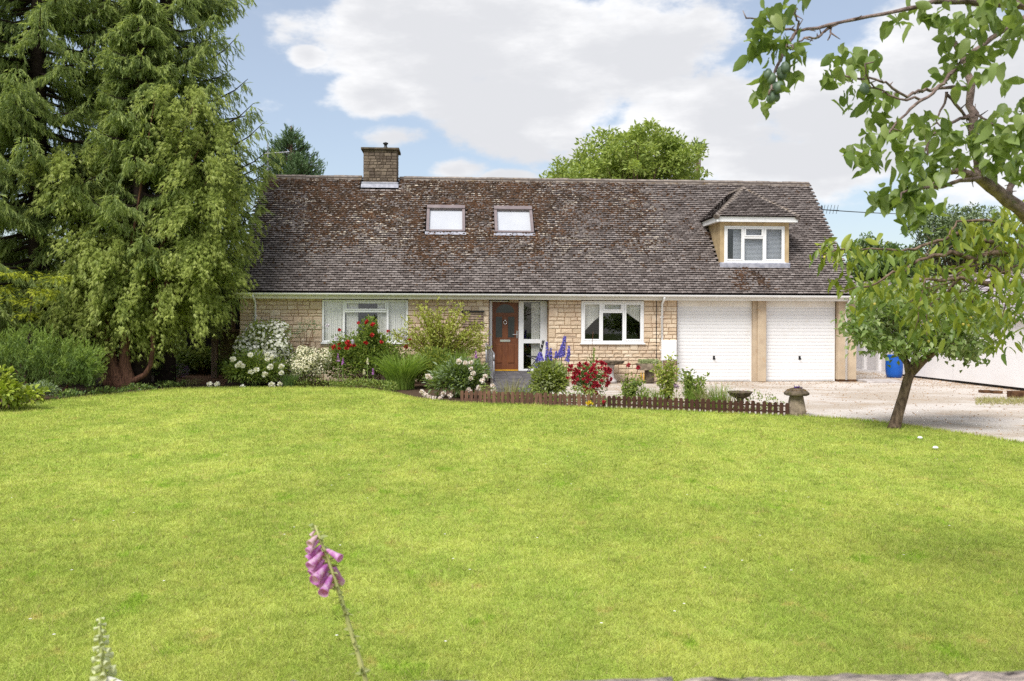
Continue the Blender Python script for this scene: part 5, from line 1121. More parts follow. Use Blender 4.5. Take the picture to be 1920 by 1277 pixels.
# ------------------------------------------------------------------ flower border by the house
def P1(cx, cy, Y): return at(430 + cx / 3.84, 530 + cy / 3.84, Y)
def P2(cx, cy, Y): return at(840 + cx / 4.571, 530 + cy / 4.571, Y)
FM = {k: [flower_mesh('flower', LM[m], r, n_) for _ in range(4)] for k, m, r, n_ in (('peony', 'white', .082, 34), ('blush', 'blush', .070, 34), ('rose', 'red', .07, 22), ('crimson', 'crimson', .062, 18), ('lilac', 'lilac', .06, 16), ('yellow', 'yellow', .06, 14))}
def blossoms(root, n, c, r, m, s=.022, top=.2, name='blossom'):
    """a scatter of small five-petalled flowers over the surface of a rounded shrub"""
    cl, c0, r0_, fl = LAST; k_ = rng.choice(len(cl), n, p=(lambda w_: w_ / w_.sum())(rng.random(len(cl)) + .25)); d = rdir(n); d[:, 1] -= .7; d[:, 2] += .35; d = nrm(d); q_ = cl[k_] + d * fl * rng.uniform(.75, 1.12, (n, 1)); n_ = np.linalg.norm(q_, axis=1); q_[n_ > 1.04] /= n_[n_ > 1.04][:, None] / 1.04
    P = c0 + [0, 0, r0_[2] * .48] + q_ * r0_ * [1, 1, .54]; P[:, 2] = np.maximum(P[:, 2], .05); parts = []; u_ = nrm(d + rdir(n) * .4); a_ = nrm(np.cross(u_, rdir(n))); b_ = np.cross(u_, a_)
    for k in range(5):
        t = k * 2 * np.pi / 5; D = a_ * math.cos(t) + b_ * math.sin(t) + u_ * .25; V, T, _ = leaf_geo(P, D, u_, s * rng.uniform(.8, 1.2, n), s * .8, 'd'); parts.append((V, T, 0))
    V, T, mi = cat_geo(parts); return tag(nmesh(name, V, T, m, parent=root), kind='stuff')
cx = at(502, 660, 24.7)[0]
ph = bush('mock_orange', 'tall white-blossomed shrub against the left end of the house wall', 'shrub', (cx, 24.7, 0), (.90, .62, 1.74), 8000, .085, .045, [LM['light'], LM['mid']], 34, stems=8)
blossoms(ph, 1700, (cx, 24.7, .83), (.90, .68, .94), LM['white'], .047)
cx = at(478, 700, 24.0)[0]
pe = bush('peony_bush', 'white peony bush with big round blooms at the left of the border', 'shrub', (cx, 24.0, 0), (.78, .5, .98), 4600, .11, .04, [LM['mid'], LM['light']], 26, stems=8, bark=MT['greenstem'])
put_flowers(pe, 'flower', FM['peony'], [P1(x, y, 23.55) for x, y in ((25, 552), (77, 582), (98, 600), (152, 522), (272, 517), (308, 537), (272, 552), (157, 645), (195, 628), (257, 662), (295, 607), (375, 605), (375, 650), (305, 735), (312, 752), (365, 732), (92, 755), (60, 597))])
for i, (x, y) in enumerate(((393, 723), (407, 722))): q = at(x, y, 23.5); o = link('fallen_peony_bloom', FM['peony'][i], None, (q[0], q[1], .085)); tag(o, ('fallen white peony bloom on the mulch, left one of two' if i == 0 else 'fallen white peony bloom on the mulch, nearer the peony bush'), 'flower')
cx = at(580, 690, 24.2)[0]
ds = bush('daisy_bush', 'shrub smothered in tiny white flowers right of the peony bush', 'shrub', (cx, 24.2, 0), (.62, .42, 1.28), 3400, .06, .028, [LM['mid'], LM['grey']], 22, fill=.34, stems=6); blossoms(ds, 2400, (cx, 24.2, .62), (.60, .46, .70), LM['cream'], .026)
cx = at(543, 720, 23.7)[0]; g_ = thing('lavender', 'small dark grey-green spiky tuft between the white bushes', 'plant', (cx, 23.7, 0)); blades(g_, (cx, 23.7, 0), .16, 260, .42, .012, LM['dark'], .5)
cx = at(690, 680, 24.7)[0]
rb = bush('rose_bush', 'large climbing rose with red blooms under the wide window', 'shrub', (cx, 24.7, 0), (1.36, .5, 1.50), 9500, .085, .055, [LM['mid'], LM['light']], 50, stems=10, fill=.36)
bush('rose_bush', 'taller leafy rose shoot with red blooms before the wide window', 'shrub', (at(692, 680, 24.5)[0], 24.5, .9), (.32, .25, .95), 1000, .085, .055, [LM['mid'], LM['light']], 12, stems=0)
put_flowers(rb, 'flower', FM['rose'], [P1(x, y, 24.2) for x, y in ((990, 275), (985, 290), (1033, 300), (793, 340), (1027, 377), (1143, 350), (790, 442), (850, 430), (860, 450), (897, 452), (982, 433), (752, 465), (845, 470), (1272, 462), (1300, 410), (1095, 428), (930, 290), (790, 475))], .7, 1.2)
put_flowers(rb, 'pale_flower', FM['lilac'], [P1(x, y, 24.15) for x, y in ((768, 400), (775, 415), (885, 420), (890, 433), (1262, 395), (1265, 410), (705, 310))])
q = P1(545, 430, 25.1); ro = thing('rose_bush', 'thin bare-stemmed rose against the wall left of the wide window', 'shrub', (q[0], 25.2, 0)); b = MB()
for x, y in ((500, 370), (560, 300), (600, 330), (630, 300), (540, 330)): e = P1(x, y, 25.15); b.tube([(q[0], 25.2, 0), (q[0], 25.2, .8), e], [.014, .012, .005], 5)
b.build('stem', MT['twig'], ro); n = 260; c_ = np.array([P1(x, y, 25.15) for x, y in ((500, 360), (560, 300), (600, 320), (630, 300), (520, 330))])[rng.integers(0, 5, n)]; V, T, _ = leaf_geo(c_ + rng.normal(0, .09, (n, 3)), rdir(n), rdir(n), .05, .03, 'd'); nmesh('foliage', V, T, LM['grey'], parent=ro)
# foxglove and lupin spikes within the border
def bell_mesh(m, r=.018, ln=.045):
    q = MB(); prof = [(.25, 0), (.55, .12), (.8, .4), (.95, .7), (1.25, .95), (1.35, 1.0)]; k = 9; vs = [(r * a * math.cos(2 * math.pi * j / k), r * a * math.sin(2 * math.pi * j / k), ln * z) for a, z in prof for j in range(k)]
    fs = [(i * k + j, i * k + (j + 1) % k, (i + 1) * k + (j + 1) % k, (i + 1) * k + j) for i in range(len(prof) - 1) for j in range(k)]; q.add(vs, fs); return q.mesh('bell', m, True)
def far_foxglove(label, cx_, cy_top, cy_bot, m, Y=23.9, conv=P1):
    a, e = conv(cx_, cy_bot, Y), conv(cx_, cy_top, Y); r_ = thing('foxglove', label, 'flower', (a[0], Y, 0)); MB().tube([(a[0], Y, 0), a, e], [.012, .01, .004], 5).build('stem', MT['greenstem'], r_); n = 46; q = rng.random(n); P = a + (e - a) * q[:, None]
    az = rng.uniform(0, 6.28, n); D = np.stack([np.cos(az), np.sin(az), -.7 + 0 * az], 1); V, T, _ = leaf_geo(P, D, rdir(n), .05 * (1.15 - q * .7), .03, 'd'); nmesh('bells', V, T, LM[m], parent=r_)
far_foxglove('short purple foxglove spike below the red climbing rose', 783, 505, 560, 'purple'); far_foxglove('second purple foxglove spike right beside the first, slightly lower', 818, 540, 585, 'purple', 23.8)
far_foxglove('cream foxglove spike in the middle of the border', 995, 540, 585, 'cream', 23.7); far_foxglove('low mauve foxglove in the border beside the strap-leaved clump', 1035, 615, 655, 'purple', 23.6); far_foxglove('pale foxglove spike low beside the cream one', 970, 622, 655, 'cream', 23.5)
far_foxglove('slender purple foxglove left of the handrail', 1776, 490, 540, 'purple', 23.4)
# arching yellow-green shrub
tw = thing('spiraea_shrub', 'sparse arching yellow-green shrub in front of the wall left of the door', 'shrub', (at(825, 720, 24.3)[0], 24.3, 0)); b0 = at(822, 715, 24.3); b0[2] = 0; b = MB(); LP, LD = [], []
for i in range(135):
    u = rng.uniform(735, 922); hgt = 1 - ((u - 822) / 105) ** 2 * .50; v = 700 - 142 * hgt * rng.uniform(.45, 1.02); e = at(u, v, 24.3 + rng.uniform(-.55, .4)); mid = b0 + (e - b0) * .5 + np.array([-(e - b0)[0] * .16, 0, .14]); pts = [b0 + [rng.normal() * .07, rng.normal() * .07, 0], b0 + (mid - b0) * .55 + [0, 0, .05], mid, (mid + e) / 2 + [0, 0, .06], e]; b.tube(pts, [.009, .008, .006, .005, .003], 4)
    k = 72; q = rng.uniform(.25, 1, k) * 4; i0 = np.minimum(q.astype(int), 3); f = (q - i0)[:, None]; A = np.array(pts); P = A[i0] * (1 - f) + A[i0 + 1] * f; LP.append(P + rng.normal(0, .02, (k, 3))); LD.append(rdir(k) + nrm(A[i0 + 1] - A[i0]) * .7)
b.build('stem', MT['twig'], tw); P, D = np.concatenate(LP), np.concatenate(LD); n = len(P); V, T, _ = leaf_geo(P, D, nrm(rdir(n) + [0, 0, .6]), rng.uniform(.05, .105, n), .042, 'd'); nmesh('foliage', V, T, LM['twigleaf'], parent=tw)
# strap-leaved clumps
cx = at(752, 720, 23.0)[0]; sg = thing('daylily_clump', 'bright green arching strap-leaved clump in front of the spiraea', 'plant', (cx, 23, 0)); blades(sg, (cx, 23.0, 0), .34, 620, 1.12, .022, LM['blade'], .62)
cx = at(862, 700, 23.6)[0]; sg = thing('daylily_clump', 'upright fan of strap leaves between spiraea and handrail', 'plant', (cx, 23.6, 0)); blades(sg, (cx, 23.6, 0), .35, 330, 1.12, .022, LM['blade'], .28)
cx = at(805, 700, 23.3)[0]; bush('cotoneaster', 'dense mid-green shrub mass under the arching spiraea', 'shrub', (cx, 23.6, 0), (.75, .45, 1.05), 4200, .08, .04, [LM['mid'], LM['twigleaf']], 26)
cx = at(856, 735, 20.6)[0]
p2 = bush('peony_bush', 'white-blooming peony bush at the left end of the picket fence', 'shrub', (cx, 20.5, 0), (.78, .55, .92), 4600, .125, .04, [LM['mid'], LM['grey']], 30, stems=8, bark=MT['greenstem'])
put_flowers(p2, 'flower', FM['blush'], [P1(x, y, 20.0) for x, y in ((1430, 675), (1445, 685), (1653, 570), (1700, 580), (1740, 575), (1740, 620), (1755, 655), (1738, 690), (1842, 675), (1822, 707), (1725, 775), (1798, 758), (1895, 745), (1905, 780), (1385, 785), (1408, 810), (1435, 825), (1473, 830), (1518, 835), (1540, 803), (1590, 815))])
# grasses, delphinium, red rose, fence-side plants
cx = at(955, 735, 20.9)[0]; g_ = thing('ornamental_grass', 'thin pale straw grass in front of the entrance ramp', 'plant', (cx, 20.6, 0)); blades(g_, (cx, 20.5, 0), .3, 130, .52, .010, LM['straw'], .4)
cy_ = 20.2; cx = at(1030, 720, cy_)[0]
dp = bush('delphinium', 'delphinium clump with tall violet-blue flower spikes and pale green leaves', 'flower', (cx, cy_, 0), (.50, .38, .92), 2300, .11, .065, [LM['light'], LM['lightgrey']], 24, 'd', stems=6, bark=MT['greenstem'])
def spike(u0, v0, u1, v1, w0, n, Y):
    a, e = at(u0, v0, Y), at(u1, v1, Y); q = rng.random(n); rr = w0 * (1 - q * .72); az = rng.uniform(0, 6.28, n); D = np.stack([np.cos(az), np.sin(az), .1 + 0 * az], 1); P = a + (e - a) * q[:, None] + D * rr[:, None] * .75; parts = []
    for k in range(4): V, T, _ = leaf_geo(P, rdir(n) * .9 + D * .5, D, .032 * (1.2 - .5 * q), .028, 'd'); parts.append((V, T, 0))
    V, T, _ = cat_geo(parts); nmesh('flower_spike', V, T, LM['blue'], parent=dp); q_ = MB(); q_.tube([(a[0], Y, .3), a, e], [.012, .01, .004], 5); q_.build('stem', MT['greenstem'], dp)
Y = cy_ - .02
for s_ in ((1053, 668, 1059, 631, .085, 170), (1049, 670, 1054, 648, .07, 90), (1026, 676, 1025, 641, .045, 80), (1031, 676, 1033, 652, .045, 60), (1012, 676, 1013, 661, .10, 130), (1006, 688, 1007, 677, .055, 40), (1066, 668, 1067, 649, .035, 36), (1063, 678, 1067, 660, .05, 60), (1042, 672, 1043, 659, .04, 36)): spike(*s_, Y)
cy_ = 19.6; cx = at(1103, 720, cy_)[0]
rr = bush('rose_bush', 'low bush covered in crimson roses behind the picket fence', 'shrub', (cx, cy_, 0), (.50, .40, .98), 2400, .05, .034, [LM['mid'], LM['dark']], 24, stems=8)
pts = []
for i in range(86):
    while True:
        u, v = rng.uniform(1062, 1146), rng.uniform(674, 742); e = ((u - 1104) / 42) ** 2 + ((v - 706) / 36) ** 2
        if e < 1 and (e > .30 or rng.random() < .35) and not (u < 1085 and v > 715 and rng.random() < .7): break
    pts.append(at(u, v, cy_ - .42 * math.sqrt(1 - e * .8)))
put_flowers(rr, 'flower', FM['crimson'], pts, .6, 1.1)
q = at(1113, 730, 21)
lf = thing('foxglove', 'tall unopened green foxglove spike behind the red rose bush', 'flower', (q[0], 20.6, 0)); a, e = at(1112, 680, 20.6), at(1113.5, 652, 20.6); MB().tube([(a[0], 20.6, 0), a, e], [.014, .012, .004], 6).build('stem', MT['greenstem'], lf); n = 60; s_ = rng.random(n); V, T, _ = leaf_geo(a + (e - a) * s_[:, None], rdir(n), rdir(n), .05, .03, 'd'); nmesh('buds', V, T, LM['light'], parent=lf)
q = at(1108, 680, 20); b = MB(); b.tube([(q[0], 20, 0), q, at(1112, 622, 20)], .006, 5); tag(b.build('garden_cane', MT['twig']), 'thin bamboo cane standing behind the red rose bush', 'cane')
def stem_rose(label, u, v, Y, w_, h_, n, mats, ln=.05, name='rose_bush', heads=(), nst=6, bare=.3, cat='shrub'):
    q = gnd(u, v); Y = Y or q[1]; c = at(u, v, Y); c[2] = 0; r_ = thing(name, label, cat, c); b = MB(); ends = []
    for k in range(nst): e = c + np.array([rng.uniform(-w_, w_), rng.uniform(-w_, w_) * .6, h_ * rng.uniform(.6, 1)]); b.tube([c + [rng.normal() * .03, rng.normal() * .03, 0], c + (e - c) * .5 + [0, 0, .04], e], [.012, .009, .004], 5); ends.append((c, e))
    for h in heads: e = np.array(h); b.tube([c, c + (e - c) * .5 + [0, 0, .05], e], [.009, .007, .004], 5)
    b.build('stem', MT['twig'], r_); P = []
    for i in range(n): a, e = ends[rng.integers(0, nst)]; P.append(a + (e - a) * rng.uniform(bare, 1.05) + rng.normal(0, 1, 3) * [w_ * .22, w_ * .2, .05])
    V, T, f = leaf_geo(P, rdir(n) + [0, 0, .2], nrm(rdir(n) + [0, 0, .8]), ln * rng.uniform(.7, 1.3, n), ln * .6, 'd'); mats = mats if isinstance(mats, list) else [mats]; nmesh('foliage', V, T, mats, np.repeat((rng.random(n) < .4).astype(int), f) if len(mats) > 1 else None, r_)
    if heads: put_flowers(r_, 'flower', FM['crimson'], heads, .9, 1.1)
    return r_
stem_rose('leggy rose with two single red blooms on tall stems', 1176, 756, 18.6, .24, .60, 620, [LM['mid'], LM['light']], .07, heads=[at(1178, 685, 18.55), at(1197, 690, 18.55)])
q = gnd(1206, 758); kn = thing('red_hot_poker', 'grassy clump with orange poker spikes by the trough', 'plant', (q[0], 18.6, 0)); c = at(1205, 757, 18.6); c[2] = 0; blades(kn, c, .09, 90, .42, .014, LM['blade'], .35)
for u, v in ((1202, 698), (1207, 699)): a, e = at(u, v + 16, 18.6), at(u, v, 18.6); MB().tube([(a[0], 18.6, 0), a], .006, 5).build('stem', MT['greenstem'], kn); MB().tube([a, (a + e) / 2, e], [.012, .018, .006], 7).build('poker', mat('poker_orange', (.62, .28, .06), (.7, .42, .08), 20), kn)
stem_rose('yellowing rose shrub in front of the white meter box', 1252, 760, 18.3, .27, .98, 950, [LM['light'], LM['twigleaf']], .075)
stem_rose('leafy rose shrub before the left garage door', 1300, 762, 18.1, .26, .75, 720, [LM['mid'], LM['light']], .075)
q = at(1268, 724, 18.1); al = thing('allium', 'dusky purple allium head in front of the garage corner', 'flower', (q[0], 18.1, 0)); MB().tube([(q[0], 18.1, 0), q], .005, 5).build('stem', MT['greenstem'], al); n = 70; V, T, _ = leaf_geo(q + rdir(n) * .05, rdir(n), rdir(n), .03, .02, 'd'); nmesh('flower_head', V, T, leafmat('allium_bloom', (.22, .12, .22), (.32, .2, .32), .2), parent=al)
for (u, Y, n_, h_, lab, m_) in ((1300, 17.9, 130, .66, 'clump of tall grey-green grassy stems before the left garage door', 'blade'), (1322, 17.7, 110, .55, 'clump of straw-tipped grass right of the leafy rose shrub', 'straw'), (1350, 17.4, 140, .6, 'clump of upright green grass left of the scalloped birdbath', 'blade'), (1363, 17.3, 40, .62, 'thin tall grass stems touching the scalloped birdbath', 'straw'), (1235, 18.3, 90, .45, 'small green grass tuft left of the yellowing rose', 'blade')):
    c = at(u, 760, Y); c[2] = 0; g_ = thing('ornamental_grass', lab, 'plant', c); blades(g_, c, .16, n_, h_, .013, LM[m_], .38)
q = gnd(1107, 764); ps = bush('pansy', 'small yellow flower in front of the picket fence', 'flower', (q[0], q[1] - .06, 0), (.09, .07, .12), 60, .04, .02, LM['mid'], 6, stems=0); put_flowers(ps, 'flower', FM['yellow'], [at(1102, 756, q[1] - .1), at(1109, 757, q[1] - .1), at(1106, 754, q[1] - .1)], .7, .9)
q = gnd(1133, 764); ps = bush('rose_bush', 'single dark red rose poking through the picket fence gap', 'flower', (q[0], q[1] - .05, 0), (.08, .06, .2), 50, .04, .025, LM['mid'], 6, stems=2); put_flowers(ps, 'flower', FM['crimson'], [at(1132.5, 754, q[1] - .1)], .8, .9)
# low greenery between fence and gravel
parts = []
n = 3800; u = rng.uniform(900, 1470, n); v = np.interp(u, [870, 1130, 1480], [753, 761, 776]); P = np.array([gnd(a, c_) for a, c_ in zip(u, v)]); P[:, 1] += rng.random(n) * .6; P[:, 2] = rng.random(n) ** 1.5 * .30 * (.3 + np.abs(np.sin(P[:, 0] * 2.9))); V, T, f = leaf_geo(P, rdir(n) + [0, 0, .5], rdir(n), rng.uniform(.03, .08, n), .025, 'd'); tag(nmesh('ground_cover', V, T, [LM['light'], LM['mid']], np.repeat((rng.random(n) < .5).astype(int), f)), 'low green plants behind the picket fence', 'plants', kind='stuff')
n = 900; P = np.array([gnd(u_, v_) for u_, v_ in zip(rng.uniform(1830, 1925, n), rng.normal(753, 3.2, n))]); V, T, f = leaf_geo(P, rdir(n) * .5 + [0, 0, .7], rdir(n), rng.uniform(.05, .12, n), .014, 't'); tag(nmesh('weeds', V, T, LM['straw']), 'thin weeds on the gravel', 'plants', kind='stuff')

# ------------------------------------------------------------------ trees behind
broadleaf('ash_tree', 'large pale green ash tree rising behind the roof ridge', (at(1190, 600, 46)[0], 46, 0), 4.5, .35, [(1190, 300, 105, 52), (1110, 320, 62, 36), (1270, 310, 55, 40), (1190, 340, 140, 40), (1050, 330, 26, 12), (1215, 262, 45, 26)], 46, 3.6, 260, 85, .24, .12, [LM['ash'], LM['ash2']], .55)
broadleaf('dead_topped_tree', 'small dark tuft of tree top beside the ash tree', (at(1308, 600, 50)[0], 50, 0), 8.6, .16, [(1307, 276, 9, 8)], 50, .3, 14, 40, .16, .08, [LM['far'], LM['dark']], .22)
pn = at(545, 600, 42)[0]; pine = thing('pine_tree', 'dark pine standing behind the left end of the roof', 'tree', (pn, 42, 0)); b = MB(); b.tube([(pn, 42, 0), (pn, 42, 6), at(546, 236, 42)], [.3, .2, .03], 8); b.build('trunk', MT['bark'], pine, True); b = MB(); Ps, Ds = [], []
for i in range(120):
    v = 238 + 130 * rng.random() ** .8; wmax = 8 + (v - 236) * .62; wmax = min(wmax, 56); p0 = at(546, v + 12, 42); az = rng.uniform(0, 6.28); r_ = wmax / 39.6 * rng.uniform(.55, 1.08); e = p0 + [r_ * math.cos(az), r_ * math.sin(az), r_ * .32]; b.tube([p0, e], [.03, .012], 4); k = 34; q = rng.uniform(.4, 1.05, k); Ps.append(p0 + (e - p0) * q[:, None] + rng.normal(0, .12, (k, 3))); Ds.append(nrm(e - p0) * .6 + rdir(k) * .5 + [0, 0, .6])
b.build('limb', MT['bark'], pine); P, D = np.concatenate(Ps), np.concatenate(Ds); V, T, _ = tufts(P, D, rng.uniform(.2, .34, len(P)), 7, .6, .13); nmesh('crown', V, T, LM['pine'], parent=pine)
broadleaf('oak_tree', 'dark green tree beyond the roof end, left of the cherry leaves', (at(1640, 600, 60)[0], 60, 0), 2.5, .3, [(1640, 505, 50, 46), (1600, 520, 30, 40), (1690, 500, 50, 36), (1625, 470, 22, 18)], 60, 3, 150, 70, .30, .16, [LM['far'], LM['dark']], .7)
broadleaf('willow_tree', 'pale grey-green tree far behind the cherry branches', (at(1795, 600, 62)[0], 62, 0), 3, .3, [(1790, 450, 62, 52), (1830, 425, 50, 36), (1750, 430, 40, 36), (1860, 480, 50, 40)], 62, 3, 170, 70, .30, .13, [LM['far2'], LM['far']], .7)
broadleaf('oak_tree', 'distant tree low behind the outbuilding roof at the right edge', (at(1905, 600, 66)[0], 66, 0), 3, .3, [(1900, 500, 60, 50), (1950, 480, 60, 60), (1760, 510, 60, 36)], 66, 3.5, 150, 60, .34, .18, [LM['far'], LM['far2']], .8)
for i, (u, Y, r_, h_, lab) in enumerate(((480, 60, 5, 5, 'distant hedge tree hidden low behind the pine'), (1700, 85, 9, 6, 'far tree line bush beyond the drive'), (1900, 90, 10, 6, 'far tree line bush at the right edge beyond the outbuilding'))):
    bush('hedge_tree', lab, 'tree', (at(u, 600, Y)[0], Y, 0), (r_, 3, h_), 2600, .5, .3, [LM['far'], LM['dark']], 40, stems=3)

# ------------------------------------------------------------------ leaning plum tree on the lawn by the drive
sy = gnd(1677, 803)[1]; st = thing('plum_tree', 'small leaning plum tree with gnarled trunk on the lawn by the drive', 'tree', gnd(1677, 803))
T_ = lambda *q: [at(u, v, sy + dy) for u, v, dy in q]
b = MB(); b.tube(T_((1676, 806, 0), (1678, 798, 0), (1684, 775, 0), (1693, 745, .02), (1701, 715, .02), (1708, 696, 0), (1720, 683, -.02)), [.118, .100, .088, .082, .078, .075, .066], 12)
b.tube(T_((1708, 698, 0), (1730, 676, -.05), (1747, 663, -.1), (1756, 650, -.15), (1768, 628, -.2), (1790, 600, -.2)), [.085, .07, .062, .055, .045, .02], 9)
b.tube(T_((1706, 702, 0), (1700, 680, .1), (1680, 655, .2), (1650, 620, .25), (1625, 590, .3)), [.075, .055, .045, .032, .012], 8); b.tube(T_((1712, 690, 0), (1718, 660, .25), (1722, 620, .4), (1720, 570, .5)), [.07, .05, .04, .012], 8)
b.build('trunk', MT['bark'], st, True)
spots = [(1592, 598), (1605, 575), (1625, 560), (1612, 610), (1640, 590), (1630, 625), (1655, 610), (1655, 628), (1670, 575), (1690, 610), (1690, 560), (1700, 640), (1715, 590), (1725, 625), (1735, 560), (1745, 600), (1748, 638), (1765, 580), (1775, 620), (1785, 640), (1800, 600), (1805, 560), (1815, 630), (1830, 600), (1845, 575), (1840, 640), (1855, 610), (1648, 640), (1690, 645), (1706, 655), (1782, 655), (1810, 655), (1690, 580), (1760, 560), (1585, 612), (1868, 590), (1720, 548), (1650, 545), (1780, 550), (1590, 620), (1640, 645), (1825, 660)]
b = MB(); PP = []
for (u, v) in spots:
    u = u + max(0, 1660 - u) * .32
    for rep in range(2):
        c = at(u + rng.normal() * 4, v + rng.normal() * 4, sy + rng.uniform(-.95, .95)); s = T_((1716, 650, .1))[0] if u > 1690 else T_((1680, 650, .2))[0]; b.tube([s, (s + c) / 2 + [0, 0, .05], c], [.014, .009, .004], 5)
        k = int(rng.uniform(50, 105)); PP.append(c + rng.normal(0, 1, (k, 3)) * np.array([.125, .15, .095]) * rng.uniform(.7, 1.25))
b.build('limb', MT['bark'], st); P = np.concatenate(PP); n = len(P); V, T, f = leaf_geo(P, rdir(n) * .9 + [0, 0, -.25], nrm(rdir(n) * .7 + [0, -.2, 1]), rng.uniform(.08, .135, n), .066, 'd', .5); nmesh('crown', V, T, [LM['small'], LM['small2']], np.repeat((rng.random(n) < .34).astype(int), f), st)

# ------------------------------------------------------------------ near fruit trees: trunk outside the picture on the right, branches reaching in
def leaf_mesh(m, ln, wd, seed):
    r = np.random.default_rng(seed); n_seg = 6; V, F = [], []; cv_ = r.uniform(.05, .6)
    for k in range(n_seg + 1):
        t = k / n_seg; w_ = wd * .5 * math.sin(math.pi * t ** .9) ** .7 if 0 < k < n_seg else 0; z = -ln * cv_ * t ** 2; x = ln * t; f = wd * .16
        if w_ == 0: V.append((x, 0, z))
        else: V += [(x, w_ * r.uniform(.88, 1.08), z + f + r.normal() * .002), (x, 0, z), (x, -w_ * r.uniform(.88, 1.08), z + f + r.normal() * .002)]
    F += [(0, 2, 1), (0, 3, 2)]
    for k in range(n_seg - 2): a = 1 + 3 * k; F += [(a, a + 1, a + 4, a + 3), (a + 1, a + 2, a + 5, a + 4)]
    a = 1 + 3 * (n_seg - 2); F += [(a, a + 1, a + 3), (a + 1, a + 2, a + 3)]
    me = bpy.data.meshes.new('leaf'); me.from_pydata(V, [], F); me.materials.append(m); me.polygons.foreach_set('use_smooth', [True] * len(F)); me.update(); return me
def leaf_frames(P, D):
    out_ = []
    for p, d in zip(P, D):
        d = nrm(d); n_ = nrm(np.array([0, 0, 1.]) + rng.normal(0, .55, 3)); y = nrm(np.cross(n_, d)); n_ = np.cross(d, y); m_ = Matrix.Identity(4)
        for i in range(3): m_[i][0], m_[i][1], m_[i][2], m_[i][3] = d[i], y[i], n_[i], p[i]
        out_.append(m_)
    return out_
def set_leaves(root, meshes, mats, frames, sc, limit):
    off = Vector(wloc(root))
    for i, (F_, s) in enumerate(zip(frames[:limit], sc)):
        o = link('leaf', meshes[int(rng.integers(0, len(meshes)))], root); F2 = F_.copy(); F2.translation = F_.translation - off; o.matrix_basis = F2 @ Matrix.Scale(float(s), 4)
    if frames[limit:]:
        b = MB()
        for F_, s in zip(frames[limit:], sc[limit:]):
            j = int(rng.integers(0, len(meshes))); me = meshes[j]; mi = mats.index(me.materials[0]); b.add([F_ @ (p.co * float(s)) for p in me.vertices], [tuple(f.vertices) for f in me.polygons], mi)
        tag(b.build('leaf', mats, root, True), kind='stuff')
def wob(pts, amp):                        # knobbly branch through the given points
    A = np.array(pts, float); o = [A[0]]
    for a, c in zip(A[:-1], A[1:]):
        for s in (.33, .67, 1.0): o.append(a + (c - a) * s + (rng.normal(0, amp, 3) if s < 1 else 0))
    return o
def branch(b, pts, Y0, Y1, r0, r1, amp=.006, k=7):
    n = len(pts); A = wob([at(u, v, Y0 + (Y1 - Y0) * i / (n - 1)) for i, (u, v) in enumerate(pts)], amp); rr = np.linspace(r0, r1, len(A)) * rng.uniform(.88, 1.12, len(A)); b.tube(A, rr, k); return np.array(A)
PY = 3.0
PBX = at(2010, 470, PY + .1)
pl = thing('plum_tree', 'foreground plum tree reaching in from the right with green plums', 'tree', (PBX[0] + .35, PY + .1, 0))
b = MB(); A0 = np.array([PBX[0] + .35, PY + .1, 0]); b.tube([A0, A0 + [-.02, 0, .8], A0 + [-.08, 0, 1.5], PBX + [0, 0, .12]], [.11, .095, .085, .06], 12)
b.tube([A0 + [-.02, 0, .9], A0 + [.1, .1, 1.8], at(2080, 60, PY + .1)], [.08, .06, .04], 10); b.build('trunk', MT['plumbark'], pl, True)
b = MB(); br = []
br.append(branch(b, [(2010, 470), (1960, 425), (1920, 398), (1874, 362), (1836, 334), (1805, 322), (1776, 320)], PY + .1, PY - .05, .038, .008, .004, 9))
br.append(branch(b, [(2080, 60), (1990, 22), (1920, 8), (1850, 3), (1790, 1), (1755, 2)], PY + .1, PY, .026, .012, .004))
br.append(branch(b, [(1755, 2), (1704, 16), (1629, 31), (1554, 47), (1495, 59), (1460, 50), (1438, 39), (1399, 34)], PY, PY - .15, .008, .0025, .003))
br.append(branch(b, [(1495, 59), (1480, 78), (1468, 97), (1454, 131), (1447, 158), (1441, 178)], PY - .1, PY - .25, .0065, .003, .003))
br.append(branch(b, [(1557, 48), (1540, 65), (1529, 72), (1508, 71), (1491, 81), (1482, 94)], PY - .05, PY - .2, .005, .002, .003))
br.append(branch(b, [(1557, 48), (1558, 62), (1552, 75)], PY - .05, PY - .1, .004, .002, .002))
br.append(branch(b, [(1495, 59), (1498, 40), (1490, 25), (1495, 15)], PY - .1, PY - .15, .004, .002, .002))
br.append(branch(b, [(2060, -30), (1970, 8), (1920, 34), (1873, 63), (1823, 97), (1798, 122), (1770, 157), (1740, 182), (1707, 204), (1673, 241), (1642, 279)], PY + .05, PY - .25, .011, .003, .004))
br.append(branch(b, [(1811, 164), (1770, 165), (1736, 167), (1715, 175), (1692, 177), (1668, 160), (1642, 149), (1600, 146), (1567, 146), (1548, 153)], PY, PY - .25, .0065, .0025, .004))
br.append(branch(b, [(1740, 182), (1700, 188), (1665, 178), (1640, 165), (1629, 150), (1622, 120)], PY - .1, PY - .3, .0045, .002, .004))
br.append(branch(b, [(1836, 334), (1832, 290), (1823, 235), (1820, 172), (1812, 120), (1800, 95), (1783, 75)], PY + .0, PY + .1, .019, .009, .005, 9))
br.append(branch(b, [(1823, 216), (1800, 222), (1773, 238), (1742, 260), (1733, 285), (1730, 300)], PY + .05, PY - .1, .007, .003, .003))
br.append(branch(b, [(1775, 172), (1768, 200), (1755, 225), (1765, 245)], PY, PY, .005, .002, .003)); br.append(branch(b, [(1776, 178), (1800, 205), (1818, 225)], PY, PY + .05, .006, .005, .003))
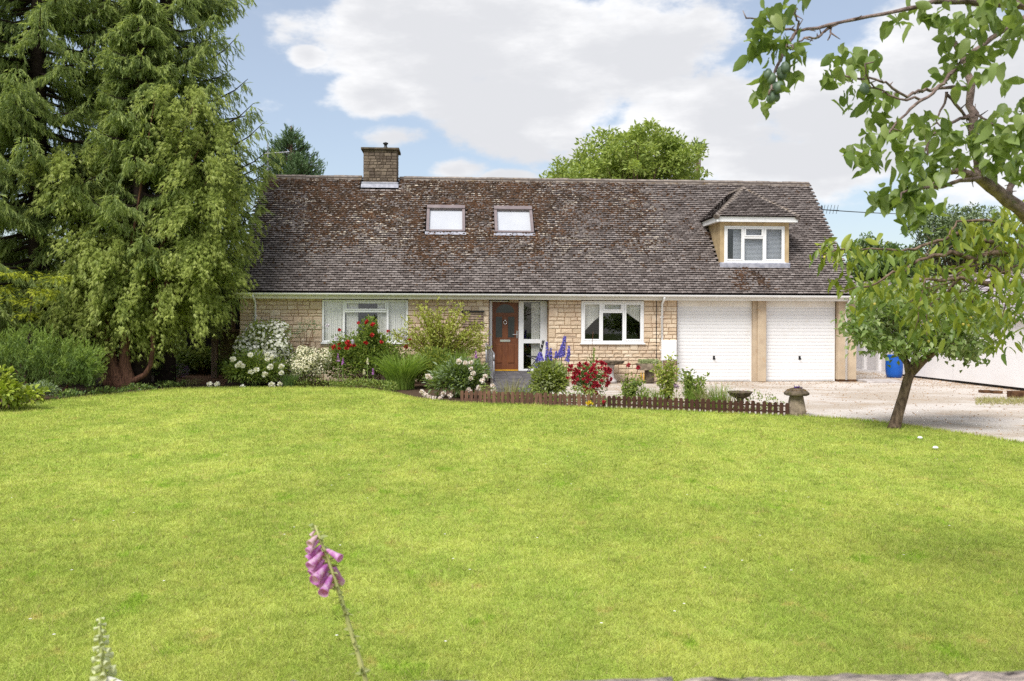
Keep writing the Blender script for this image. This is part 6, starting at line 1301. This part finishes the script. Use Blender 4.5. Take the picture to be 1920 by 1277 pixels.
br.append(branch(b, [(1890, 372), (1897, 345), (1903, 315), (1905, 270)], PY + .05, PY + .1, .014, .006, .004)); br.append(branch(b, [(1836, 334), (1780, 345), (1730, 352), (1690, 362)], PY - .05, PY - .3, .008, .003, .004)); br.append(branch(b, [(1830, 215), (1850, 225), (1862, 233)], PY, PY - .1, .005, .002, .003))
br.append(branch(b, [(1920, 50), (1900, 60), (1870, 80), (1840, 102)], PY + .1, PY + .05, .006, .003, .004)); br.append(branch(b, [(1740, 300), (1735, 255), (1742, 248)], PY - .1, PY - .05, .004, .002, .002))
for A in br:                               # spurs
    for p in A[1::2]:
        if rng.random() < .75: b.tube([p, p + rdir(1)[0] * rng.uniform(.012, .04)], [.003, .0012], 4)
b.build('branch', MT['plumbark'], pl, True)
cl = [(1497, 14, 4, 10, 5), (1470, 22, 3, 6, 2), (1445, 45, 8, 14, 6), (1425, 70, 8, 12, 7), (1428, 95, 7, 14, 6), (1420, 105, 6, 8, 4), (1450, 105, 6, 12, 6), (1480, 108, 7, 12, 6), (1488, 130, 6, 10, 4), (1462, 55, 6, 10, 4), (1435, 162, 8, 10, 6), (1475, 160, 6, 8, 4), (1425, 190, 6, 8, 4), (1440, 205, 4, 8, 3), (1468, 185, 4, 6, 2),
      (1700, 40, 9, 16, 6), (1680, 50, 6, 8, 3), (1740, 40, 8, 10, 4), (1760, 35, 7, 8, 3), (1575, 118, 9, 12, 7), (1560, 150, 8, 10, 5), (1605, 135, 9, 12, 7), (1630, 130, 8, 10, 5), (1590, 155, 7, 8, 4), (1615, 185, 10, 14, 7), (1640, 190, 8, 12, 6), (1585, 185, 6, 10, 3), (1660, 200, 8, 12, 5), (1605, 215, 6, 8, 3),
      (1650, 240, 9, 12, 6), (1680, 250, 9, 12, 6), (1700, 265, 8, 12, 6), (1635, 285, 12, 16, 10), (1620, 310, 10, 12, 7), (1650, 310, 10, 10, 7), (1690, 285, 8, 10, 5), (1720, 235, 8, 12, 5), (1740, 250, 8, 10, 5), (1600, 300, 6, 8, 3),
      (1785, 60, 10, 20, 8), (1810, 40, 10, 20, 8), (1830, 70, 10, 16, 8), (1850, 30, 10, 16, 8), (1880, 50, 10, 16, 7), (1900, 80, 10, 16, 8), (1790, 110, 10, 14, 7), (1820, 130, 10, 12, 6), (1850, 110, 9, 12, 6), (1760, 150, 8, 10, 5), (1870, 20, 10, 14, 7), (1910, 25, 9, 14, 6), (1840, 150, 6, 8, 3), (1800, 180, 6, 10, 4),
      (1775, 260, 11, 14, 8), (1800, 275, 11, 16, 9), (1830, 265, 12, 16, 9), (1860, 260, 12, 16, 9), (1890, 270, 12, 16, 9), (1915, 260, 10, 16, 8), (1720, 320, 12, 16, 9), (1745, 340, 12, 14, 9), (1770, 330, 12, 16, 8), (1800, 310, 10, 12, 8), (1840, 300, 12, 16, 8), (1870, 305, 10, 16, 8), (1700, 370, 12, 14, 9), (1680, 390, 11, 14, 8), (1720, 390, 11, 12, 8), (1660, 400, 9, 12, 6), (1740, 410, 8, 12, 6), (1700, 420, 8, 10, 5), (1650, 375, 8, 8, 4), (1725, 440, 5, 8, 3), (1915, 215, 8, 12, 5), (1690, 345, 8, 10, 4), (1755, 300, 8, 12, 6), (1900, 310, 10, 14, 7), (1918, 340, 9, 14, 6), (1882, 325, 10, 12, 6), (1915, 300, 8, 12, 5), (1925, 230, 8, 16, 6), (1905, 160, 8, 12, 4)]
P, D = [], []
for (u, v, su, sv, k) in cl:
    c = at(u, v, PY - .1 + rng.normal() * .12)
    for i in range(int(k * 1.95)):
        az = rng.uniform(0, 6.28); d = np.array([math.cos(az) * .8, math.sin(az) * .8, rng.uniform(-1.3, .15)]); P.append(c + rng.normal(0, 1, 3) * [su / 560 * .95, .05, sv / 560 * .75] - nrm(d) * .03 + [0, 0, .02]); D.append(d)
fr = leaf_frames(P, D); PLM = [leaf_mesh(LM['plum'], .060, .033, k) for k in range(5)] + [leaf_mesh(LM['plum_pale'], .057, .031, k + 9) for k in range(2)]
o_ = rng.permutation(len(fr)); set_leaves(pl, PLM, [LM['plum'], LM['plum_pale']], [fr[i] for i in o_], rng.uniform(.62, 1.18, len(fr)), 300)
MT['fruit'] = mat('green_plum', (.075, .12, .075), (.13, .18, .11), 30, .45, .4)
fm = MB(); fm.lathe((0, 0, 0), [(.001, .022), (.008, .020), (.0145, .010), (.016, 0), (.0145, -.010), (.008, -.019), (.001, -.022)], 12); FRM = fm.mesh('plum', MT['fruit'], True)
for (u, v) in ((1472, 127), (1464, 134), (1440, 139), (1447, 148), (1450, 163), (1460, 164), (1450, 172), (1445, 184), (1455, 181), (1621, 167), (1466, 140), (1730, 330)):
    o = link('plum', FRM, pl, at(u, v, PY - .22 + rng.normal() * .01)); o.rotation_euler = (rng.uniform(-.3, .3), rng.uniform(-.3, .3), 0); s = rng.uniform(.8, 1.02); o.scale = (s, s, s)
CY = 5.6
cb = at(2060, 560, CY); ct = thing('cherry_tree', 'cherry tree reaching in from the right with drooping leaves over the leaning tree', 'tree', (cb[0] + .5, CY + .1, 0)); A0 = np.array([cb[0] + .5, CY + .1, 0])
b = MB(); b.tube([A0, A0 + [0, 0, .9], A0 + [-.1, 0, 1.7], A0 + [0, .1, 2.8]], [.15, .13, .11, .07], 12); b.build('trunk', MT['bark'], ct, True)
b = MB(); br = []
br.append(branch(b, [(2200, 570), (2000, 535), (1920, 529), (1864, 535), (1803, 521), (1770, 526), (1735, 523)], CY + .1, CY - .3, .03, .006, .008, 8))
br.append(branch(b, [(2180, 470), (2000, 470), (1902, 462), (1864, 474), (1827, 487), (1782, 472), (1737, 485), (1697, 507), (1660, 520), (1610, 540), (1580, 548)], CY + .1, CY - .4, .024, .003, .008))
br.append(branch(b, [(1864, 455), (1794, 438), (1758, 451), (1715, 468), (1680, 470), (1630, 466), (1570, 468), (1545, 476)], CY, CY - .4, .014, .003, .006))
br.append(branch(b, [(2150, 430), (1990, 445), (1920, 440), (1847, 413), (1794, 415), (1780, 440), (1750, 455)], CY + .1, CY - .1, .015, .004, .008)); br.append(branch(b, [(1827, 487), (1792, 519), (1770, 560), (1765, 590)], CY - .1, CY - .2, .008, .003, .006))
br.append(branch(b, [(1735, 523), (1728, 550), (1722, 585), (1716, 620)], CY - .3, CY - .35, .005, .002, .004)); br.append(branch(b, [(1803, 521), (1780, 545), (1745, 570), (1738, 600), (1735, 640)], CY - .1, CY - .3, .006, .002, .005)); br.append(branch(b, [(1930, 540), (1888, 560), (1880, 600), (1872, 630), (1862, 645)], CY, CY - .1, .007, .002, .005))
br.append(branch(b, [(1900, 520), (1850, 495), (1800, 500), (1765, 505)], CY, CY - .2, .010, .003, .006)); br.append(branch(b, [(1920, 580), (1905, 590), (1903, 606)], CY, CY - .1, .005, .002, .004)); br.append(branch(b, [(1990, 500), (1900, 500), (1850, 520), (1800, 545)], CY + .1, CY - .1, .012, .003, .008)); br.append(branch(b, [(1864, 535), (1830, 560), (1800, 580)], CY, CY - .1, .006, .002, .005))
for i in range(34):
    u, v = rng.uniform(1730, 1915), rng.uniform(440, 560); branch(b, [(u, v), (u - rng.uniform(10, 40), v + rng.uniform(-15, 25)), (u - rng.uniform(30, 70), v + rng.uniform(-10, 50))], CY + rng.uniform(-.2, .3), CY - .1, .005, .002, .006, 5)
b.build('branch', MT['bark'], ct, True)
cl = [(1545, 480, 9), (1558, 468, 9), (1575, 468, 9), (1592, 478, 8), (1612, 474, 8), (1632, 480, 8), (1650, 482, 7), (1668, 480, 7), (1688, 490, 7), (1705, 500, 8), (1722, 478, 6), (1598, 535, 9), (1615, 545, 9), (1635, 540, 10), (1655, 535, 9), (1675, 528, 10), (1690, 540, 9), (1705, 555, 8), (1725, 570, 8), (1740, 545, 8), (1735, 585, 8), (1712, 592, 8), (1718, 620, 8), (1735, 638, 7), (1755, 560, 8), (1770, 580, 8), (1788, 560, 7), (1790, 590, 8),
      (1802, 460, 10), (1815, 470, 10), (1828, 480, 8), (1845, 445, 9), (1865, 440, 9), (1875, 455, 8), (1810, 430, 7), (1815, 585, 9), (1838, 580, 9), (1850, 600, 8), (1878, 570, 10), (1895, 600, 8), (1908, 606, 8), (1868, 646, 8), (1856, 560, 7), (1780, 520, 7), (1760, 500, 7), (1835, 530, 7), (1880, 520, 7), (1905, 555, 8), (1910, 480, 8), (1895, 430, 7), (1915, 400, 8), (1650, 555, 7), (1665, 570, 6), (1590, 520, 4), (1750, 600, 7), (1765, 610, 7), (1842, 512, 6), (1890, 470, 7), (1740, 510, 7), (1790, 500, 6), (1805, 545, 7), (1700, 575, 7), (1765, 540, 7), (1790, 610, 6), (1915, 575, 7), (1830, 610, 6), (1640, 500, 4), (1620, 565, 5), (1870, 420, 9), (1895, 450, 9), (1902, 500, 9), (1862, 482, 8), (1915, 440, 9), (1908, 522, 9), (1885, 540, 9), (1845, 425, 7), (1880, 400, 8), (1905, 415, 8), (1775, 455, 6), (1925, 470, 9), (1925, 540, 9), (1820, 565, 7), (1885, 625, 6)]
P, D = [], []
for (u, v, k) in cl:
    c = at(u, v - 8, CY - .2 + rng.normal() * .2)
    for i in range(int(k * 1.75)): az = rng.uniform(0, 6.28); d = np.array([math.cos(az) * .85, math.sin(az) * .85, -rng.uniform(.25, 1.5)]); P.append(c + rng.normal(0, 1, 3) * [.045, .09, .036]); D.append(d)
fr = leaf_frames(P, D); CLM = [leaf_mesh(LM['cherry'], .092, .031, k + 20) for k in range(4)] + [leaf_mesh(LM['cherry2'], .09, .030, k + 30) for k in range(3)]
o_ = rng.permutation(len(fr)); set_leaves(ct, CLM, [LM['cherry'], LM['cherry2']], [fr[i] for i in o_], rng.uniform(.6, 1.15, len(fr)), 300)
ch_ = mat('unripe_cherry', (.52, .44, .08), (.60, .48, .12), 10, .4, .4); q = MB(); q.lathe((0, 0, 0), [(.001, .009), (.007, .006), (.009, 0), (.007, -.006), (.001, -.009)], 8); CHM = q.mesh('cherry', ch_, True)
for (u, v) in ((1812, 600), (1806, 608), (1820, 596), (1726, 518), (1745, 602), (1880, 566), (1741, 640), (1546, 482), (1640, 570), (1816, 610), (1683, 585), (1733, 608)): link('cherry', CHM, ct, at(u, v, CY - .3))

# ------------------------------------------------------------------ foreground: stone wall coping and foxgloves
e0, e1 = gnd(820, 1279, 1.46), gnd(1990, 1254, 1.46); dw = nrm(e1 - e0); nw = np.array([dw[1], -dw[0], 0])      # towards the camera
fw = thing('garden_wall', 'rough stone wall top in the very foreground at the bottom right', 'wall', (e0[0], e0[1], 0))
def wbox(q, a, b_, n0, n1, z0, z1, jit=0):
    c = [a + nw * n0, b_ + nw * n0, b_ + nw * n1, a + nw * n1]; j = lambda: rng.normal(0, jit, 3) if jit else 0; q.add([np.array([p[0], p[1], z0]) for p in c] + [np.array([p[0], p[1], z1]) + j() for p in c], [(0, 1, 2, 3), (7, 6, 5, 4), (0, 4, 5, 1), (1, 5, 6, 2), (2, 6, 7, 3), (3, 7, 4, 0)])
q = MB(); wbox(q, e0 - dw * 1.0, e1 + dw * .6, .03, .30, 0, 1.38); q.build('wall', MT['mortar'], fw)
tot = np.linalg.norm(e1 - e0) + 1.6; x = 0; s0 = e0 - dw * 1.0
while x < tot:
    ln = rng.uniform(.22, .42); nn = 14; mm = 6; V, F = [], []
    top = 1.4614 + rng.uniform(-.0012, .0012)
    for i in range(nn + 1):
        for j in range(mm + 1):
            a, c = i / nn, j / mm; ed = min(a, 1 - a) * nn; edj = min(c, 1 - c) * mm; drop = (.002 if ed < .5 else 0) + (.002 if edj < .5 else 0)
            p = s0 + dw * (x + a * (ln - .003)) + nw * (.0 + c * .32) ; V.append((p[0] + rng.normal() * .002, p[1] + rng.normal() * .004, top - drop + rng.normal() * .0012 + .0012 * math.sin(a * 9 + x * 20)))
    F = [(i * (mm + 1) + j, (i + 1) * (mm + 1) + j, (i + 1) * (mm + 1) + j + 1, i * (mm + 1) + j + 1) for i in range(nn) for j in range(mm)]
    k0 = len(V); ring = [i * (mm + 1) for i in range(nn + 1)] + [nn * (mm + 1) + j for j in range(1, mm + 1)] + [i * (mm + 1) + mm for i in range(nn - 1, -1, -1)] + [j for j in range(mm - 1, 0, -1)]
    for r_ in ring: V.append((V[r_][0], V[r_][1], top - .075))
    F += [(ring[i], k0 + i, k0 + (i + 1) % len(ring), ring[(i + 1) % len(ring)]) for i in range(len(ring))]
    q = MB(); q.add(V, F); q.build('coping_stone', MT['coping'], fw, True); x += ln
c = gnd(1392, 1268, 1.462); iv = thing('ivy_leaf', 'single green leaf sprouting from the foreground stone wall', 'leaf', c); n = 5; V, T, _ = leaf_geo(np.tile(c - [0, .01, .03], (n, 1)), rdir(n) * .5 + [0, 0, .6], rdir(n), .035, .028, 'l'); nmesh('blade', V, T, LM['mid'], parent=iv)
# the flowering foxglove
FXY = 1.75; fg = thing('foxglove', 'pink-purple foxglove spike leaning left in the lawn foreground', 'flower', (at(700, 1277, FXY)[0] + .02, FXY, 0))
spn = [(590, 985), (600, 1010), (612, 1040), (622, 1070), (632, 1100), (645, 1140), (660, 1190), (672, 1230), (686, 1277)]; A = [at(u, v, FXY) for u, v in spn]; g0 = np.array([A[-1][0] + .03, FXY, 0])
b = MB(); b.tube([g0, g0 + [.005, 0, .4], g0 + (A[-1] - g0) * .75 + [.008, 0, 0]] + A[::-1], [.006, .0058, .0055, .005, .0047, .0044, .0041, .0038, .0035, .0032, .0026, .0015], 8); b.build('stem', mat('foxglove_stem', (.50, .50, .20), (.40, .43, .15), 12, .6), fg, True)
LM['bell'] = leafmat('foxglove_bell', (.58, .19, .60), (.70, .32, .72), .5, .5, (.82, .58, .82), 85); LM['bellp'] = leafmat('foxglove_bud', (.72, .48, .60), (.74, .56, .60), .4, .5)
BM = [bell_mesh(LM['bell'], .0074, .042), bell_mesh(LM['bellp'], .0062, .028)]
def put_bell(m, base, tip, s=1.0):
    base, tip = np.array(base), np.array(tip); o = link('bell', m, fg, base); o.rotation_euler = Vector(tip - base).to_track_quat('Z', 'Y').to_euler(); k = np.linalg.norm(tip - base) / (.042 if m is BM[0] else .028); o.scale = (k * s, k * s, k)
for (u0, v0, u1, v1, m, dy) in ((592, 993, 583, 1004, 1, 0), (595, 1004, 580, 1020, 1, -.01), (598, 1012, 577, 1034, 0, -.01), (603, 1022, 577, 1048, 0, -.005), (606, 1034, 580, 1062, 0, -.015), (610, 1046, 583, 1076, 0, -.01), (614, 1058, 589, 1088, 0, -.02), (618, 1068, 597, 1100, 0, -.01), (622, 1078, 606, 1112, 0, -.02), (612, 1030, 638, 1047, 0, -.01), (626, 1062, 636, 1092, 0, .015), (605, 1030, 594, 1060, 0, .03), (620, 1060, 612, 1090, 0, .03)):
    put_bell(BM[m], at(u0, v0, FXY), at(u1, v1, FXY + dy * 2.0))
LM['capsule'] = leafmat('seed_capsule', (.30, .36, .12), (.46, .48, .22), .4)
pts = []; dd = []; 
for i in range(120):
    t = rng.random() * (len(A) - 1); k = min(int(t), len(A) - 2); p = A[k] + (A[k + 1] - A[k]) * (t - k); az = rng.uniform(0, 6.28); pts.append(p); dd.append([math.cos(az), math.sin(az), .1])
V, T, _ = leaf_geo(pts, dd, nrm(rdir(120) + [0, 0, 1]), rng.uniform(.008, .019, 120), .008, 'd'); nmesh('calyx', V, T, LM['capsule'], parent=fg)
# budding pale foxglove further left
BY = 1.55; A = [at(u, v, BY) for u, v in ((187, 1158), (188, 1185), (190, 1215), (193, 1250), (197, 1290))]; bf = thing('foxglove', 'greenish-white budding foxglove at the bottom left corner', 'flower', (A[-1][0] + .02, BY, 0)); g0 = np.array([A[-1][0] + .02, BY, 0])
b = MB(); b.tube([g0, g0 * .4 + A[-1] * .6] + A[::-1], [.009, .008, .007, .0045, .004, .0035, .0015], 8); b.build('stem', MT['palestem'], bf, True)
LM['bud'] = leafmat('foxglove_green_bud', (.56, .60, .34), (.72, .74, .50), .35); BB = [bell_mesh(LM['bud'], .0055, .018), bell_mesh(LM['white'], .014, .040)]
for i in range(30):
    t = i / 30; p = A[0] + (A[-1] - A[0]) * t; az = i * 2.4; sz = .35 + .85 * t; d = np.array([math.cos(az), math.sin(az), -.25]); o = link('bud', BB[0], bf, p + nrm(d) * .002); o.rotation_euler = Vector(d).to_track_quat('Z', 'Y').to_euler(); o.scale = (sz, sz, sz)
p = A[-1] + (A[-2] - A[-1]) * .45
for d in ((.9, -.2, -.55), (.2, -.8, -.6)): o = link('bell', BB[1], bf, p); o.rotation_euler = Vector(d).to_track_quat('Z', 'Y').to_euler()
